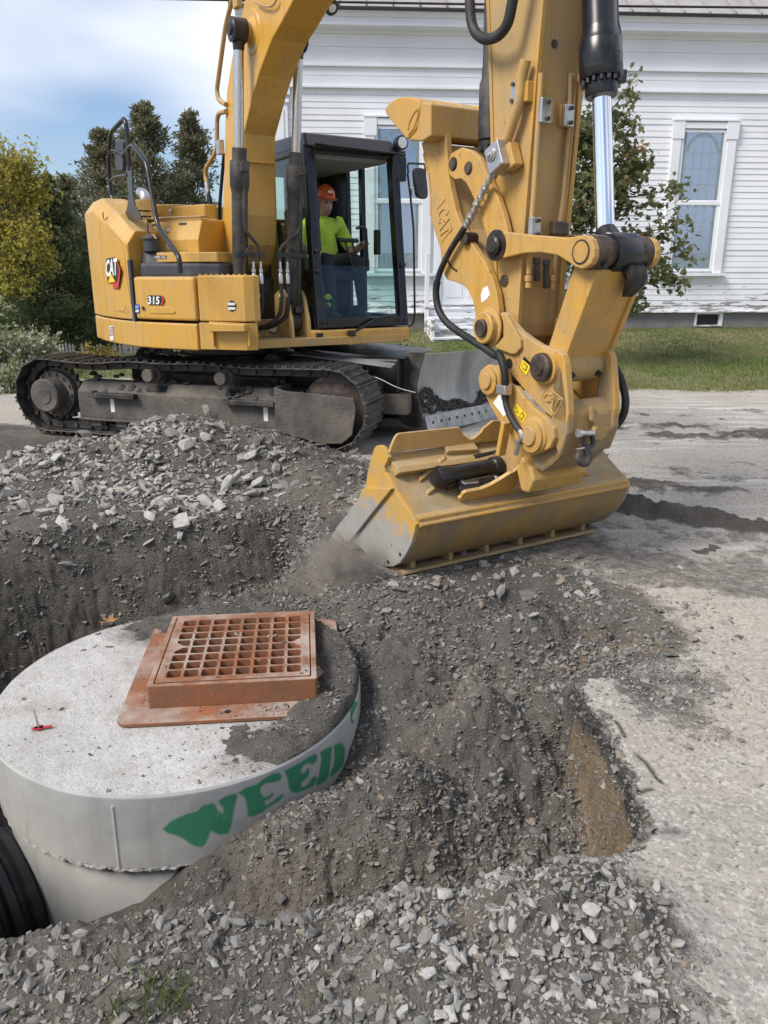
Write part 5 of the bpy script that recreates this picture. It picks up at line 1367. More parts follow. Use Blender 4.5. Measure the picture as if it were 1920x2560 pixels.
# fuel tank, its yellow rail, cap
q = MB().plan([(.50, -1.10), (.62, -1.13), (.80, -1.03), (1.20, -.76), (1.30, -.60), (1.2, -.40), (.3, -.40), (.3, -.9)], 1.56, 1.69)
q.hexa([(.42, -1.10, 1.60), (.66, -1.09, 1.60), (.80, -.90, 1.60), (.5, -.8, 1.60), (.46, -1.06, 1.80), (.60, -1.06, 1.80), (.70, -.90, 1.80), (.5, -.84, 1.80)])
ft = q.build('fuel_tank', M['grey_plastic'], exc, .03, 3)
q = MB().plan([(.80, -1.02), (1.20, -.755), (1.29, -.62), (1.2, -.45), (.6, -.6)], 1.694, 1.778); fr2 = q.build('tank_rail', M['yellow'], exc, .008)
rn = Vector((-.755 + 1.02, -(1.20 - .80), 0)).normalized(); rp = lambda pts: on_plane((.80, -1.02, 1.73), rn, pts, cL)
decal('fuel_label', rp([(1157, 1016), (1250, 1018), (1249, 1042), (1157, 1040)]), rn, M['black_print'], fr2, .001)
t_ = rp([(1162, 1036), (1246, 1038), (1162, 1020)]); fit_text('lettering', 'DIESEL FUEL', M['white_print'], fr2, t_[0], t_[1], t_[2], .003, .01, .0005)
MB().lathe((.60, -1.0, 1.79), (0, 0, 1), [(.075, 0), (.075, .10), (.085, .105), (.085, .125), (.055, .13), (.05, .15), (.001, .15)], 28).build('fuel_cap', M['grey_plastic'], exc, .004)
MB().tube([(.60, -1.0, 1.93), (.69, -1.0, 1.935), (.73, -.99, 1.90)], .008, 8).build('cap_key', M['yellow_dusty'], exc)
# hood boxes
q = MB(); a_, b_ = Vector((.12, -1.02, 0)), Vector((.80, -.62, 0)); d_ = (b_ - a_).normalized(); hn = Vector((d_.y, -d_.x, 0))
q.prism([a_ + Vector((0, 0, 1.78)), a_ + hn * -.0 + Vector((0, 0, 1.90)), a_ - hn * .07 + Vector((0, 0, 2.075)), a_ - hn * .42 + Vector((0, 0, 2.09)), a_ - hn * .42 + Vector((0, 0, 1.70)), a_ - hn * .02 + Vector((0, 0, 1.70))], b_ - a_)
hd = q.build('service_box', M['yellow'], exc, .014, 3)
MB().prism([a_ - hn * .06 + Vector((0, 0, 2.085)) + d_ * -.01, a_ - hn * .14 + Vector((0, 0, 2.10)) + d_ * -.01, a_ - hn * .14 + Vector((0, 0, 2.12)) + d_ * -.01, a_ - hn * .05 + Vector((0, 0, 2.105)) + d_ * -.01], (b_ - a_) * 1.02).build('box_lid_edge', M['yellow_dusty'], hd, .004)
bx = lambda s, up, o=0.0: a_ + d_ * s + hn * (o - .07 * max(0, (up - 1.90) / .175)) + Vector((0, 0, up))
for s_, w_ in ((.18, .06), (.52, .09)): MB().prism([bx(s_, 2.035, .003), bx(s_ + w_, 2.035, .003), bx(s_ + w_, 2.055, .003), bx(s_, 2.055, .003)], hn * .003).build('box_slot', M['dark_room'], hd)
MB().lathe(bx(.40, 1.985, .0), hn, [(.028, 0), (.028, .006), (.012, .010), (.012, .022), (.001, .024)], 16).build('latch', M['zinc'], hd)
MB().lathe(bx(.42, 1.85, .0), hn, [(.030, 0.001), (.030, .002), (.001, .002)], 18).build('round_sticker', M['white_print'], hd)
MB().prism([bx(.41, 1.835, .003), bx(.435, 1.84, .003), bx(.43, 1.865, .003), bx(.408, 1.86, .003)], hn * .001).build('sticker_mark', M['red_print'], hd)
q = MB(); q.plan([(-.9, -.95), (-.25, -.90), (-.02, -.58), (-.02, .15), (-.9, .15)], 2.0, 2.262); hb_ = q.build('engine_hood', M['yellow'], exc, .018, 3)
MB().cyl((-.05, -.60, 2.20), (-.01, -.62, 2.20), .014).cyl((-.02, -.61, 2.19), (-.02, -.61, 2.08), .006, None, 8).build('hood_latch', M['zinc'], hb_)
MB().plan([(.04, -.62), (.52, -.45), (.52, -.33), (.04, -.33)], 2.10, 2.232).build('hood_cap', M['yellow'], exc, .012)
MB().plan([(.02, -.72), (.58, -.52), (.58, -.34), (.02, -.34)], 1.6, 2.10).build('air_box', M['yellow_dusty'], exc, .012)
exh = on_plane((0, -.62, 0), (0, 1, 0), [(1090, 640), (1090, 590), (1080, 548), (1055, 545)], cL)
MB().tube([exh[0], exh[1], exh[1] * .3 + exh[2] * .7, exh[3]], .055, 18, .08, 6).build('exhaust_pipe', M['zinc'], exc)
# handrails, mirror
hr = lambda pts, y=-1.1: [(x, y, z) for x, z in side(pts, y, cL)]
q = MB().tube(hr([(920, 268), (995, 178), (1098, 312), (1180, 790), (1345, 1030), (1352, 1150)]), .021, 12, .10, 6); hrl = q.build('handrail', M['black'], exc)
q = MB().tube(hr([(838, 605), (818, 420), (818, 260), (832, 90), (930, -10), (945, 20), (958, 180), (972, 380)]), .021, 12, .09, 6); q.build('grab_hoop', M['black'], exc)
q = MB().tube(hr([(845, 600), (806, 478), (860, 430), (955, 414)]), .017, 10, .06); q.build('grab_rung', M['black'], exc)
q = MB().tube(hr([(800, 290), (838, 226), (880, 236), (930, 256)]), .013, 8, .04); q.build('mirror_bracket', M['black'], exc)
pdl = side([(950, 348), (990, 348), (1000, 560), (1015, 640), (1062, 722), (1062, 748), (936, 748), (936, 722), (962, 640), (966, 560)], -1.1, cL)
MB().plate(pdl, -1.106, -1.094).build('rail_plate', M['black'], exc, .003)
mr = soft(side([(888, 165), (912, 146), (940, 152), (946, 200), (944, 360), (930, 385), (896, 380), (886, 340), (884, 220)], -1.06, cL), 3)
MB().plate(mr, -1.09, -1.02, True).build('rear_view_mirror', M['grey_plastic'], exc, .01)
MB().tube(on_plane((.2, -1.0, 0), (0, 1, 0), [(1108, 758), (1110, 840), (1120, 868), (1100, 895)], cL), .006, 6, .03).build('cap_chain', M['black'], exc)

# ---- boom foot brackets, deck, swing motor cavity -----------------------------
for y0 in (-.52, -.33, .03, .205):
    q = MB().plate([(.55, 1.0), (1.42, 1.0), (1.40, 1.18), (1.32, 1.38), (1.26, 1.44), (1.18, 1.46), (1.08, 1.42), (.8, 1.30), (.55, 1.25)], y0 - .016, y0 + .016); q.build('boom_bracket', M['yellow_dusty'], exc, .006)
for y0 in (-.31, .03):
    MB().plate([(.05, 1.0), (.75, 1.0), (.62, 1.5), (.45, 1.72), (.30, 1.74), (.18, 1.62)], y0 - .018, y0 + .018).build('boom_foot_bracket', M['yellow_dusty'], exc, .006)
MB().plan([(1.05, -.50), (1.16, -.50), (1.16, .02), (1.05, .02)], 1.02, 1.18).build('deck_plate', M['yellow_dusty'], exc, .005)
MB().plan([(.95, -.50), (1.04, -.50), (1.04, .02), (.95, .02)], 1.02, 1.55).build('swing_motor', M['black'], exc, .01)
MB().lathe((1.165, -.06, 1.10), (1, 0, 0), [(.0, -.01), (.055, -.01), (.058, .01), (.04, .02), (.035, .012), (.02, .012), (.016, .024), (.001, .024)], 24).build('horn', M['zinc'], exc)
MB().plan([(1.40, -.46), (1.47, -.46), (1.47, 1.24), (1.40, 1.24)], .95, 1.0).build('deck_edge', M['yellow_dusty'], exc, .004)

# ---- cab -------------------------------------------------------------------
def beam(q, a, b, w, d):
    """box beam a-b, w across (y) and d deep (x)"""
    a, b = Vector(a), Vector(b); ux, uy = Vector((d / 2, 0, 0)), Vector((0, w / 2, 0))
    if abs((b - a).z) < abs((b - a).x) or abs((b - a).z) < abs((b - a).y):
        if abs((b - a).y) > abs((b - a).x): uy = Vector((0, 0, w / 2))
        else: ux = Vector((0, 0, w / 2)); uy = Vector((0, d / 2, 0))
    q.hexa([a - ux - uy, a + ux - uy, a + ux + uy, a - ux + uy, b - ux - uy, b + ux - uy, b + ux + uy, b - ux + uy])
CY0, CY1, CXb, CXt, CXr = .275, 1.265, 1.41, 1.20, -.42
CZ0, CZ1 = 1.10, 2.72
q = MB()
for y in (CY0 + .035, CY1 - .03): beam(q, (CXb, y, CZ0), (CXt, y, CZ1), .085, .11)                 # front pillars
beam(q, (.20, CY0 + .03, CZ0), (.16, CY0 + .03, CZ1), .06, .12); beam(q, (.30, CY1 - .03, CZ0), (.24, CY1 - .03, CZ1), .06, .12)
for y in (CY0 + .035, CY1 - .035): beam(q, (CXr, y, CZ0), (CXr + .05, y, CZ1), .08, .12)
beam(q, (CXb, CY0, CZ0 + .045), (CXb, CY1, CZ0 + .045), .09, .10)                                   # front lower rail
beam(q, (CXt - .01, CY0, CZ1 - .03), (CXt - .01, CY1, CZ1 - .03), .07, .10)
for y in (CY0 + .03, CY1 - .03): beam(q, (CXr, y, CZ1 - .03), (CXt, y, CZ1 - .03), .08, .06); beam(q, (CXr, y, CZ0 + .05), (CXb, y, CZ0 + .05), .10, .06)
cab = q.build('cab', M['black_gloss'], exc, .012, 3)
MB().hexa([(CXr - .05, CY0 - .01, 2.70), (CXt + .10, CY0 - .01, 2.70), (CXt + .10, CY1 + .02, 2.70), (CXr - .05, CY1 + .02, 2.70), (CXr, CY0 + .05, 2.86), (CXt - .02, CY0 + .03, 2.83), (CXt - .02, CY1 - .03, 2.83), (CXr, CY1 - .05, 2.86)]).build('roof', M['black_gloss'], cab, .02, 3)
MB().hexa([(CXt + .02, CY0 + .09, 2.722), (CXt + .26, CY0 + .12, 2.690), (CXt + .26, CY1 - .03, 2.665), (CXt + .02, CY1 - .03, 2.70), (CXt + .02, CY0 + .09, 2.742), (CXt + .26, CY0 + .12, 2.702), (CXt + .26, CY1 - .03, 2.677), (CXt + .02, CY1 - .03, 2.72)]).build('visor', M['black'], cab, .004)
MB().span(CXr, 1.15, CY0 + .07, CY1 - .07, 2.62, 2.66).build('headliner', simple('grey_headliner', (.22, .22, .22), .9), cab)
MB().span(CXr - .02, CXr + .03, CY0 + .06, CY1 - .06, 1.12, 2.18).span(CXr - .02, CXr + .03, CY0 + .06, CY0 + .16, 2.18, 2.65).span(CXr - .02, CXr + .03, CY1 - .45, CY1 - .06, 2.18, 2.65).build('rear_wall', M['black'], cab, .01)
MB().hexa([(CXr + .05, CY1 - .05, 1.2), (.33, CY1 - .05, 1.2), (.33, CY1 - .02, 1.2), (CXr + .05, CY1 - .02, 1.2), (CXr + .05, CY1 - .05, 2.64), (.26, CY1 - .05, 2.64), (.26, CY1 - .02, 2.64), (CXr + .05, CY1 - .02, 2.64)]).build('quarter_panel', M['black'], cab)
MB().span(CXr, CXb - .06, CY0 + .06, CY1 - .06, 1.10, 1.16).build('floor', M['rubber'], cab)
# glazing
MB().hexa([(CXb + .005, CY0 + .08, 1.19), (CXb + .011, CY0 + .08, 1.19), (CXb + .011, CY1 - .07, 1.19), (CXb + .005, CY1 - .07, 1.19), (CXb - .065, CY0 + .08, 1.675), (CXb - .059, CY0 + .08, 1.675), (CXb - .059, CY1 - .07, 1.655), (CXb - .065, CY1 - .07, 1.655)]).build('lower_windscreen', M['cab_glass'], cab)
MB().hexa([(.26, CY0 + .005, 1.28), (1.32, CY0 + .005, 1.22), (1.32, CY0 + .011, 1.22), (.26, CY0 + .011, 1.28), (.22, CY0 + .005, 2.64), (1.17, CY0 + .005, 2.64), (1.17, CY0 + .011, 2.64), (.22, CY0 + .011, 2.64)]).build('side_window', M['cab_glass'], cab)
MB().hexa([(CXr + .06, CY0 + .005, 1.7), (.13, CY0 + .005, 1.7), (.13, CY0 + .011, 1.7), (CXr + .06, CY0 + .011, 1.7), (CXr + .10, CY0 + .005, 2.62), (.09, CY0 + .005, 2.62), (.09, CY0 + .011, 2.62), (CXr + .10, CY0 + .011, 2.62)]).build('rear_side_window', M['cab_glass'], cab)
MB().hexa([(.36, CY1 - .012, 1.35), (1.33, CY1 - .012, 1.25), (1.33, CY1 - .006, 1.25), (.36, CY1 - .006, 1.35), (.30, CY1 - .012, 2.62), (1.16, CY1 - .012, 2.62), (1.16, CY1 - .006, 2.62), (.30, CY1 - .006, 2.62)]).build('door_window', M['cab_glass'], cab)
dr = MB(); beam(dr, (.62, CY1 - .02, 1.2), (.58, CY1 - .02, 2.64), .05, .07); beam(dr, (.36, CY1 - .03, 1.62), (.62, CY1 - .03, 1.62), .08, .05); dr.build('door_frame', M['black_gloss'], cab, .008)
MB().hexa([(CXr + .02, CY0 + .16, 2.18), (CXr + .02, CY1 - .45, 2.18), (CXr + .026, CY1 - .45, 2.18), (CXr + .026, CY0 + .16, 2.18), (CXr + .02, CY0 + .16, 2.65), (CXr + .02, CY1 - .45, 2.65), (CXr + .026, CY1 - .45, 2.65), (CXr + .026, CY0 + .16, 2.65)]).build('rear_window', M['cab_glass'], cab)
# lower dark side panel and belt line below the side window
MB().hexa([(.2, CY0 - .01, 1.06), (1.42, CY0 - .01, 1.06), (1.42, CY0 + .05, 1.06), (.2, CY0 + .05, 1.06), (.2, CY0 - .01, 1.30), (1.38, CY0 - .01, 1.22), (1.38, CY0 + .05, 1.22), (.2, CY0 + .05, 1.30)]).build('side_sill', M['black'], cab, .01)
for y in (CY0 + .10, CY0 + .04): MB().lathe((CXb + .05, y, CZ0 + .05), (1, 0, 0), [(.014, 0), (.014, .012), (.001, .014)], 8).build('bolt', M['black_gloss'], cab)
for y in (CY1 - .10, CY1 - .03): MB().lathe((CXb + .05, y, CZ0 + .05), (1, 0, 0), [(.014, 0), (.014, .012), (.001, .014)], 8).build('bolt', M['black_gloss'], cab)
for y, z in ((CY0 + .03, 1.62), (CY0 + .03, 1.80), (CY1 - .03, 1.68)): MB().lathe((CXb - (z - 1.1) * .13 + .05, y, z), (1, 0, 0), [(.020, 0), (.022, .02), (.012, .03), (.012, .05), (.022, .055), (.001, .06)], 12).build('window_catch', M['black'], cab)
q = MB(); beam(q, (1.33, CY0 + .085, 1.8), (1.22, CY0 + .095, 2.64), .03, .05); q.box((1.27, CY0 + .10, 2.16), (.06, .04, .16)); q.build('windscreen_track', M['black'], cab, .004)
MB().plan([(.62, .165), (.72, .20), (1.47, .20), (1.475, 1.27), (1.44, 1.30), (.6, 1.30)], .945, 1.085).build('cab_sill', M['yellow'], exc, .02, 3)
dpt = on_plane((1.3, .2, 1.05), (0, 1, 0), [(545, 1712), (587, 1712), (587, 1766), (545, 1766)], cC); 
MB().prism([Vector((1.475, y, z)) for y, z in ((.24, .99), (.31, .99), (.31, 1.06), (.24, 1.06))], (.002, 0, 0)).build('sill_sticker', M['black_print'], exc)
wp = lambda pts, x=1.50: [(x, y, z) for y, z in front(pts, x, cC)]
MB().tube(wp([(900, 1760), (950, 1755), (1140, 1640), (1285, 1618)]), .011, 8, .05).tube(wp([(925, 1772), (1160, 1655)]), .007, 6).build('wiper_arm', M['black'], cab)
MB().box(wp([(925, 1768)])[0], (.05, .075, .055)).build('wiper_motor', M['black'], cab, .012)
# work lamp and bracket on the roof corner, mirror and grab rail on the door side
lc = on_plane((1.30, 0, 0), (1, 0, 0), [(1340, 188)], cC)[0]
q = MB(); q.lathe(lc - Vector((.06, 0, 0)), (1, 0, 0), [(.02, -.02), (.06, 0), (.066, .03), (.066, .075), (.058, .08)], 24); wl_ = q.build('work_lamp', M['black'], cab)
MB().lathe(lc + Vector((.012, 0, 0)), (1, 0, 0), [(.001, 0), (.058, 0), (.05, .008), (.001, .010)], 24).build('lamp_lens', M['white_print'], wl_)
MB().span(1.14, 1.24, lc[1] - .22, lc[1] + .09, 2.66, 2.74).span(1.18, 1.27, lc[1] - .02, lc[1] + .08, 2.46, 2.68).build('lamp_bracket', M['black_gloss'], cab, .012)
mx_ = lambda pts, x=1.28: [(x, y, z) for y, z in front(pts, x, cC)]
MB().tube(mx_([(1395, 440), (1390, 358), (1535, 365), (1540, 520)]), .010, 8, .03).build('mirror_bracket', M['black'], cab)
mo = soft([(y, z) for y, z in front([(1440, 410), (1470, 398), (1515, 408), (1530, 440), (1545, 560), (1546, 630), (1525, 655), (1480, 645), (1455, 610), (1436, 470)], 1.30, cC)], 3)
MB().prism([(1.28, y, z) for y, z in mo], (.05, 0, 0), True).build('side_mirror', M['grey_plastic'], cab, .008)
MB().tube(mx_([(1390, 440), (1415, 640), (1440, 900), (1450, 1640), (1430, 1700), (1395, 1712)], 1.36), .011, 8, .06).build('door_grab_rail', M['black'], cab)
MB().tube(mx_([(1405, 560), (1440, 570)], 1.36), .012, 6).box(mx_([(1425, 605)], 1.36)[0], (.05, .03, .05)).build('rail_clamp', M['zinc'], cab)
# interior: seat, consoles, levers
q = MB(); q.span(.30, .86, .52, 1.02, 1.52, 1.64).hexa([(.22, .54, 1.6), (.36, .54, 1.6), (.36, 1.0, 1.6), (.22, 1.0, 1.6), (.08, .56, 2.25), (.20, .56, 2.25), (.20, .98, 2.25), (.08, .98, 2.25)]).span(.06, .18, .66, .88, 2.27, 2.46)
q.build('seat', M['grey_plastic'], cab, .04, 3)
MB().span(.35, .80, .60, .95, 1.16, 1.52).build('seat_base', M['black'], cab, .01)
for y in (.43, 1.08): MB().span(.35, .95, y - .05, y + .05, 1.62, 1.74).build('console', M['black'], cab, .015)
lv = lambda pts, x: [(x, y, z) for y, z in front(pts, x, cC)]
for nm, a, b, hd_ in (('left', (985, 1400), (870, 1000), (855, 998)), ('right', (1040, 1400), (930, 1010), (940, 1003))):
    P_ = lv([a, b], 1.20); lvr = MB().tube([P_[0] - Vector((0, 0, .25)) if False else Vector(P_[0]), Vector(P_[1])], .010, 8).build('travel_lever', M['black'], cab)
    h_ = Vector(lv([hd_], 1.20)[0]); MB().cyl(h_ + Vector((0, -.055, .005)), h_ + Vector((0, .055, .0)), .020, None, 12).build('lever_grip', M['rubber'], lvr, .006)
MB().span(.98, 1.05, 1.15, 1.20, 1.78, 2.02).build('monitor', M['black'], cab, .01)
gr = lv([(965, 900), (1010, 885), (1045, 900), (1050, 1000), (1060, 1200)], 1.12)
MB().tube(gr, .014, 8, .05).build('interior_rail', M['black'], cab)
MB().span(.9, 1.15, .42, .56, 1.16, 1.30).span(.85, 1.0, .85, 1.05, 1.16, 1.28).build('pedal_box', M['rubber'], cab, .02)
MB().tube(spline(on_plane((1.1, .6, 1.3), (1, 0, 0), [(715, 1490), (735, 1465), (760, 1490), (755, 1530), (725, 1535)], cC), 5), .03, 8).build('work_glove', simple('hi_vis_glove', (.35, .42, .05), .8), cab)

# ---- boom ------------------------------------------------------------------
bp = side([(470, 60), (415, 290), (385, 450), (350, 680), (340, 850), (335, 1050), (330, 1300), (322, 1500)], Yn, cG)
bp += [(.53, 1.95), (.38, 1.74), (.30, 1.60), (.38, 1.46), (.52, 1.45), (.66, 1.50), (1.02, 1.68), (1.14, 1.85), (1.19, 2.1)]
bl2 = side([(490, 1200), (488, 1000), (508, 880), (545, 720), (590, 560), (640, 420), (690, 290), (760, 170), (850, 0)], Yn, cG)
bp += [(x - .03, z) for x, z in bl2[:2]] + bl2[2:]
bp += [(2.75, 3.66), (3.3, 3.78), (4.2, 3.76), (4.62, 3.72), (4.72, 3.85), (4.62, 4.02), (4.1, 4.22), (3.3, 4.48), (2.6, 4.55), (2.05, 4.40), (1.68, 4.05)]
q = MB(); n_ = len(bp)
q.plate(bp, Yn, Yf)
boom = q.build('boom', M['yellow'], exc, .012, 2)
bs_ = side([(500, 1160), (690, 1180)], Yn, cG)
MB().span(1.16, 1.235, Yn + .01, Yf - .01, 2.535, 2.548).build('weld_seam', M['yellow'], boom)
boss = side([(560, 195)], Yn, cG)[0]
PINZ = (boss[0] - .01, boss[1])
CT = Vector((1.50, 0, 3.475)); CF = Vector((1.21, 0, 1.16))
MB().lathe((CT.x, YM - .30, CT.z), (0, 1, 0), [(.055, 0), (.07, .01), (.07, .12), (.10, .135), (.125, .15), (.125, .45), (.10, .465), (.07, .48), (.07, .59), (.055, .60)], 36).build('cylinder_pin_boss', M['yellow'], boom)
MB().lathe((CT.x, Yn - .006, CT.z), (0, 1, 0), [(.13, 0), (.16, 0), (.168, .006), (.16, .012)], 36).build('boss_ring', M['yellow'], boom)
pipe = lambda pts, y, crop: [(x, y, z) for x, z in side(pts, y, crop)]
MB().tube(pipe([(395, -20), (340, 200), (275, 680), (290, 750), (345, 785)], Yn - .02, cG), .021, 10, .08, 6).build('boom_pipe', M['yellow_dusty'], boom)
MB().tube(pipe([(345, 835), (290, 850), (278, 900), (277, 1130), (195, 1260), (190, 1320), (200, 1370)], Yn - .02, cG), .021, 10, .09, 6).build('boom_pipe', M['yellow_dusty'], boom)
MB().box(pipe([(300, 1105)], Yn - .02, cG)[0], (.09, .05, .12)).build('pipe_clamp', M['zinc'], boom, .004)
MB().box(pipe([(430, 20)], Yn - .02, cG)[0], (.10, .05, .08)).build('pipe_clamp', M['yellow_dusty'], boom, .006)
hose_p = pipe([(1605, 600), (1560, 680), (1575, 830), (1590, 1000)], Yn - .02, cL); hose_p = pipe([(200, 1370), (207, 1430), (225, 1530), (245, 1700), (255, 1860), (262, 1960)], Yn - .02, cG)
q = MB().tube(spline(hose_p, 6), .019, 10); hs = q.build('boom_hose', M['rubber'], boom)
sp_pts = spline(hose_p, 14); q = MB()
for k in range(14, len(sp_pts) - 2, 1): 
    a, b = sp_pts[k], sp_pts[k + 1]; q.cyl(a, a * .55 + b * .45, .0235, None, 10)
tag(q.build('hose_guard_coil', M['grey_plastic'], hs), kind='stuff')
MB().tube(spline(pipe([(200, 1370), (207, 1430), (214, 1500)], Yn - .02, cG), 4), .026, 10).build('hose_crimp', M['zinc'], hs)
MB().tube(spline(pipe([(330, 1150), (318, 1300), (300, 1520), (296, 1700), (290, 1900), (300, 2050)], Yn + .10, cG), 5), .018, 8).build('boom_hose', M['rubber'], boom)
lp = on_plane((0, Yf + .10, 0), (0, 1, 0), [(1130, 75)], cG)[0]
q = MB().lathe(lp + Vector((-.06, 0, .07)), Vector((.75, .1, -.62)), [(.02, -.03), (.055, .0), (.062, .04), (.058, .09), (.05, .095)], 20); blmp = q.build('boom_lamp', M['black'], boom)
MB().lathe(lp + Vector((-.06, 0, .07)) + Vector((.75, .1, -.62)).normalized() * .092, Vector((.75, .1, -.62)), [(.001, 0), (.05, 0), (.001, .008)], 20).build('lamp_lens', M['white_print'], blmp)
MB().tube(pipe([(565, 15), (620, 45), (680, 50), (715, 20), (725, -20)], Yn - .03, cG), .009, 6, .03).build('lamp_guard', M['yellow_dusty'], boom)

# boom cylinders
for y, nm in ((-.405, 0), (.125, 1)):
    ax = (CF - CT).normalized(); L_ = (CF - CT).length
    top, foot = Vector((CT.x, y, CT.z)), Vector((CF.x, y, CF.z)); g0 = top + ax * .86
    q = MB(); q.lathe(g0, ax, [(.055, 0), (.062, .004), (.062, .10), (.078, .105), (.084, .12), (.084, .30), (.074, .34), (.070, .36), (.070, L_ - .86 - .12), (.05, L_ - .86 - .10)], 28)
    q.lathe(foot + Vector((0, -.055, 0)), (0, 1, 0), [(.04, 0), (.085, 0), (.085, .11), (.04, .11)], 24)
    bc = q.build('boom_cylinder', M['steel_dusty'], exc)
    MB().cyl(top + ax * .05, g0 + ax * .02, .041, None, 24).build('rod', M['chrome_dull'], bc)
    MB().lathe(top + Vector((0, -.058, 0)), (0, 1, 0), [(.02, -.012), (.075, -.012), (.08, -.006), (.092, -.004), (.092, .112), (.03, .112)], 28).cyl(top + ax * .06, top + ax * .14, .052, .045, 20).build('rod_eye', M['black'], bc)
    MB().lathe(top + Vector((0, -.072, 0)), (0, 1, 0), [(.001, -.012), (.04, -.012), (.045, 0)], 16).build('pin_cap', M['steel_dusty'], bc)
    q = MB()
    for k in range(14): a = 2 * math.pi * k / 14; e1, e2 = _frame(ax); p = g0 + ax * .115 + e1 * math.cos(a) * .074 + e2 * math.sin(a) * .074; q.cyl(p, p - ax * .014, .008, None, 6)
    tag(q.build('gland_bolts', M['steel_dusty'], bc), kind='stuff')
    # line down the barrel
    f_ = Vector((.075, .01, 0)) if nm == 0 else Vector((.075, .02, 0))
    p0 = g0 + ax * .16 + f_; MB().box(p0, (.06, .07, .075)).build('port_block', M['steel_dusty'], bc, .006)
    sx = 1 if nm == 0 else -1
    fit = .145 * sx
    pA = g0 + ax * .20 + f_; pB = g0 + ax * .66 + f_; 
    MB().tube([pA, pB, Vector((1.36, YM + (-.105 if nm == 0 else .085), 1.82)), Vector((1.36, YM + (-.105 if nm == 0 else .085), 1.70))], .014, 8, .06, 5).build('hydraulic_line', M['steel_dusty'], bc)
    pC = g0 + ax * 1.36 + f_; pD = g0 + ax * .92 + f_
    MB().tube([pC, pD, pD + Vector((.0, .03 * sx, .10)), Vector((1.36, YM + (-.175 if nm == 0 else .155), 1.83)), Vector((1.36, YM + (-.175 if nm == 0 else .155), 1.70))], .014, 8, .06, 5).build('hydraulic_line', M['steel_dusty'], bc)
    MB().box(pC, (.06, .08, .06)).build('port_block', M['steel_dusty'], bc, .006)
    ya, yb = (y - .07, YM - .06) if nm == 0 else (YM + .05, y + .09)
    MB().span(1.345, 1.375, ya, yb, 1.735, 1.775).build('line_clamp', M['black'], bc, .004)
hx = 1.36
for k, yy in enumerate((YM - .175, YM - .105, YM + .085, YM + .155)):
    MB().cyl((hx, yy, 1.70), (hx, yy, 1.60), .013, None, 8).lathe((hx, yy, 1.64), (0, 0, -1), [(.012, 0), (.021, .005), (.021, .03), (.014, .035), (.018, .05), (.022, .06), (.022, .13), (.014, .135)], 12).build('hose_fitting', M['zinc'], exc)
    P_ = [(hx, yy, 1.52), (hx + .01, yy - .005, 1.35), (hx - .01, yy - .03, 1.22), (hx - .08, yy - .12, 1.13), (hx - .2, yy - .24, 1.10)]
    hz = MB().tube(spline(P_, 6), .019, 10).build('hydraulic_hose', M['rubber'], exc)
    MB().cyl((hx + .003, yy - .002, 1.42), (hx + .006, yy - .003, 1.39), .0205, None, 10).build('hose_label', M['white_print'], hz)
q = MB(); cpts = spline([(1.0, .10, 2.05), (1.05, .10, 1.9), (1.06, .09, 1.7), (1.05, .07, 1.5)], 24)
for a, b in zip(cpts[:-1], cpts[1:]): q.cyl(a, a * .5 + b * .5, .026, None, 10)
cl_ = MB().tube(cpts, .02, 8).build('cable_conduit', M['rubber'], exc); tag(q.build('conduit_coil', M['rubber'], cl_), kind='stuff')
# ---- stick -----------------------------------------------------------------
si = side([(662, 0), (672, 400), (690, 750), (690, 1060), (700, 1330), (720, 1420)], Yn, cA)
so = side([(920, 0), (885, 450), (850, 900), (835, 1100), (812, 1450)], Yn, cA)
sp = [(4.42, 3.80), (4.50, 3.98), (4.72, 4.02), (4.98, 3.70), (5.06, 3.2)] + so + [(4.955, 1.27), (4.88, 1.22), (4.80, 1.24)] + si[::-1] + [(4.60, 3.1)]
stick = MB().plate(sp, Yn, Yf).build('stick', M['yellow_dusty'], exc, .010)
for y0, y1 in ((Yn - .008, Yn + .02), (Yf - .02, Yf + .008)):     # flange lips that stand proud of the front and rear plates
    MB().plate([(x + .014, z) for x, z in [(5.06, 3.2)] + so] + [(x - .008, z) for x, z in ([(5.06, 3.2)] + so)[::-1]], y0, y1).build('front_flange', M['yellow_worn'], stick, .003)
    MB().plate([(x - .014, z) for x, z in [(4.60, 3.1)] + si[:5]] + [(x + .008, z) for x, z in ([(4.60, 3.1)] + si[:5])[::-1]], y0, y1).build('rear_flange', M['yellow_worn'], stick, .003)
MB().cyl((4.86, Yn - .01, 1.30), (4.86, Yf + .01, 1.30), .085, None, 28).build('lower_boss', M['yellow_dusty'], stick)
for (px, py, r) in ((605, 905, .032), (612, 905, .02)):
    c = side([(px, py)], Yn, cK)[0]; MB().lathe((c[0], Yn - .001, c[1]), (0, -1, 0), [(r, 0), (r, .004), (r * .6, .006), (.001, .002)], 18).build('plug', M['rusty_steel'], stick)
pl = lambda pts, y, crop=cA: [(x, y, z) for x, z in side(pts, y, crop)]
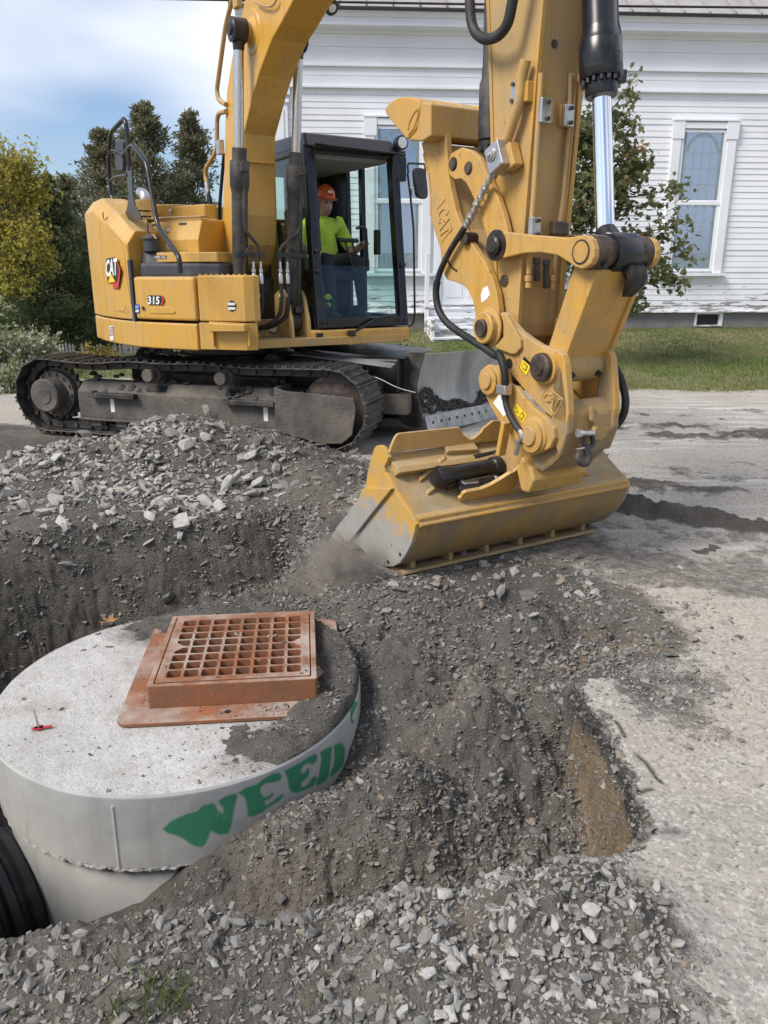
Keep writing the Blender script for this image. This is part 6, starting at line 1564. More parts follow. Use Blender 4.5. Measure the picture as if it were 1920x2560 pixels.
# big pipe on the near face with its valve block
MB().tube(pl([(865, -120), (835, 0), (826, 130), (760, 330), (742, 370)], Yn - .05), .027, 14, .10, 6).build('auxiliary_pipe', M['yellow_dusty'], stick)
def clamp(c, w, h, ang=0.0, parent=stick):
    b = MB().box(c, (w, .03, h), 0, ang).build('pipe_clamp', M['zinc'], parent, .004)
    for s_ in (-1, 1):
        p = Vector(c) + Matrix.Rotation(ang, 3, 'Y') @ Vector((-w * .15, -.016, s_ * h * .36)); MB().lathe(p, (0, -1, 0), [(.010, 0), (.010, .010), (.001, .012)], 6).build('bolt', M['rusty_steel'], b)
c = pl([(808, 75)], Yn - .06)[0]; clamp(c, .055, .10, .05); MB().box((c[0] + .02, Yn - .02, c[2]), (.09, .05, .09)).build('clamp_base', M['yellow_worn'], stick, .004)
vb = pl([(715, 460)], Yn - .07)[0]
valve = MB().box(vb, (.115, .10, .13), 0, R(-24)).build('valve_block', M['zinc'], stick, .006)
MB().box(Vector(vb) + Vector((.055, .03, .0)), (.07, .06, .12), 0, R(-24)).build('valve_bracket', M['yellow_worn'], valve, .006)
MB().lathe(Vector(vb) + Vector((-.015, -.05, .01)), (0, -1, 0), [(.034, 0), (.034, .006), (.024, .008), (.024, .014), (.012, .016), (.012, .024), (.001, .026)], 20).build('flow_dial', M['zinc'], valve)
MB().lathe(Vector(pl([(742, 372)], Yn - .05)[0]) + Vector((-.01, 0, .02)), Vector((-.45, 0, -.9)), [(.03, 0), (.045, .005), (.045, .03), (.055, .035), (.055, .055), (.03, .06)], 20).build('pipe_flange', M['yellow_worn'], valve)
# hose off the valve: hard fittings, then the long hose wrapped in spiral guard
hp_ = pl([(690, 540), (650, 590), (600, 690), (560, 770), (525, 835), (505, 870)], Yn - .09)
q = MB(); pts_ = spline(hp_, 4)
q.tube(pts_, .015, 10)
for k in range(0, len(pts_) - 1):
    a, b = pts_[k], pts_[k + 1]
    if k % 2 == 0: q.cyl(a, a * .3 + b * .7, (.022, .025, .019, .024)[(k // 2) % 4], None, 6 if k % 4 == 0 else 14)
hose = q.build('hose_fitting', M['zinc'], exc)
hb_ = pl([(505, 870), (440, 970), (385, 1070), (345, 1170), (332, 1260), (345, 1350), (390, 1430), (480, 1500), (600, 1575), (690, 1635)], Yn - .09)
h2 = [(x, y, z) for (x, z), y in zip(side([(905, 170), (935, 230), (944, 300), (936, 380), (945, 440), (975, 510), (1010, 560)], -.42, cB), (-.42, -.43, -.43, -.42, -.42, -.42, -.42))]
path = spline([Vector(p) for p in hb_] + [Vector(p) for p in h2], 8)
mh = MB().tube(path, .0175, 12).build('auxiliary_hose', M['rubber'], exc)
q = MB()
for k in range(26, len(path) - 22):
    a, b = path[k], path[k + 1]; q.cyl(a, a * .18 + b * .82, .0212, None, 12)
tag(q.build('spiral_guard', M['rubber'], mh), kind='stuff')
q = MB(); ep = [(x, -.42, z) for x, z in side([(1010, 560), (1022, 580), (1020, 605), (1005, 612), (998, 650), (990, 680)], -.42, cB)]; q.tube(ep, .014, 10, .03, 4); q.build('elbow_fitting', M['zinc'], mh)
c = side([(930, 352)], -.43, cB)[0]; MB().box((c[0], -.43, c[1]), (.075, .05, .05)).build('hose_clamp', M['zinc'], mh, .006)
# small pipes on the front face (x = front face), held by zinc clamps
fx = lambda pts, x, crop=cA: [(x, y, z) for y, z in front(pts, x, crop)]
MB().tube(fx([(955, -40), (945, 130), (935, 300), (910, 700), (888, 960), (882, 1150)], 5.035), .014, 10).build('stick_pipe', M['yellow_dusty'], stick)
MB().tube(fx([(1130, -40), (1118, 300), (1085, 700), (1050, 960), (1030, 1150)], 5.02), .011, 10).build('stick_pipe', M['yellow_dusty'], stick)
MB().tube(fx([(1150, -40), (1140, 250), (1105, 650), (1075, 860)], 5.015), .009, 8).build('stick_pipe', M['yellow_dusty'], stick)
MB().tube(fx([(1176, -40), (1166, 200), (1150, 330)], 5.0), .012, 8).build('stick_pipe', M['yellow_dusty'], stick)
for (px, py, w, h) in ((975, 182, .065, .11), (1112, 212, .06, .10), (915, 875, .06, .10)):
    c = fx([(px, py)], 5.05)[0]; b = MB().box(c, (.03, w, h)).build('pipe_clamp', M['zinc'], stick, .004)
    for s_ in (-1, 1): MB().lathe((c[0] + .015, c[1] + w * .12, c[2] + s_ * h * .33), (1, 0, 0), [(.011, 0), (.011, .012), (.001, .014)], 6).build('bolt', M['rusty_steel'], b)
for (px, py) in ((975, 182), (1085, 212)): c = fx([(px, py)], 5.025)[0]; MB().box((5.02, c[1] + .02, c[2]), (.03, .07, .10)).build('clamp_base', M['yellow_worn'], stick, .004)
for px, z0_, z1_ in ((880, 1155, 1230), (930, 1050, 1190), (985, 1060, 1235), (1018, 1155, 1240)):
    a, b = fx([(px, z0_), (px, z1_)], 5.03); MB().lathe(a, Vector(b) - Vector(a), [(.012, 0), (.020, .005), (.020, .03), (.014, .035), (.017, .05), (.017, (Vector(b) - Vector(a)).length)], 10).build('pipe_fitting', M['yellow_worn' if px in (880, 1018) else 'steel_dusty'], stick)
q = MB().box(fx([(1060, 880)], 5.05)[0], (.05, .10, .07)); q.build('grease_block', M['rusty_steel'], stick, .01)
# clip of thin grease lines high on the stick
for dx in (0, .008, .016): MB().tube(spline([(5.06 + dx, Yf - .02, 2.9), (5.05 + dx, Yf - .03, 2.62), (5.04 + dx, Yf - .05, 2.52), (5.04 + dx, Yf - .01, 2.50), (5.04, Yf + .0, 2.56), (5.05, Yf + .0, 2.7)], 5), .006, 6).build('grease_line', M['yellow_dusty'], stick)
for c in on_plane((5.02, -.1, 2.3), (1, 0, 0), [(735, 190)], (960, 0, 1659 / 960)): MB().lathe(c, (1, 0, 0), [(.02, 0), (.02, .006), (.001, .008)], 8).build('plug', M['rusty_steel'], stick)
# hose loop from boom to stick, thumb cylinder, bucket cylinder
lp_ = pl([(480, -120)], Yn - .10)
MB().tube(spline([(x, Yn - .10, z) for x, z in side([(1160, -120), (1172, -30), (1180, 60), (1205, 95), (1240, 92), (1268, 60), (1282, 0), (1300, -100)], Yn - .10)], 6), .026, 12).build('arm_hose', M['rubber'], exc)
t0, t1 = side([(640, -200), (640, 0), (630, 300), (628, 410)], -.20, cA)[1], side([(628, 420)], -.20, cA)[0]
ax = (Vector((t1[0], -.14, t1[1])) - Vector((t0[0], -.14, t0[1]))).normalized()
q = MB(); top = Vector((t0[0], -.17, t0[1])) - ax * .9; L_ = (Vector((t1[0], -.17, t1[1])) - top).length
q.lathe(top, ax, [(.05, 0), (.055, .01), (.055, L_ - .42), (.058, L_ - .41), (.058, L_ - .36), (.070, L_ - .33), (.070, L_ - .06), (.060, L_ - .05), (.060, L_), (.05, L_ + .005)], 24)
thc = q.build('thumb_cylinder', M['steel_dusty'], exc)
q = MB()
for k in range(10):
    a = 2 * math.pi * k / 10; e1, e2 = _frame(ax); p = top + ax * (L_ - .03) + e1 * math.cos(a) * .06 + e2 * math.sin(a) * .06; q.cyl(p, p + ax * .03, .008, None, 6)
tag(q.build('gland_bolts', M['black'], thc), kind='stuff')
MB().cyl(top + ax * L_, top + ax * (L_ + .25), .032, None, 16).build('rod', M['chrome_dull'], thc)
# bucket cylinder (in front of the stick)
yb_ = -.10
rb = side([(1335, 900)], yb_, cA)[0]; rt = side([(1313, 100)], yb_, cA)[0]
b0, b1 = Vector((rb[0], yb_, rb[1])), Vector((rt[0], yb_, rt[1])); ax = (b1 - b0).normalized()
MBx = b0 - ax * .0
q = MB(); L0_ = (b1 - b0).length
q.lathe(b1 - ax * .0, ax, [(.045, 0), (.072, .0), (.076, .01), (.076, .072), (.094, .075), (.100, .085), (.100, .235), (.097, .24), (.090, .262), (.083, .285), (.079, .30), (.079, 1.25)], 36)
bcy = q.build('bucket_cylinder', M['black_gloss'], exc)
for t in (.115, .165): MB().lathe(b1 + ax * t, ax, [(.1005, 0), (.1012, .001), (.1005, .003)], 36).build('groove', M['dark_room'], bcy)
q = MB(); e1, e2 = _frame(ax)
for k in range(16): a = 2 * math.pi * k / 16; p = b1 + ax * .072 + e1 * math.cos(a) * .086 + e2 * math.sin(a) * .086; q.cyl(p, p - ax * .020, .0105, None, 6)
tag(q.build('gland_bolts', M['black'], bcy), kind='stuff')
MB().box(b1 + ax * .10 + Vector((.0, .115, 0)), (.07, .05, .06)).build('port_block', M['black'], bcy, .008)
MB().tube([b1 + ax * .1 + Vector((0, .12, 0)), b1 + ax * .3 + Vector((0, .115, 0)), b1 + ax * .34 + Vector((0, .10, 0)), b1 + ax * 1.2 + Vector((0, .10, 0))], .020, 10, .05).build('hydraulic_line', M['black'], bcy)
MB().cyl(b0 - ax * .06, b1 + ax * .02, .0445, None, 32).build('rod', M['chrome'], bcy)

# ---- linkage ---------------------------------------------------------------
def lug(name, prof, y0, y1, mat='yellow_worn', bev=.006, parent=exc): return MB().plate(prof, y0, y1).build(name, M[mat], parent, bev, 2)
PA = side([(690, 980)], -.37, cA)[0]; PB = side([(1190, 1020)], -.37, cA)[0]
sl = side([(640, 930), (690, 895), (760, 902), (900, 918), (1100, 934), (1180, 925), (1225, 920), (1255, 945), (1270, 1000), (1268, 1050), (1250, 1090), (1220, 1112), (1190, 1120), (1150, 1105), (1110, 1075), (1050, 1038), (950, 1022), (850, 1026), (760, 1048), (700, 1062), (650, 1040), (630, 985)], -.37, cA)
for y0 in (-.37, .035):
    sd_ = lug('side_link', sl, y0, y0 + .035)
    MB().lathe((PA[0], y0 - .03 if y0 < 0 else y0 + .065, PA[1]), (0, 1 if y0 < 0 else -1, 0), [(.001, -.004), (.036, -.004), (.040, 0), (.052, .004), (.052, .02), (.078, .022), (.078, .034)], 28).build('pin', M['grease'], sd_)
    MB().lathe((PB[0], y0 - .004 if y0 < 0 else y0 + .039, PB[1]), (0, 1 if y0 < 0 else -1, 0), [(.001, 0), (.046, 0), (.048, .003), (.048, .006)], 24).build('pin', M['yellow_worn'], sd_)
    MB().lathe((PB[0], y0 - .0015 if y0 < 0 else y0 + .0365, PB[1]), (0, 1 if y0 < 0 else -1, 0), [(.047, 0), (.056, 0), (.056, .002)], 24).build('pin_groove', M['grease'], sd_)
    MB().cyl((PA[0], y0, PA[1]), (PA[0], YM, PA[1]), .06, None, 20).build('link_boss', M['grease'], sd_)
bsm = MB().lathe((PB[0], -.336, PB[1]), (0, 1, 0), [(.04, 0), (.074, .0), (.078, .01), (.078, .10), (.07, .11), (.07, .27), (.078, .28), (.078, .372), (.04, .372)], 32).build('link_barrel', M['rusty_steel'], exc)
MB().lathe((PB[0], -.205, PB[1]), (0, 1, 0), [(.05, 0), (.085, 0), (.092, .012), (.092, .15), (.085, .162), (.05, .162)], 32).cyl(Vector((PB[0], yb_ - .03, PB[1])), b0 + ax * .0 + Vector((0, -.0, 0)), .062, .052, 20).build('rod_eye', M['black'], bcy)
for yy in (-.28, .0): MB().cyl((PB[0] + .055, yy, PB[1] - .05), (PB[0] + .075, yy, PB[1] - .065), .014, None, 8).build('grease_point', M['grease'], bsm)
MB().lathe((PB[0], .070, PB[1]), (0, 1, 0), [(.05, 0), (.074, .0), (.072, .018), (.05, .028), (.001, .03)], 28).build('pin_cap', M['yellow_worn'], bsm)
# power link: wide box leg from the barrel down to the coupler pin
CP = side([(605, 505)], -.38, cJ)[0]
d_ = (Vector((CP[0], 0, CP[1])) - Vector((PB[0], 0, PB[1]))); dn = d_.normalized(); pz = Vector((-dn.z, 0, dn.x))
A0 = Vector((PB[0], 0, PB[1])) + dn * .06; A1 = Vector((CP[0], 0, CP[1])) - dn * .04
w0, w1 = .062, .05
ppf = [A0 + pz * w0, A0 - pz * w0, A1 - pz * w1, A1 + pz * w1]
pwl = MB().prism([(p.x, -.29, p.z) for p in ppf], (0, .30, 0)).build('power_link', M['yellow_worn'], exc, .008)
MB().prism([(p.x, -.305, p.z) for p in [A0 + pz * .075, A0 - pz * .075, A1 - pz * .066, A1 + pz * .066]], (0, .03, 0)).build('link_plate', M['yellow_worn'], pwl, .005)
MB().prism([(p.x, -.005, p.z) for p in [A0 + pz * .075, A0 - pz * .075, A1 - pz * .066, A1 + pz * .066]], (0, .03, 0)).build('link_plate', M['yellow_worn'], pwl, .005)
MB().cyl((CP[0], -.30, CP[1]), (CP[0], .02, CP[1]), .085, None, 32).build('lower_barrel', M['yellow_dusty'], pwl)
for yy in (-.24, -.06): MB().cyl((CP[0] + .07, yy, CP[1] - .035), (CP[0] + .088, yy, CP[1] - .045), .016, None, 8).build('grease_hole', M['grease'], pwl)
# grease and mud hung in the crook of the link
for k in range(3): MB().tube(spline([(PB[0] + .04, -.10 + .03 * k, PB[1] - .06), (PB[0] + .075, -.10 + .03 * k, PB[1] - .12), (PB[0] + .03, -.10 + .02 * k, PB[1] - .20)], 5), [.03, .035, .036, .036, .034, .032, .03, .026, .02, .014, .006], 8).build('grease_lump', M['grease'], bsm)
# hoses running down behind the power link
for k, (o_, yy) in enumerate(((0, .02), (.03, .05), (-.02, -.02))):
    MB().tube(spline([(5.06 + o_, yy, 1.78), (5.10 + o_, yy + .02, 1.62), (5.08 + o_, yy, 1.45), (5.06 + o_, yy - .03, 1.30), (5.02 + o_, yy - .05, 1.18), (5.0, yy - .08, 1.02)], 6), .022, 10).build('coupler_hose', M['rubber'], exc)

# ---- thumb -----------------------------------------------------------------
ty = -.345
tp = side([(350, 160), (375, 230), (388, 300), (394, 400), (405, 560), (420, 650), (450, 780), (485, 870), (530, 950), (570, 1010), (625, 1085), (665, 1175), (690, 1260), (702, 1350), (708, 1440), (700, 1500), (670, 1555), (625, 1570), (585, 1530), (565, 1460), (562, 1370), (545, 1300), (520, 1245), (490, 1215), (440, 1195), (392, 1182), (378, 1150), (370, 1080), (355, 1000), (325, 900), (300, 820), (300, 680), (285, 560), (260, 450), (243, 370), (300, 350), (322, 250), (325, 165)], ty, cA)
thumb = lug('thumb', tp, ty, ty + .04)
lug('far_plate', tp, YM * 2 - ty - .04, YM * 2 - ty, parent=thumb)
wm = side([(300, 380), (360, 380), (380, 560), (410, 700), (470, 880), (560, 1040), (630, 1180), (640, 1300), (600, 1300), (560, 1200), (500, 1100), (420, 1060), (380, 900), (330, 720), (310, 560)], ty, cA)
lug('web', wm, ty + .03, YM * 2 - ty - .03, 'yellow_dusty', 0, thumb)
TPn = side([(600, 1470)], ty - .06, cA)[0]
for y0, s_ in ((ty, -1), (YM * 2 - ty, 1)):
    MB().lathe((TPn[0], y0, TPn[1]), (0, s_, 0), [(.105, 0), (.105, .012), (.085, .016), (.085, .05), (.078, .055), (.05, .055)], 32).build('pivot_boss', M['yellow_worn'], thumb, .003)
    MB().lathe((TPn[0], y0 + s_ * .05, TPn[1]), (0, s_, 0), [(.048, 0), (.048, .02), (.042, .024), (.040, .022), (.001, .022)], 24).build('pivot_pin', M['rusty_steel'], thumb)
MB().cyl((TPn[0], ty, TPn[1]), (TPn[0], YM * 2 - ty, TPn[1]), .075, None, 24).build('pivot_tube', M['yellow_dusty'], thumb)
# tip: cross beam and teeth
tb_ = side([(240, 130), (250, 128), (300, 140), (300, 330), (250, 362), (165, 357), (215, 300), (235, 200)], ty - .10, cA)
lug('cross_beam', tb_, ty - .10, YM * 2 - ty + .10, 'yellow_dusty', .008, thumb)
tth = side([(30, 190), (45, 148), (100, 106), (160, 98), (215, 108), (244, 132), (236, 200), (218, 300), (162, 357), (138, 322), (60, 232)], ty - .10, cA)
for k in range(4):
    y0 = ty - .105 + k * .145
    MB().plate(round_poly(tth, 1), y0, y0 + .10).build('tooth', M['yellow_worn'], thumb, .008, 2)
# inset panel lines on the near tooth
tp2 = side([(165, 300), (175, 250), (205, 190), (228, 170), (222, 220), (200, 290), (170, 325)], ty - .106, cA)
for a, b in zip(tp2, tp2[1:] + tp2[:1]): MB().tube([(a[0], ty - .107, a[1]), (b[0], ty - .107, b[1])], .0045, 6).build('weld_bead', M['yellow_worn'], thumb)
sr = side([(258, 445), (285, 560), (298, 680), (298, 820)], ty, cA)
for k in range(17):
    t = k / 17 * 3; i = int(t); f = t - i; p = (sr[i][0] * (1 - f) + sr[min(i + 1, 3)][0] * f, sr[i][1] * (1 - f) + sr[min(i + 1, 3)][1] * f)
    MB().cyl((p[0] + .004, ty, p[1]), (p[0] + .004, ty + .04, p[1]), .013, None, 10).build('serration', M['yellow_worn'], thumb)
e = [Vector((x, ty, z)) for x, z in side([(98, 370), (168, 285), (215, 510), (130, 620)], ty, cK)]
for a, b in zip(e, e[1:] + e[:1]): MB().tube([a, b], .004, 6).build('emboss_frame', M['yellow_worn'], thumb)
bl_, br_, tl_ = [Vector((x, ty, z)) for x, z in side([(95, 395), (128, 590), (178, 330)], ty, cK)]
fit_text('embossed_lettering', 'CAT', M['yellow_worn'], thumb, bl_, br_, tl_, .001, .025, .004)
q = side([(440, 1000), (470, 945), (490, 960), (495, 1010), (470, 1070), (435, 1070), (425, 1050)], ty, cK)
decal('worn_sticker', [(x, ty, z) for x, z in side([(445, 960), (480, 945), (496, 1010), (470, 1045), (432, 1070), (428, 1010)], ty, cK)], (0, -1, 0), M['white_print'], thumb, .001, .0008)
hp2 = [(x, ty - .002, z) for x, z in side([(195, 655), (182, 700), (182, 760), (205, 800), (250, 832)], ty, cK)]
MB().tube(hp2, .006, 6, .03).build('weld_bead', M['grease'], thumb)
MB().cyl((side([(328, 590)], ty, cK)[0][0], ty - .03, side([(328, 590)], ty, cK)[0][1]), (side([(328, 590)], ty, cK)[0][0], ty + .05, side([(328, 590)], ty, cK)[0][1]), .034, None, 18).build('stop_pin', M['rusty_steel'], thumb)
# thumb link from cylinder to thumb
tl = side([(402, 480), (418, 435), (480, 400), (540, 418), (590, 460), (622, 530), (660, 620), (700, 700), (730, 790), (752, 880), (765, 950), (740, 1040), (690, 1065), (650, 1020), (632, 930), (605, 840), (575, 750), (540, 670), (510, 610), (480, 585), (440, 590), (408, 560)], -.345, cA)
for y0 in (-.345, .03):
    tk = lug('thumb_link', tl, y0, y0 + .035)
    for px, py, r in ((435, 497, .030), (525, 522, .028)):
        c = side([(px, py)], -.345, cA)[0]; MB().lathe((c[0], y0 if y0 < 0 else y0 + .035, c[1]), (0, -1 if y0 < 0 else 1, 0), [(r + .006, 0), (r + .006, .003), (r, .004), (r, .010), (.001, .012)], 20).build('pin', M['rusty_steel'], tk)

# ---- coupler ---------------------------------------------------------------
cy0, CYF = -.345, .02
cpn = side([(312, 88), (350, 108), (392, 172), (442, 232), (520, 290), (600, 340), (680, 364), (728, 374), (768, 415), (785, 480), (795, 600), (804, 700), (812, 860), (802, 922), (778, 938), (722, 902), (650, 850), (580, 782), (500, 692), (430, 612), (368, 540), (345, 462), (292, 392), (268, 352), (322, 280), (322, 190)], cy0, cJ)
cpl = lug('quick_coupler', cpn, cy0, cy0 + .045)
lug('far_plate', cpn, CYF - .045, CYF, parent=cpl)
lobe = side([(300, 95), (345, 110), (400, 200), (452, 300), (455, 360), (420, 402), (385, 408), (300, 375), (262, 352), (330, 270), (335, 200)], cy0 - .02, cJ)
lug('stop_lug', lobe, cy0 - .022, cy0 + .0, parent=cpl)
lug('stop_lug', lobe, CYF, CYF + .022, parent=cpl)
# closing plates between the cheeks and the nose below
fr3 = side([(804, 690), (812, 860), (802, 922), (880, 985), (905, 900), (880, 780), (840, 700)], cy0, cJ)
bx0, bx1 = fr3[0][0], fr3[1][0]
nose = [(5.27, .96), (5.36, .99), (5.425, .93), (5.435, .82), (5.40, .72), (5.33, .65), (5.26, .60), (5.19, .60), (5.16, .70), (5.20, .84)]
lug('front_block', nose, cy0 + .02, CYF - .02, 'yellow_muddy', .02, cpl)
# saddle of the front block: raised horns at both cheeks
hn_ = [(5.33, 1.21), (5.385, 1.15), (5.435, .98), (5.445, .84), (5.40, .71), (5.33, .80), (5.31, 1.0)]
lug('horn_plate', hn_, cy0 + .0, cy0 + .05, 'yellow_muddy', .012, cpl); lug('horn_plate', hn_, CYF - .05, CYF, 'yellow_muddy', .012, cpl)
low = side([(690, 1060), (705, 960), (760, 960), (830, 992), (805, 1050), (760, 1110), (715, 1134), (692, 1120)], cy0 + .03, cJ)
lug('lower_hook', low, cy0 + .03, CYF - .03, 'yellow_worn', .01, cpl)
for y0, s_ in ((cy0, -1), (CYF, 1)):
    MB().lathe((CP[0], y0, CP[1]), (0, s_, 0), [(.092, 0), (.088, .018), (.080, .02), (.05, .02)], 32).build('pin_boss', M['yellow_worn'], cpl)
    MB().lathe((CP[0], y0 + s_ * .018, CP[1]), (0, s_, 0), [(.068, 0), (.072, .004), (.070, .028), (.060, .034), (.040, .034), (.038, .044), (.001, .046)], 28).build('coupler_pin', M['rusty_steel'], cpl)
t4 = [Vector((x, cy0, z)) for x, z in side([(482, 422), (540, 482), (498, 572), (444, 508)], cy0, cJ)]
decal('warning_sticker', t4, (0, -1, 0), M['black_print'], cpl, .0008, .0006)
t5 = [Vector((x, cy0, z)) for x, z in side([(472, 446), (532, 498), (498, 566), (450, 508)], cy0, cJ)]; decal('sticker_panel', t5, (0, -1, 0), M['yellow_print'], cpl, .0018, .0006)
t6 = [Vector((x, cy0, z)) for x, z in side([(482, 470), (512, 498), (496, 534), (466, 508)], cy0, cJ)]; decal('sticker_symbol', t6, (0, -1, 0), M['black_print'], cpl, .003, .0005)
t6 = [Vector((x, cy0, z)) for x, z in side([(483, 478), (505, 500), (495, 524), (472, 506)], cy0, cJ)]; decal('sticker_symbol', t6, (0, -1, 0), M['yellow_print'], cpl, .0042, .0005)
bl_, br_, tl_ = [Vector((x, cy0, z)) for x, z in side([(622, 752), (738, 808), (650, 690)], cy0, cJ)]; fit_text('embossed_lettering', 'CAT', M['yellow_worn'], cpl, bl_, br_, tl_, .001, .0, .005)
e = [Vector((x, cy0, z)) for x, z in side([(652, 652), (775, 745), (712, 862), (608, 742)], cy0, cJ)]
for a, b in zip(e, e[1:] + e[:1]): MB().tube([a, b], .0035, 6).build('emboss_frame', M['yellow_worn'], cpl)
c = side([(370, 478)], cy0, cJ)[0]; MB().lathe((c[0], cy0 - .0012, c[1]), (0, 1, 0), [(.001, 0), (.028, 0), (.028, .001)], 20).build('pin_hole', M['dark_room'], cpl)
# lifting eye with shackle and hook
ey = fx([(960, 790), (1000, 820), (1080, 960), (1075, 1010), (1030, 1055), (980, 1050), (965, 1000), (990, 940), (960, 900)], 5.445, cJ)
leye = MB().prism(ey, (.03, 0, 0)).build('lifting_eye', M['yellow_muddy'], cpl, .008)
sh_ = fx([(895, 998), (1000, 998)], 5.475, cJ); MB().cyl(sh_[0], sh_[1], .014, None, 12).lathe(sh_[0], Vector(sh_[1]) - Vector(sh_[0]), [(.001, -.01), (.022, -.01), (.022, .012)], 8).build('shackle_pin', M['zinc'], leye)
bw_ = fx([(940, 985), (925, 1080), (960, 1105), (1000, 1085), (985, 985)], 5.475, cJ); MB().tube(bw_, .012, 10, .03).build('shackle_bow', M['steel_dusty'], leye)
hk = fx([(940, 1095), (950, 1130), (960, 1170), (945, 1215), (905, 1215), (885, 1180), (895, 1150)], 5.48, cJ); MB().tube(spline(hk, 4), [.016 + .009 * math.sin(math.pi * min(1, k / 20)) for k in range(25)], 10).build('hook', M['steel_dusty'], leye)
lt = fx([(900, 1165), (870, 1120), (930, 1110)], 5.485, cJ); MB().tube(lt, .006, 6).build('hook_latch', M['zinc'], leye)
c1, c2 = fx([(760, 1190), (865, 1190)], 5.32, cJ); MB().cyl(c1, c2, .018, None, 12).build('lock_rod', M['zinc'], cpl)
# hose round the far side
MB().tube(spline([(5.34, .10, 1.16), (5.40, .17, 1.05), (5.44, .20, .90), (5.42, .17, .76), (5.36, .08, .68), (5.34, -.02, .66)], 8) if False else spline(on_plane((5.3, .10, .9), (0, 1, 0), [(1120, 440), (1160, 500), (1205, 590), (1235, 700), (1240, 790), (1220, 870), (1170, 940), (1100, 995), (1040, 1010)], cJ), 6), .021, 12).build('coupler_hose', M['rubber'], exc)

# ---- tilting bucket ----------------------------------------------------------
by0, by1 = -.94, .635
ep_ = side([(330, 300), (345, 282), (370, 277), (395, 290), (420, 330), (435, 370), (425, 400), (405, 440), (410, 480), (440, 530), (480, 610), (530, 690), (580, 760), (625, 830), (641, 870), (632, 930), (610, 1010), (570, 1090), (520, 1160), (470, 1186), (410, 1186), (350, 1165), (280, 1100), (215, 1040), (160, 1005), (60, 900), (150, 790), (230, 680), (265, 600), (280, 480), (300, 400)], by0, cQ)
tr = lambda pts: side(pts, by0, cQ)
shell_o = tr([(418, 345), (430, 400), (425, 450), (450, 520), (530, 665), (640, 850), (638, 900), (615, 995), (580, 1075), (535, 1140), (480, 1180), (420, 1185), (350, 1150), (240, 1060), (140, 985), (60, 905)])
def inset(P_, d):
    out_ = []
    for i, p in enumerate(P_):
        a, b = P_[max(i - 1, 0)], P_[min(i + 1, len(P_) - 1)]; v = Vector((b[0] - a[0], b[1] - a[1])).normalized(); out_.append((p[0] + v.y * d, p[1] - v.x * d))
    return out_
so_ = [(p.x, p.y) for p in spline([(a, b, 0) for a, b in shell_o[:5]], 1)] + [(p.x, p.y) for p in spline([(a, b, 0) for a, b in shell_o[5:]], 4)]
si_ = inset(so_, .022)
q = MB(); q.prism([(x, by0 + .012, z) for x, z in so_ + si_[::-1]], (0, by1 - by0 - .024, 0))
for i in range(2, len(q.f)): q.sm[i] = True
bucket = q.build('ditch_bucket', M['yellow_muddy'], exc)
bucket.data.polygons.foreach_set('use_smooth', [False] * len(bucket.data.polygons))
M['scoured'] = simple('scoured_steel', (.34, .33, .31), .55, .35, (.22, .17, .09), 5, .42, .66, .2, 60, .003)
m, nt, out = material('bucket_end_paint'); s = NT(nt); P = s.pos()
sepz = s.n('SeparateXYZ'); s.l(P, sepz.inputs[0])
scr = s.ramp(s.math('ADD', s.noise(P, 5, 6, .65), s.math('MULTIPLY', s.math('SUBTRACT', .36, sepz.outputs[2]), 1.3)), .50, .62)
ce = s.mix(s.ramp(s.noise(P, 7, 6, .65), .4, .68), (.50, .29, .055), (.36, .26, .13)); ce = s.mix(scr, ce, s.mix(s.noise(P, 11, 6, .65), (.36, .345, .315), (.23, .215, .19)))
s.bsdf(out, ce, .6, 0, s.bump(s.noise(P, 60, 4, .6), .2, .003)); M['bucket_end'] = m
MB().plate(ep_, by0 - .012, by0 + .013).build('end_plate', M['bucket_end'], bucket, .003)
MB().plate(ep_, by1 - .013, by1 + .012).build('end_plate', M['bucket_end'], bucket, .003)
sc_ = tr([(60, 900), (150, 790), (230, 680), (262, 605), (300, 590), (485, 598), (322, 800), (158, 1008)])
MB().plate(sc_, by0 - .034, by0 - .0125).build('side_cutter', M['bucket_end'], bucket, .004)
MB().plate(sc_, by1 + .0125, by1 + .034).build('side_cutter', M['bucket_end'], bucket, .004)
ed = tr([(20, 955), (60, 905), (150, 1000), (205, 1050), (140, 1065)])
MB().plate(ed, by0 - .03, by1 + .03).build('cutting_edge', M['scoured'], bucket, .004)
for (px, py) in ((525, 1095), (436, 1152)):
    c = tr([(px, py)])[0]; MB().lathe((c[0], by0 - .0128, c[1]), (0, -1, 0), [(.001, 0), (.011, 0), (.011, .0008)], 14).build('bolt_hole', M['dark_room'], bucket)
# edge bar along the crease and heel wear strip on stand-offs
cr_ = tr([(640, 850)])[0]; cr2 = tr([(628, 826)])[0]
cs = tr([(612, 800), (640, 845), (646, 880), (634, 900), (620, 860), (600, 815)])
MB().plate(cs, by0 + .015, by1 - .015).build('crease_bar', M['yellow_dusty'], bucket, .004)
ws = tr([(372, 1188), (395, 1180), (520, 1232), (526, 1256), (478, 1264)])
wst = MB().plate(ws, by0 + .02, by1 - .10).build('heel_strip', M['yellow_muddy'], bucket, .003)
for k in range(6):
    y = by0 + .08 + k * .26; MB().plate(tr([(400, 1175), (500, 1165), (500, 1236), (430, 1206)]), y, y + .03).build('stand_off', M['yellow_muddy'], bucket)
for pq, r_ in (((634, 838), .013), ((646, 884), .011)):
    c = tr([pq])[0]; MB().cyl((c[0], by0 + .012, c[1]), (c[0], by1 - .012, c[1]), r_, None, 10).build('weld_bead', M['yellow_worn'], bucket)
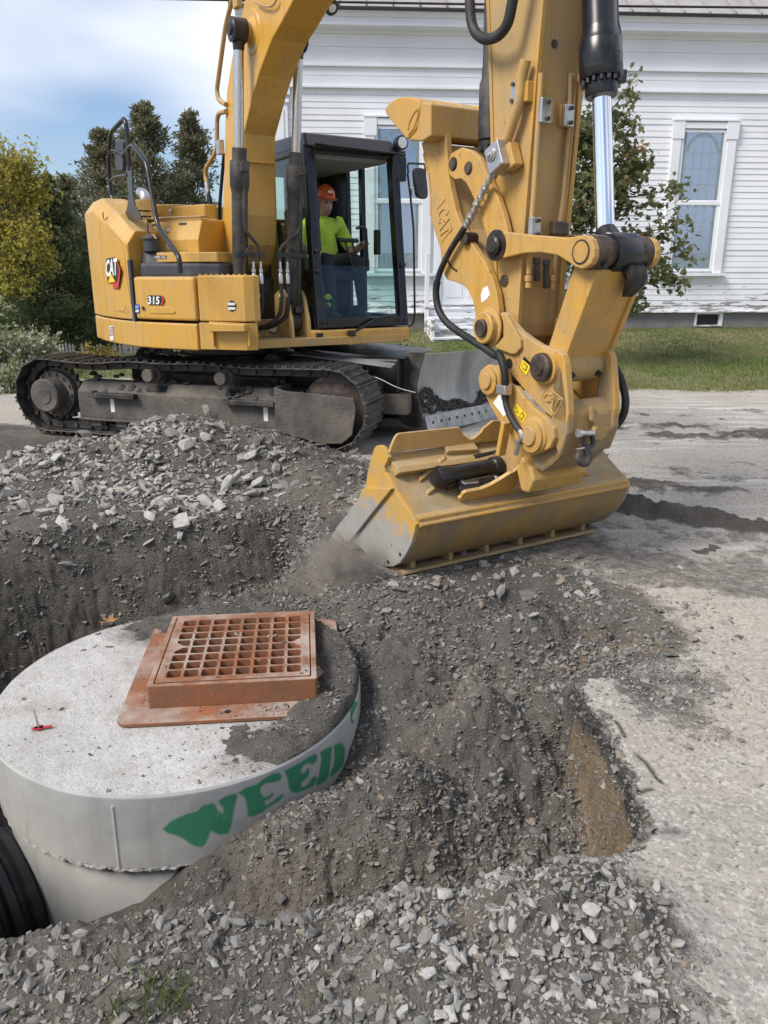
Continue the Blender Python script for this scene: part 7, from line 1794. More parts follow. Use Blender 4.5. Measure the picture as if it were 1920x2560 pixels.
# top flange of the back, with its cut-out
x_f = tr([(432, 335)])[0][0]
fl_ = front([(432, 335), (445, 290), (470, 230), (490, 200), (510, 190), (960, 143), (975, 165), (988, 205), (1035, 236), (1065, 230), (1125, 178), (1135, 155), (1210, 96), (1262, 92), (1300, 150), (1300, 240)], x_f, cQ)
MB().prism([(x_f, y, z) for y, z in fl_], (-.02, 0, 0)).build('back_flange', M['yellow_worn'], bucket, .004)
yf_ = front([(1300, 150)], x_f, cQ)[0][0]
MB().prism([(x_f, y, z) for y, z in ((yf_, .60), (yf_, .84), (.10, .82), (.25, .74), (by1 - .01, .72), (by1 - .01, .60))], (-.02, 0, 0)).build('back_flange', M['yellow_worn'], bucket, .004)
st_ = tr([(430, 345), (418, 410), (404, 440), (412, 470), (440, 455), (455, 400)])
stp = tr([(425, 345), (440, 372), (432, 402), (420, 400)])
MB().plate([(x_f - .005, .625), (x_f + .055, .600), (x_f + .075, .575), (x_f + .03, .545), (x_f - .01, .58)], by0 + .014, by1 - .014).build('back_ledge', M['yellow_dusty'], bucket, .004)
# fittings on the sloping back plate
bpA, bpB = tr([(440, 500)])[0], tr([(625, 825)])[0]
tg = Vector((bpB[0] - bpA[0], 0, bpB[1] - bpA[1])).normalized(); pn_ = Vector((-tg.z, 0, tg.x));
if pn_.z < 0: pn_ = -pn_
base = Vector((bpA[0], 0, bpA[1]))
onb = lambda pts, up=0.0: on_plane(base + pn_ * up, pn_, pts, cQ)
tc0, tc1 = onb([(812, 515), (1262, 428)], .075)
axc = (tc1 - tc0).normalized(); Lc = (tc1 - tc0).length
tcy = MB().lathe(tc0, axc, [(.03, -.02), (.052, -.015), (.056, .0), (.056, .05), (.046, .06), (.046, Lc - .07), (.054, Lc - .06), (.054, Lc - .01), (.03, Lc)], 28).build('tilt_cylinder', M['black'], bucket)
MB().lathe(tc0 - axc * .005 - pn_ * .05, pn_, [(.03, .015), (.05, .015), (.05, .085), (.03, .085)], 24).build('cylinder_eye', M['black'], tcy)
rE = onb([(1390, 400)], .07)[0]; MB().cyl(tc1, rE, .022, None, 16).build('rod', M['chrome_dull'], tcy)
MB().lathe(rE - pn_ * .045, pn_, [(.02, 0), (.06, 0), (.06, .09), (.02, .09)], 24).build('rod_eye', M['grease'], tcy)
for a, b in (((650, 545), (830, 415)), ((708, 640), (882, 525))):
    p0_, p1_ = onb([a, b]); u_ = (p1_ - p0_); up_ = pn_
    prof = [(0, -.01), (.02, .014), (.30, .020), (.52, .038), (.70, .066), (.88, .072), (1.0, .055), (1.06, -.01)]
    MB().prism([p0_ + u_ * t + up_ * h_ - tg * .012 for t, h_ in prof], tg * .024).build('cylinder_lug', M['yellow_worn'], bucket, .003)
lp2 = onb([(880, 560)], .05)[0]; MB().lathe(lp2 + tg * .0, tg, [(.001, -.03), (.034, -.03), (.038, -.02), (.038, .02), (.026, .022), (.026, .035), (.001, .036)], 18).build('lug_pin', M['grease'], bucket)
vb_ = onb([(830, 400), (1060, 385)], .0); vbx = (vb_[1] - vb_[0])
MB().prism([vb_[0] + pn_ * .0, vb_[0] + pn_ * .085, vb_[0] + pn_ * .085 + vbx, vb_[0] + vbx], -tg * .12).build('valve_cover', M['yellow_dusty'], bucket, .006)
# hoses of the tilt cylinder
for pts, r, mt in (([(1215, 470), (1220, 510), (1240, 530), (1330, 495), (1440, 420)], .014, 'zinc'), ([(965, 545), (985, 570), (1040, 565), (1090, 560)], .015, 'zinc'), ([(1090, 560), (1200, 545)], .017, 'rubber'), ([(965, 575), (965, 610), (1000, 612), (1130, 590), (1330, 520)], .016, 'rubber'), ([(1060, 375), (1110, 365), (1200, 345), (1290, 320)], .018, 'rubber')):
    MB().tube(onb(pts, .05), r, 10, .02).build('tilt_hose', M[mt], bucket)
# long S-shaped gussets
def gusset(pts, b0_, b1_, th=.022):
    a = onb([b0_])[0]; pl_ = on_plane(a, tg, pts, cQ)
    MB().prism(pl_ + [Vector((a.x, on_plane(a, tg, [b1_], cQ)[0].y, a.z)), a], -tg * th).build('gusset', M['yellow_worn'], bucket, .003)
gusset([(952, 682), (970, 672), (985, 645), (1010, 632), (1120, 612), (1200, 578), (1280, 530), (1340, 492), (1365, 482), (1430, 430), (1500, 390), (1640, 390)], (962, 705), (1640, 560))
def gusset_j(pts, b0_, b1_, th=.022):
    c2q = lambda p: ((cJ[0] + p[0] / 3 - cQ[0]) * 3, (cJ[1] + p[1] / 3 - cQ[1]) * 3)
    gusset([c2q(p) for p in pts], c2q(b0_), c2q(b1_), th)
gusset_j([(500, 1260), (560, 1240), (640, 1225), (760, 1292), (800, 1312), (860, 1300), (905, 1292), (932, 1312), (930, 1350)], (480, 1400), (930, 1362))
# ears that the coupler grips, tilt hub below them
er = side([(182, 600), (200, 542), (250, 492), (300, 485), (342, 522), (362, 630), (420, 650), (470, 722), (550, 812), (640, 882), (698, 960), (706, 1035), (672, 1110), (600, 1150), (520, 1172), (480, 1122), (400, 1032), (300, 922), (232, 812), (196, 732), (190, 660)], -.375, cJ)
E1, E2 = side([(225, 605)], -.385, cJ)[0], side([(545, 1018)], -.385, cJ)[0]
for y0, s_ in ((-.375, -1), (.03, 1)):
    e_ = lug('bucket_ear', er, y0, y0 + .035, 'yellow_worn', .006, bucket)
    yy = y0 if s_ < 0 else y0 + .035
    for (ex_, ez_), r in ((E1, .074), (E2, .086)):
        MB().lathe((ex_, yy, ez_), (0, s_, 0), [(r + .014, 0), (r + .010, .012), (r, .016), (r, .030), (r * .8, .034), (r * .6, .034)], 32).build('ear_boss', M['yellow_worn'], bucket)
        MB().lathe((ex_, yy + s_ * .03, ez_), (0, s_, 0), [(r * .58, 0), (r * .60, .012), (r * .55, .018), (.001, .019)], 26).build('ear_pin', M['yellow_dusty'], bucket)
for (ex_, ez_) in (E1, E2): MB().cyl((ex_, -.375, ez_), (ex_, .095, ez_), .045, None, 20).build('gripped_pin', M['rusty_steel'], bucket)
decal('serial_plate', [Vector((x, -.375, z)) for x, z in side([(288, 715), (312, 712), (352, 850), (330, 876), (250, 772)], -.375, cJ)], (0, -1, 0), M['white_print'], bucket, .0008, .0006)
for pts, mt, lf in (([(425, 778), (500, 862), (470, 922), (398, 828)], 'yellow_print', .0008), ([(372, 888), (398, 900), (420, 952), (405, 965), (362, 912)], 'yellow_print', .0008)):
    decal('warning_sticker', [Vector((x, -.375, z)) for x, z in side(pts, -.375, cJ)], (0, -1, 0), M[mt], bucket, lf, .0006)
for tri in ([(424, 795), (440, 852), (408, 832)], [(470, 838), (486, 868), (464, 902), (444, 878)]):
    P_ = [Vector((x, -.375, z)) for x, z in side(tri, -.375, cJ)]
    decal('sticker_symbol', P_, (0, -1, 0), M['black_print'], bucket, .002, .0005); cc = sum(P_, Vector()) / len(P_); decal('sticker_symbol', [cc + (p - cc) * .68 for p in P_], (0, -1, 0), M['yellow_print'], bucket, .003, .0005)
hub = side([(530, 1172), (640, 1150), (880, 1120), (930, 1190), (905, 1230), (640, 1300), (600, 1296), (568, 1250)], -.30, cJ)
lug('tilt_hub', [(5.08, .58), (5.13, .47), (5.19, .47), (5.23, .55), (5.20, .61), (5.12, .66)] , -.35, .03, 'yellow_worn', .012, bucket)
lug('hub_base', [(4.92, .40), (5.02, .44), (5.16, .52), (5.10, .70), (4.95, .80), (4.84, .70), (4.82, .55)], -.28, .0, 'yellow_dusty', .01, bucket)
# small brace behind the ear
MB().box(on_plane((4.85, -.42, .75), (0, 1, 0), [(1285, 230)], cQ)[0], (.03, .05, .19), 0, .2).build('brace', M['yellow_worn'], bucket, .004)
# ================================================================ OPERATOR
M['skin'] = simple('weathered_skin', (.42, .25, .18), .55, 0, (.34, .18, .13), 30, .4, .7, .15, 90, .002)
M['shirt'] = simple('hi_vis_shirt', (.58, .80, .07), .85, 0, (.40, .55, .09), 7, .42, .72, .9, 11, .03)
M['trousers'] = simple('dark_work_trousers', (.022, .023, .028), .9, 0, (.045, .045, .05), 14, .4, .7, .4, 30, .01)
M['boots'] = simple('brown_boots', (.05, .032, .02), .7)
M['hair'] = simple('grey_hair', (.42, .40, .37), .8, 0, (.25, .24, .22), 80, .4, .6)
M['hat'] = simple('orange_hard_hat', (.72, .115, .018), .28, 0, (.60, .10, .02), 12, .5, .8)
op = Vector((.60, .78, 1.16))
wp_ = (EX0[0] + _eX[0] * op.x + _eY[0] * op.y, EX0[1] + _eX[1] * op.x + _eY[1] * op.y, op.z)
person = thing('person', 'person in lime shirt and orange hard hat seated at the cab levers', 'person', wp_, R(-59))
SK = []; ED = []; KIND = []
def bone(p, r, par, kind):
    SK.append((Vector(p) - op, r)); KIND.append(kind)
    if par is not None: ED.append((par, len(SK) - 1))
    return len(SK) - 1
pel = bone((.56, .78, 1.71), (.15, .14), None, 2)
wst = bone((.54, .78, 1.84), (.185, .15), pel, 1)
ches = bone((.56, .775, 1.98), (.20, .145), wst, 1)
upc = bone((.585, .77, 2.075), (.135, .095), ches, 1)
nkb = bone((.605, .765, 2.135), (.062, .062), upc, 0)
nk = bone((.63, .76, 2.20), (.052, .055), nkb, 0)
def arm(sy, el, wr, hand_dir, curl):
    sh = bone((.575, .775 + sy * .195, 2.07), (.088, .082), upc, 1)
    mid = bone((Vector((.575, .775 + sy * .185, 2.07)) * .42 + Vector(el) * .58), (.078, .074), sh, 1)
    e = bone(el, (.043, .043), mid, 0); fo = bone(Vector(el) * .6 + Vector(wr) * .4, (.045, .042), e, 0)
    w = bone(wr, (.029, .024), fo, 0)
    hd = Vector(hand_dir).normalized(); side_ = hd.cross(Vector((0, 0, 1))).normalized() * (1 if sy > 0 else -1)
    pm = bone(Vector(wr) + hd * .055, (.036, .020), w, 0)
    for k, (o_, ln) in enumerate(((-.030, .070), (-.010, .078), (.010, .073), (.029, .058))):
        b0_ = Vector(wr) + hd * .088 + Vector((0, 0, 1)).cross(hd).normalized() * o_
        a = bone(b0_, (.0095, .0095), pm, 0); b = bone(b0_ + hd * ln * .45 + Vector((0, 0, -.010 - curl * .01)), (.009, .009), a, 0); bone(b0_ + hd * ln * .62 + Vector((0, 0, -.040)), (.0075, .0075), b, 0)
    tb0 = Vector(wr) + hd * .035 - Vector((0, 0, 1)).cross(hd).normalized() * .038
    a = bone(tb0 + hd * .02, (.011, .011), pm, 0); bone(tb0 + hd * .060 + Vector((0, 0, -.012)), (.009, .009), a, 0)
arm(-1, (.66, .475, 1.84), (.89, .50, 1.80), (.9, .05, .05), 1)
arm(1, (.70, 1.06, 1.80), (.90, 1.06, 1.875), (.75, -.12, .25), 1)
for sy, kx in ((-1, 1.00), (1, 1.00)):
    hp0 = bone((.62, .78 + sy * .095, 1.70), (.105, .10), pel, 2)
    kn = bone((kx, .78 + sy * .17, 1.735), (.072, .075), hp0, 2)
    sn = bone((kx + .06, .78 + sy * .17, 1.50), (.062, .066), kn, 2)
    an = bone((kx + .10, .78 + sy * .17, 1.26), (.045, .048), sn, 2)
    hl = bone((kx + .11, .78 + sy * .17, 1.20), (.046, .040), an, 3); bone((kx + .25, .78 + sy * .18, 1.19), (.044, .030), hl, 3)
me = bpy.data.meshes.new('skeleton'); me.from_pydata([p for p, r in SK], ED, [])
ob = bpy.data.objects.new('skeleton', me); COL.objects.link(ob)
sm_ = ob.modifiers.new('skin', 'SKIN'); sm_.use_smooth_shade = True
for i, (p, r) in enumerate(SK): me.skin_vertices[0].data[i].radius = r
me.skin_vertices[0].data[0].use_root = True
ss = ob.modifiers.new('sub', 'SUBSURF'); ss.levels = 2; ss.render_levels = 2
body = bpy.data.meshes.new_from_object(ob.evaluated_get(bpy.context.evaluated_depsgraph_get()))
bpy.data.objects.remove(ob)
# head: stacked sections (height, front, back, half width), nose, brow, ears joined into the body mesh
hm = MB(); hc = Vector((.655, .757, 2.195)) - op
secs = [(-.030, .045, .05, .045), (-.012, .072, .06, .050), (.008, .085, .07, .058), (.030, .087, .078, .064), (.055, .084, .085, .068), (.085, .082, .092, .071), (.110, .078, .096, .073), (.135, .082, .098, .074), (.160, .080, .097, .074), (.190, .068, .088, .068), (.215, .045, .062, .050), (.228, .010, .02, .015)]
rings = []
for z, f, b, w in secs:
    ring_ = []
    for k in range(28):
        a = 2 * math.pi * k / 28; c, s_ = math.cos(a), math.sin(a)
        x = (f if c > 0 else b) * c; y = w * (abs(s_) ** .9) * (1 if s_ > 0 else -1)
        if c > .8:
            if .030 < z < .10: x += .020 * (1 - (z - .030) / .075) * max(0, (c - .9) / .1)      # nose
            if .10 <= z < .125: x -= .006 * (1 if abs(s_) > .12 else -.6)                       # eye line
            if z == .008: x -= .004
        ring_.append((x + hc.x, y + hc.y, z + hc.z))
    rings.append(ring_)
hm.loft(rings)
for sy in (-1, 1):
    hm.lathe(hc + Vector((-.012, sy * .070, .095)), (-.15, sy, .05), [(.001, -.004), (.022, 0), (.028, .008), (.024, .014), (.010, .010)], 12)      # ears
hm.lathe(hc + Vector((.082, 0, .045)), (1, 0, .25), [(.020, -.012), (.016, .006), (.009, .022), (.001, .026)], 12)                            # nose tip
tilt = Matrix.Rotation(R(15), 4, 'Y'); turn = Matrix.Rotation(R(10), 4, 'Z')
Hm = Matrix.Translation(hc) @ turn @ tilt @ Matrix.Translation(-hc)
hm.v = [tuple(Hm @ Vector(p)) for p in hm.v]
bm = bmesh.new(); bm.from_mesh(body)
nv = [bm.verts.new(p) for p in hm.v]
for f in hm.f:
    try: fc = bm.faces.new([nv[i] for i in f]); fc.smooth = True; fc.material_index = 9
    except ValueError: pass
pts = [p for p, r in SK]
for f in bm.faces:
    if f.material_index == 9: f.material_index = 0; continue
    c = f.calc_center_median(); best = 1e9; kd = 0
    for a, b in ED:
        A_, B_ = pts[a], pts[b]; d = B_ - A_; t = max(0, min(1, (c - A_).dot(d) / max(d.length_squared, 1e-9))); l = (c - (A_ + d * t)).length / max(SK[a][1][0] * (1 - t) + SK[b][1][0] * t, .01)
        if l < best: best = l; kd = KIND[a] if t < .5 else KIND[b]
    f.material_index = kd
bm.to_mesh(body); bm.free()
for k in ('skin', 'shirt', 'trousers', 'boots'): body.materials.append(M[k])
bo = link('body', body, person)
def hp(v): return tuple(Hm @ (hc + Vector(v)))
for sy in (-1, 1):
    MB().lathe(hp((.071, sy * .030, .108)), Hm.to_3x3() @ Vector((1, sy * .2, -.1)), [(.001, .006), (.008, .004), (.011, 0), (.001, -.006)], 12).build('eye', M['trousers'], person)
    MB().tube([hp((.082, sy * .012, .128)), hp((.083, sy * .030, .131)), hp((.072, sy * .048, .126))], [.004, .005, .003], 6).build('eyebrow', M['hair'], person)
MB().tube([hp((.083, -.022, .014)), hp((.090, 0, .016)), hp((.083, .022, .014))], [.002, .004, .002], 6).build('mouth', M['boots'], person)
q = MB(); 
for k in range(60):
    a = random.uniform(1.25, 2 * math.pi - 1.25); z = random.uniform(.06, .14); w = .074; c, s_ = math.cos(a), math.sin(a)
    p = Vector(((.08 if c > 0 else .096) * c * 1.01, w * s_ * 1.04, z)); q.tube([hp(p), hp(p + Vector((-.004, .006 * (1 if s_ > 0 else -1), -.022)))], [.006, .002], 5)
tag(q.build('hair', M['hair'], person), kind='stuff')
# collar of the shirt
q = MB(); col = []
for k in range(20): a = 2 * math.pi * k / 20; col.append((.598 - op.x + .075 * math.cos(a), .766 - op.y + .078 * math.sin(a), 2.118 - op.z - .018 * math.cos(a)))
q.tube(col + [col[0]], .009, 6).build('collar', M['shirt'], person)
# hard hat
hh = MB(); h0 = hc + Vector((0, 0, .140))
rings = []
for z, f, b, w in ((.0, .150, .118, .104), (.006, .152, .120, .106), (.010, .112, .112, .094), (.03, .108, .110, .092), (.06, .098, .102, .085), (.085, .080, .086, .071), (.105, .052, .058, .046), (.114, .022, .024, .02), (.116, .002, .002, .002)):
    rings.append([tuple(h0 + Vector(((f if math.cos(t) > 0 else b) * math.cos(t) - .004, w * math.sin(t), z))) for t in [2 * math.pi * k / 32 for k in range(32)]])
hh.loft(rings, True, True); hh.tube([h0 + Vector((.10, 0, .045)), h0 + Vector((.06, 0, .112)), h0 + Vector((-.06, 0, .116)), h0 + Vector((-.105, 0, .045))], .009, 8, .05)
hh.v = [tuple(Hm @ Vector(p)) for p in hh.v]
hat = hh.build('hard_hat', M['hat'], person)
nf = (Hm.to_3x3() @ Vector((1, -.25, .32))).normalized(); fx_ = (Hm.to_3x3() @ Vector((.25, 1, 0))).normalized(); fz_ = nf.cross(fx_) 
if fz_.z < 0: fz_ = -fz_
c = Hm @ (h0 + Vector((.090, -.024, .058)))
decal('hat_sticker', [c + fx_ * a + fz_ * b + nf * .012 for a, b in ((-.022, .0), (.022, .0), (.022, .022), (-.022, .022))], nf, M['white_print'], hat, .001)
fit_text('hat_lettering', 'RYNK', M['black_print'], hat, c - fx_ * .026 - fz_ * .026 + nf * .013, c + fx_ * .026 - fz_ * .026 + nf * .013, c - fx_ * .026 - fz_ * .008 + nf * .013, .001, .01, .0005)
# ================================================================ STONES
def hull_stone(seed, flat, npt):
    """broken stone: hull of points on a rounded block, so edges are worn rather than knife-sharp"""
    r = random.Random(seed); bm = bmesh.new(); p = r.uniform(2.0, 3.4)
    for k in range(npt):
        d = Vector((r.gauss(0, 1), r.gauss(0, 1), r.gauss(0, 1)))
        d /= (abs(d.x) ** p + abs(d.y) ** p + abs(d.z) ** p) ** (1 / p)
        d *= r.uniform(.80, 1.0)
        bm.verts.new((d.x * .46, d.y * .46 * flat[0], d.z * .46 * flat[1] * (1 + .35 * flat[2] * d.x)))
    bmesh.ops.convex_hull(bm, input=bm.verts)
    bmesh.ops.delete(bm, geom=[v for v in bm.verts if not v.link_faces], context='VERTS')
    bmesh.ops.triangulate(bm, faces=bm.faces)
    bm.verts.index_update()
    V = np.array([v.co[:] for v in bm.verts]); Fc = np.array([[v.index for v in f.verts] for f in bm.faces]); bm.free()
    return V, Fc
_fl = [(random.uniform(.40, .85), random.uniform(.20, .50), random.uniform(-1, 1)) for k in range(20)]
VAR = [hull_stone(100 + k, _fl[k], 11 + k % 3) for k in range(20)]           # stones
VARS = [hull_stone(200 + k, _fl[k], 8) for k in range(20)]                     # fines
VARB = [hull_stone(100 + k, _fl[k], 18) for k in range(20)]                    # the ones seen singly
SHAPE = []
for V, Fc in VAR:
    ex_ = V.max(0) - V.min(0); SHAPE.append('thin flat' if ex_[2] < .36 * ex_[0] else ('long narrow' if ex_[1] < .62 * ex_[0] else 'blocky'))
def stone_mat(name, c0, c1, use_tone):
    m, nt, out = material(name); s = NT(nt); P = s.pos()
    if use_tone:
        t = s.attr('tone').outputs['Fac']; c = s.mix(t, (.085, .079, .070), (.37, .355, .325)); hue = s.attr('hue').outputs['Fac']; c = s.mix(s.ramp(hue, .90, .97), c, s.mix(.55, c, (.26, .19, .12)))
        c = s.mix(s.ramp(t, .955, .965), c, (.42, .40, .36)); c = s.mix(s.math('MULTIPLY', s.ramp(s.n('TexWhiteNoise').outputs[0], .9, .95), 0.0), c, (.2, .15, .1))
    else: c = s.mix(s.ramp(s.noise(P, 20, 4, .6), .35, .7), c0, c1)
    f = s.noise(P, 90, 5, .7); c = s.mix(s.math('MULTIPLY', s.ramp(f, .45, .7), .45), c, s.mix(.5, c, (.42, .41, .385)))
    g = s.noise(P, 260, 3, .6); c = s.mix(s.math('MULTIPLY', s.ramp(g, .52, .68), .4), c, (.09, .087, .08))
    c = s.mix(s.math('MULTIPLY', s.ramp(s.noise(P, 9, 4, .6), .5, .75), .35), c, (.165, .150, .128))
    s.bsdf(out, c, .88, 0, s.bump(f, .5, .006), .25); return m
M['stone'] = stone_mat('crushed_stone', None, None, True)
SMAT = [stone_mat('dark_stone', (.088, .083, .075), (.135, .128, .117), False), stone_mat('grey_stone', (.175, .168, .155), (.24, .231, .214), False), stone_mat('pale_stone', (.34, .33, .305), (.43, .415, .385), False)]
def size_dist(n, lo, hi, al):
    u = RNG.random(n); a, b = lo ** -al, hi ** -al
    return (a - u * (a - b)) ** (-1 / al)
ALL = []     # region, x, y, size, tone
def scatter(reg, n, x0, x1, y0, y1, lo, hi, al, tone, wfun=None, tsd=.16):
    x = RNG.uniform(x0, x1, n); y = RNG.uniform(y0, y1, n)
    if wfun is not None:
        k = RNG.random(n) < wfun(x, y); x, y = x[k], y[k]
    n = len(x); s_ = size_dist(n, lo, hi, al)
    t = np.clip((tone(x, y) if callable(tone) else np.full(n, tone)) + RNG.normal(0, tsd, n), 0, 1)
    ALL.append((np.full(n, reg), x, y, s_, t))
def sdp(x, y): return rim_dist(x, y)[0]
out_mh = lambda x, y: np.hypot(x - MH[0], y - MH[1]) > MH_R + .012
inpit = lambda x, y: ((sdp(x, y) > -.02) & out_mh(x, y)).astype(float)
cl_n = lambda x, y, sc, sd_: np.clip(.5 + 1.5 * fbm(x, y, sc, 3, sd_), 0, 1)
bermw = lambda x, y: np.clip(berm_h(x, y) * 13 + .10, .04, 1) * (.4 + .6 * cl_n(x, y, 3, 301)) * (sdp(x, y) < .10)
pilew = lambda x, y: np.clip(pile_h(x, y) * 8 + .10, 0, 1) * (sdp(x, y) < .08) * (x < .1)
ptone = lambda x, y: np.clip(.56 - .26 * (x + 1.25) + .22 * (5.9 - y), .20, .74)
nearw = lambda x, y: np.clip(.25 + 1.3 * bump(x, y, .38, 1.42, 1, .34, .42) + .8 * cl_n(x, y, 2.6, 301) * (x < .25), 0, 1) * sstep((.80 - x) / .15) * (sdp(x, y) < .10)
scatter(0, 16000, -1.5, .9, .85, 1.95, .014, .068, 1.75, lambda x, y: .38 + .20 * sstep((x + .1) / .3), nearw)
scatter(0, 8000, -1.5, .95, .85, 1.95, .005, .016, 1.6, .36, lambda x, y: np.clip(nearw(x, y) + .12, 0, 1))
scatter(1, 52000, -.85, 1.5, 1.7, 3.95, .013, .060, 1.9, .24, lambda x, y: inpit(x, y) * np.clip(.12 + 1.1 * cl_n(x, y, 2.6, 303), 0, 1))
scatter(1, 4000, -.75, 1.45, 1.7, 3.95, .006, .014, 1.6, .20, inpit)
scatter(2, 1500, -3.6, -.7, 4.8, 6.1, .055, .20, 1.9, lambda x, y: np.clip(ptone(x, y) + .12, 0, .8), lambda x, y: pilew(x, y) * np.clip(.2 + cl_n(x, y, 1.2, 307), 0, 1))
scatter(2, 8500, -4.2, .25, 4.8, 7.1, .030, .17, 1.8, ptone, lambda x, y: pilew(x, y) * (.35 + .65 * cl_n(x, y, 1.5, 305)))
scatter(2, 12000, -4.2, .25, 4.9, 7.1, .014, .035, 1.6, lambda x, y: ptone(x, y) - .10, pilew)
scatter(3, 6000, -3.2, .1, 3.8, 5.1, .012, .075, 1.9, .29, inpit)
scatter(4, 3200, .75, 1.6, 2.4, 3.3, .012, .055, 1.8, .50, lambda x, y: np.clip(bump(x, y, 1.13, 2.86, 1.25, .22, .30), 0, 1))
scatter(5, 3600, .0, 1.85, 3.1, 4.35, .014, .11, 1.7, .40, lambda x, y: np.clip(1.1 - np.abs(sdp(x, y)) / .35, 0, 1) * .8)
scatter(6, 16000, -.2, 4.2, 1.0, 9.5, .006, .03, 2.2, .44, lambda x, y: (sdp(x, y) < -.02) * .8)
scatter(6, 9000, .5, 1.6, 1.1, 3.2, .003, .022, 1.9, .44, lambda x, y: (sdp(x, y) < -.02) * 1.0)
scatter(6, 9000, .4, 5.5, 4.2, 8.0, .012, .06, 2.0, .34, lambda x, y: np.clip(windrow(x, y) * 22, 0, 1))
# stones standing out of the cut faces
def scatter_face(i0, i1, n, lo, hi, tone):
    k = RNG.integers(i0, i1, n); t = RNG.random(n)[:, None]; A, B = RIM_XY[k], RIM_XY[k + 1]; P_ = A + (B - A) * t; d = B - A; d = d / np.linalg.norm(d, axis=1)[:, None]
    inw = np.stack([d[:, 1], -d[:, 0]], 1); q = P_ + inw * (RIM_W[k] * RNG.uniform(0, 1.1, n))[:, None]
    bad = rim_dist(q[:, 0], q[:, 1])[0] < 0; q[bad] = (P_ - inw * (RIM_W[k] * .5)[:, None])[bad]
    ALL.append((np.full(n, 3), q[:, 0], q[:, 1], size_dist(n, lo, hi, 1.9), np.clip(tone + RNG.normal(0, .15, n), 0, 1)))
scatter_face(0, 9, 6000, .016, .09, .30); scatter_face(20, 34, 140, .008, .04, .36)
# chosen big ones seen singly in the photograph: (u, v, level, size, tone)
for u, v, lv_, sz, t in [(1273, 1570, -.08, .11, .8), (1330, 1595, -.08, .085, .8), (1295, 1600, -.08, .06, .75), (985, 1492, -.06, .085, .72), (1065, 1494, -.06, .08, .75), (1285, 1441, -.03, .10, .7), (1330, 1520, -.05, .20, .25), (1445, 1622, -.10, .075, .7), (1448, 1494, -.03, .09, .8), (1490, 1495, -.02, .10, .75), (1185, 1462, -.04, .10, .6), (1250, 1470, -.04, .12, .55),
                         (1740, 1440, 0, .05, .8), (1700, 1420, 0, .06, .8), (1790, 2395, 0, .03, .7), (1635, 2255, 0, .06, .6), (1680, 2285, 0, .05, .55), (1890, 1585, 0, .06, .7), (1830, 1560, 0, .05, .7), (410, 1320, .02, .15, .3), (60, 1360, 0, .22, .55), (530, 1055, .42, .26, .45), (1770, 1500, 0, .06, .8)]:
    x, y = on_level(u, v, lv_); ALL.append((np.array([7.0]), np.array([x]), np.array([y]), np.array([sz]), np.array([t])))
REG, SX_, SY_, SS_, ST_ = [np.concatenate([a[k] for a in ALL]) for k in range(5)]
SZ_ = ground_z(SX_, SY_) + SS_ * RNG.uniform(-.10, .17, len(SS_))
# pieces lying on the slab and grate
def on_slab(n, lo, hi, f):
    r = MH_R * np.sqrt(RNG.random(n)) * .985; a = RNG.uniform(0, 6.283, n); x, y = MH[0] + r * np.cos(a), MH[1] + r * np.sin(a)
    gx_ = (x - G_C[0]) * math.cos(G_A) + (y - G_C[1]) * math.sin(G_A); gy_ = -(x - G_C[0]) * math.sin(G_A) + (y - G_C[1]) * math.cos(G_A)
    md = np.maximum(np.abs(gx_), np.abs(gy_)); k = (md > G_H + .02) & (RNG.random(n) < f(x, y)); fl_ = md[k] < G_F
    d = np.full(k.sum(), -.03)
    xs, ys = x[k], y[k]
    for cx, cy, aa, sx, sy in [(-.20, 2.80, .085, .20, .22), (-.36, 2.60, .06, .22, .13), (-.13, 3.10, .10, .15, .32), (-.20, 3.40, .10, .2, .22), (-.50, 3.70, .10, .28, .16), (-.85, 3.72, .11, .25, .15), (-1.10, 3.62, .055, .2, .14), (-.30, 3.60, .10, .2, .2)]: d = np.maximum(d, -.022 + bump(xs, ys, cx, cy, aa, sx, sy))
    s_ = size_dist(len(xs), lo, hi, 1.9); z = Z_T + np.maximum(d, np.where(fl_, .017, 0)) + s_ * .12
    return xs, ys, z, s_
soilw = lambda x, y: np.clip(2.2 * (bump(x, y, -.25, 2.72, 1, .30, .28) + bump(x, y, -.6, 3.72, 1, .55, .16) + bump(x, y, -.15, 3.2, 1, .16, .4)), .03, 1)
for n, lo, hi, f, t in ((9000, .006, .034, soilw, .30), (1500, .004, .010, lambda x, y: np.full(x.shape, .6), .30), (40, .015, .035, lambda x, y: np.full(x.shape, .6), .3)):
    xs, ys, z, s_ = on_slab(n, lo, hi, f)
    REG = np.r_[REG, np.full(len(xs), 8)]; SX_ = np.r_[SX_, xs]; SY_ = np.r_[SY_, ys]; SZ_ = np.r_[SZ_, z]; SS_ = np.r_[SS_, s_]; ST_ = np.r_[ST_, np.clip(t + RNG.normal(0, .14, len(xs)), 0, 1)]
for gx_, gy_ in ((.13, .06), (.16, .07), (.10, -.17), (.13, -.18), (.28, -.30), (.30, -.28), (-.02, .10), (.20, .0)):
    c_, s2 = math.cos(G_A), math.sin(G_A); REG = np.r_[REG, 8]; SX_ = np.r_[SX_, G_C[0] + gx_ * c_ - gy_ * s2]; SY_ = np.r_[SY_, G_C[1] + gx_ * s2 + gy_ * c_]; SZ_ = np.r_[SZ_, Z_T + .123]; SS_ = np.r_[SS_, .030]; ST_ = np.r_[ST_, .55]
NSN = len(SX_); ST_ = np.clip(ST_ + RNG.normal(0, .07, NSN), 0, 1)
yaw = RNG.uniform(0, 6.283, NSN); tx, ty_ = RNG.normal(0, .5, NSN), RNG.normal(0, .5, NSN)
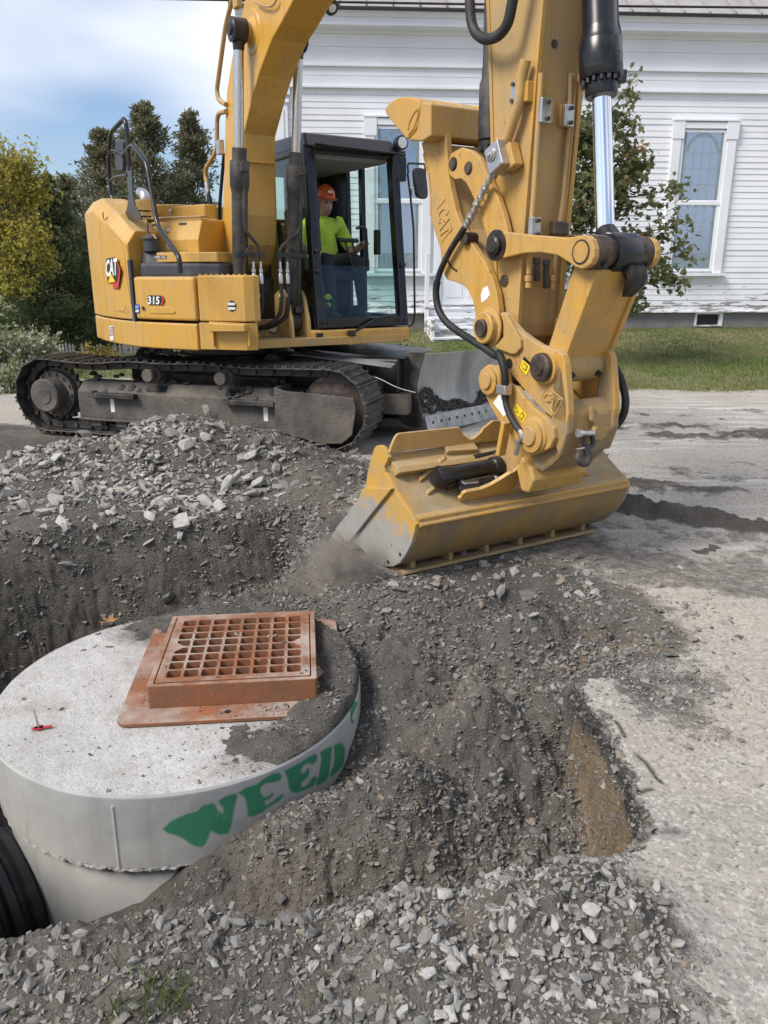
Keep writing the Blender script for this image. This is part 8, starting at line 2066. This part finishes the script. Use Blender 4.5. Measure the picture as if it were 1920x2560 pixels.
def eul(tx, ty, tz):
    cx, sx, cy, sy, cz, sz = np.cos(tx), np.sin(tx), np.cos(ty), np.sin(ty), np.cos(tz), np.sin(tz); o = np.zeros_like(cx); i = np.ones_like(cx)
    Rx = np.stack([i, o, o, o, cx, -sx, o, sx, cx], 1).reshape(-1, 3, 3); Ry = np.stack([cy, o, sy, o, i, o, -sy, o, cy], 1).reshape(-1, 3, 3); Rz = np.stack([cz, -sz, o, sz, cz, o, o, o, i], 1).reshape(-1, 3, 3)
    return Rz @ Ry @ Rx
vid = RNG.integers(0, len(VAR), NSN)
app = SS_ / np.maximum(np.hypot(SX_, SY_), .8)
inframe = (np.abs(np.arctan2(SX_, SY_)) < R(27)) & (SY_ > 1.28)
order = np.argsort(-np.where(inframe, app, 0)); single = np.zeros(NSN, bool); single[order[:300]] = True
NAMES = {0: ('heap of crushed stone in front of the manhole', 'stones on the near heap'), 1: ('backfill beside the manhole', 'stones in the backfill'), 2: ('spoil pile beside the track', 'stones on the spoil pile'), 3: ('bank behind the manhole', 'stones in the bank'), 4: ('gravel patch by the broken road edge', 'stones on the gravel patch'), 5: ('rubble under the bucket', 'stones in the rubble under the bucket'), 6: ('packed dirt road', 'stones on the road'), 7: ('ground round the pit', 'single stones round the pit'), 8: ('concrete slab or grate', 'stones on the slab')}
COLN = ('dark grey', 'mid grey', 'pale grey')
proto = {}
for i in np.nonzero(single)[0]:
    k = int(vid[i]); t = int(0 if ST_[i] < .33 else (1 if ST_[i] < .58 else 2))
    if (k, t) not in proto:
        me = np_mesh('stone', VARB[k][0], VARB[k][1], 3, False); me.materials.append(SMAT[t]); proto[(k, t)] = me
    o = link('stone', proto[(k, t)]); o.location = (SX_[i], SY_[i], SZ_[i]); o.rotation_euler = (tx[i], ty_[i], yaw[i]); o.scale = (SS_[i],) * 3
    nm, gp = NAMES[int(REG[i])]
    big = 'large ' if SS_[i] > (.11 if REG[i] == 2 else .055) else 'small '
    wh = nm
    if REG[i] == 0:
        sd0 = float(rim_dist(np.array([SX_[i]]), np.array([SY_[i]]))[0][0])
        wh = 'gravel heap crest above the pit' if sd0 > -.12 else ('road edge of the gravel heap' if SX_[i] > .52 else ('foot of the heap by the grass tufts' if SY_[i] < 1.42 and SX_[i] < -.15 else ('dark soil heap below the concrete barrel' if SX_[i] < -.25 else 'open slope of the gravel heap')))
    tag(o, f'{big}{SHAPE[k]} {COLN[t]} stone on the {wh}', 'stone', f'{big}{SHAPE[k]} {COLN[t]} {gp}'.strip())
rest = np.nonzero(~single)[0]; Vs, Fs, Ts, Hs = [], [], [], []; base_i = 0
ROT = eul(tx, ty_, yaw)
for k in range(2 * len(VAR)):
    kk = k % len(VAR); fine = k >= len(VAR)
    idx = rest[(vid[rest] == kk) & ((SS_[rest] / np.maximum(SY_[rest], 1.2) < .0085) == fine)]; V, Fc = (VARS if fine else VAR)[kk]; n = len(idx)
    W = np.einsum('nij,kj->nki', ROT[idx], V) * SS_[idx][:, None, None] + np.stack([SX_[idx], SY_[idx], SZ_[idx]], 1)[:, None, :]
    Vs.append(W.reshape(-1, 3)); Fs.append((Fc[None] + (base_i + np.arange(n) * len(V))[:, None, None]).reshape(-1, 3)); Ts.append(np.repeat(ST_[idx], len(V))); Hs.append(np.repeat(RNG.random(n) + .12 * (REG[idx] == 5), len(V))); base_i += n * len(V)
me = np_mesh('gravel', np.concatenate(Vs), np.concatenate(Fs), 3, False); fattr(me, 'tone', np.concatenate(Ts)); fattr(me, 'hue', np.concatenate(Hs)); me.materials.append(M['stone'])
tag(link('gravel', me), 'loose crushed stone and fines spread over the dug ground', None, None, 'stuff')

# soil and pebbles dropping off the end of the bucket
n = 900
u_ = RNG.uniform(780, 985, n); t = RNG.random(n)
pts = []
for k in range(n):
    xx, yy, z0 = on_depth(u_[k], 1440 - 20 * RNG.random(), 4.02 + RNG.uniform(-.06, .25)); pts.append((xx + RNG.normal(0, .01), yy, max(z0, -.02) + abs(RNG.normal(0, .11)) * (1 if u_[k] < 900 else .5)))
pts = np.array(pts); s_ = size_dist(n, .003, .028, 2.0); Vs, Fs = [], []; b_i = 0
for k in range(4):
    idx = np.arange(k, n, 4); V, Fc = VAR[k]; W = np.einsum('nij,kj->nki', rand_rot(len(idx)), V) * s_[idx][:, None, None] + pts[idx][:, None, :]
    Vs.append(W.reshape(-1, 3)); Fs.append((Fc[None] + (b_i + np.arange(len(idx)) * len(V))[:, None, None]).reshape(-1, 3)); b_i += len(idx) * len(V)
me = np_mesh('falling_soil', np.concatenate(Vs), np.concatenate(Fs), 3, False); fattr(me, 'tone', np.clip(RNG.normal(.35, .15, b_i), 0, 1)); me.materials.append(M['stone'])
tag(link('falling_soil', me), 'soil and pebbles spilling off the end of the bucket', None, None, 'stuff')
# dust hanging there
m, nt, out = material('dust'); s = NT(nt)
tcn = s.n('TexCoord'); v = s.n('VolumePrincipled'); v.inputs['Color'].default_value = (.62, .54, .46, 1)
nz_ = s.n('TexNoise', Scale=3.2, Detail=5.0); s.l(tcn.outputs['Object'], nz_.inputs['Vector'])
gr_ = s.n('TexGradient', _gradient_type='SPHERICAL'); mp_ = s.n('Mapping'); s.l(tcn.outputs['Object'], mp_.inputs[0]); s.l(mp_.outputs[0], gr_.inputs[0])
s.l(s.math('MULTIPLY', s.math('MULTIPLY', s.ramp(nz_.outputs['Fac'], .38, .72), gr_.outputs['Fac']), 34.0), v.inputs['Density']); s.l(v.outputs[0], out.inputs['Volume'])
dbm = bmesh.new(); bmesh.ops.create_icosphere(dbm, subdivisions=3, radius=1.0); dme = bpy.data.meshes.new('dust_cloud'); dbm.to_mesh(dme); dbm.free(); dme.materials.append(m)
dust_o = link('dust_cloud', dme); dust_o.location = (*on_level(862, 1405, .07), .07); dust_o.scale = (.24, .24, .19)
tag(dust_o, 'puff of pale dust where soil spills from the bucket', None, None, 'stuff')

# grass tufts in the foreground
def tuft(u, v, n, L, label):
    x, y = on_level(u, v, 0.0); z = float(ground_z(np.array([x]), np.array([y]))[0])
    t = RNG.normal(0, .035, (n, 2)); d = np.c_[RNG.normal(0, .55, (n, 2)), np.ones(n)]; d /= np.linalg.norm(d, axis=1)[:, None]
    b = np.cross(d, RNG.normal(size=(n, 3))); b /= np.linalg.norm(b, axis=1)[:, None]
    T5 = np.array([(0, -.022, 0), (0, .022, 0), (.5, .018, .04), (.5, -.018, .04), (1, 0, .20)]); F5 = [(0, 1, 2), (0, 2, 3), (3, 2, 4)]
    root = thing('grass_tuft', label, 'grass', (x, y, z - .005))
    leaves('blades', np.c_[t, np.zeros(n)], RNG.uniform(.4, 1.1, n) * L, T5, F5, np.stack([d, b, np.cross(d, b)], 2), np.clip(RNG.normal(.5, .3, n), 0, 1), M['fol_grass'], root)['kind'] = 'stuff'
tuft(405, 2535, 70, .10, 'green grass tuft at the foot of the near stone heap'); tuft(335, 2552, 40, .08, 'small green grass tuft among stones of the near heap'); tuft(18, 2330, 40, .10, 'dry grass tuft beside the corrugated drain pipe')
tuft(770, 2540, 14, .07, 'sparse dry grass stalks on the bare near ground'); tuft(225, 2290, 7, .09, 'two dry stalks against the manhole barrel')
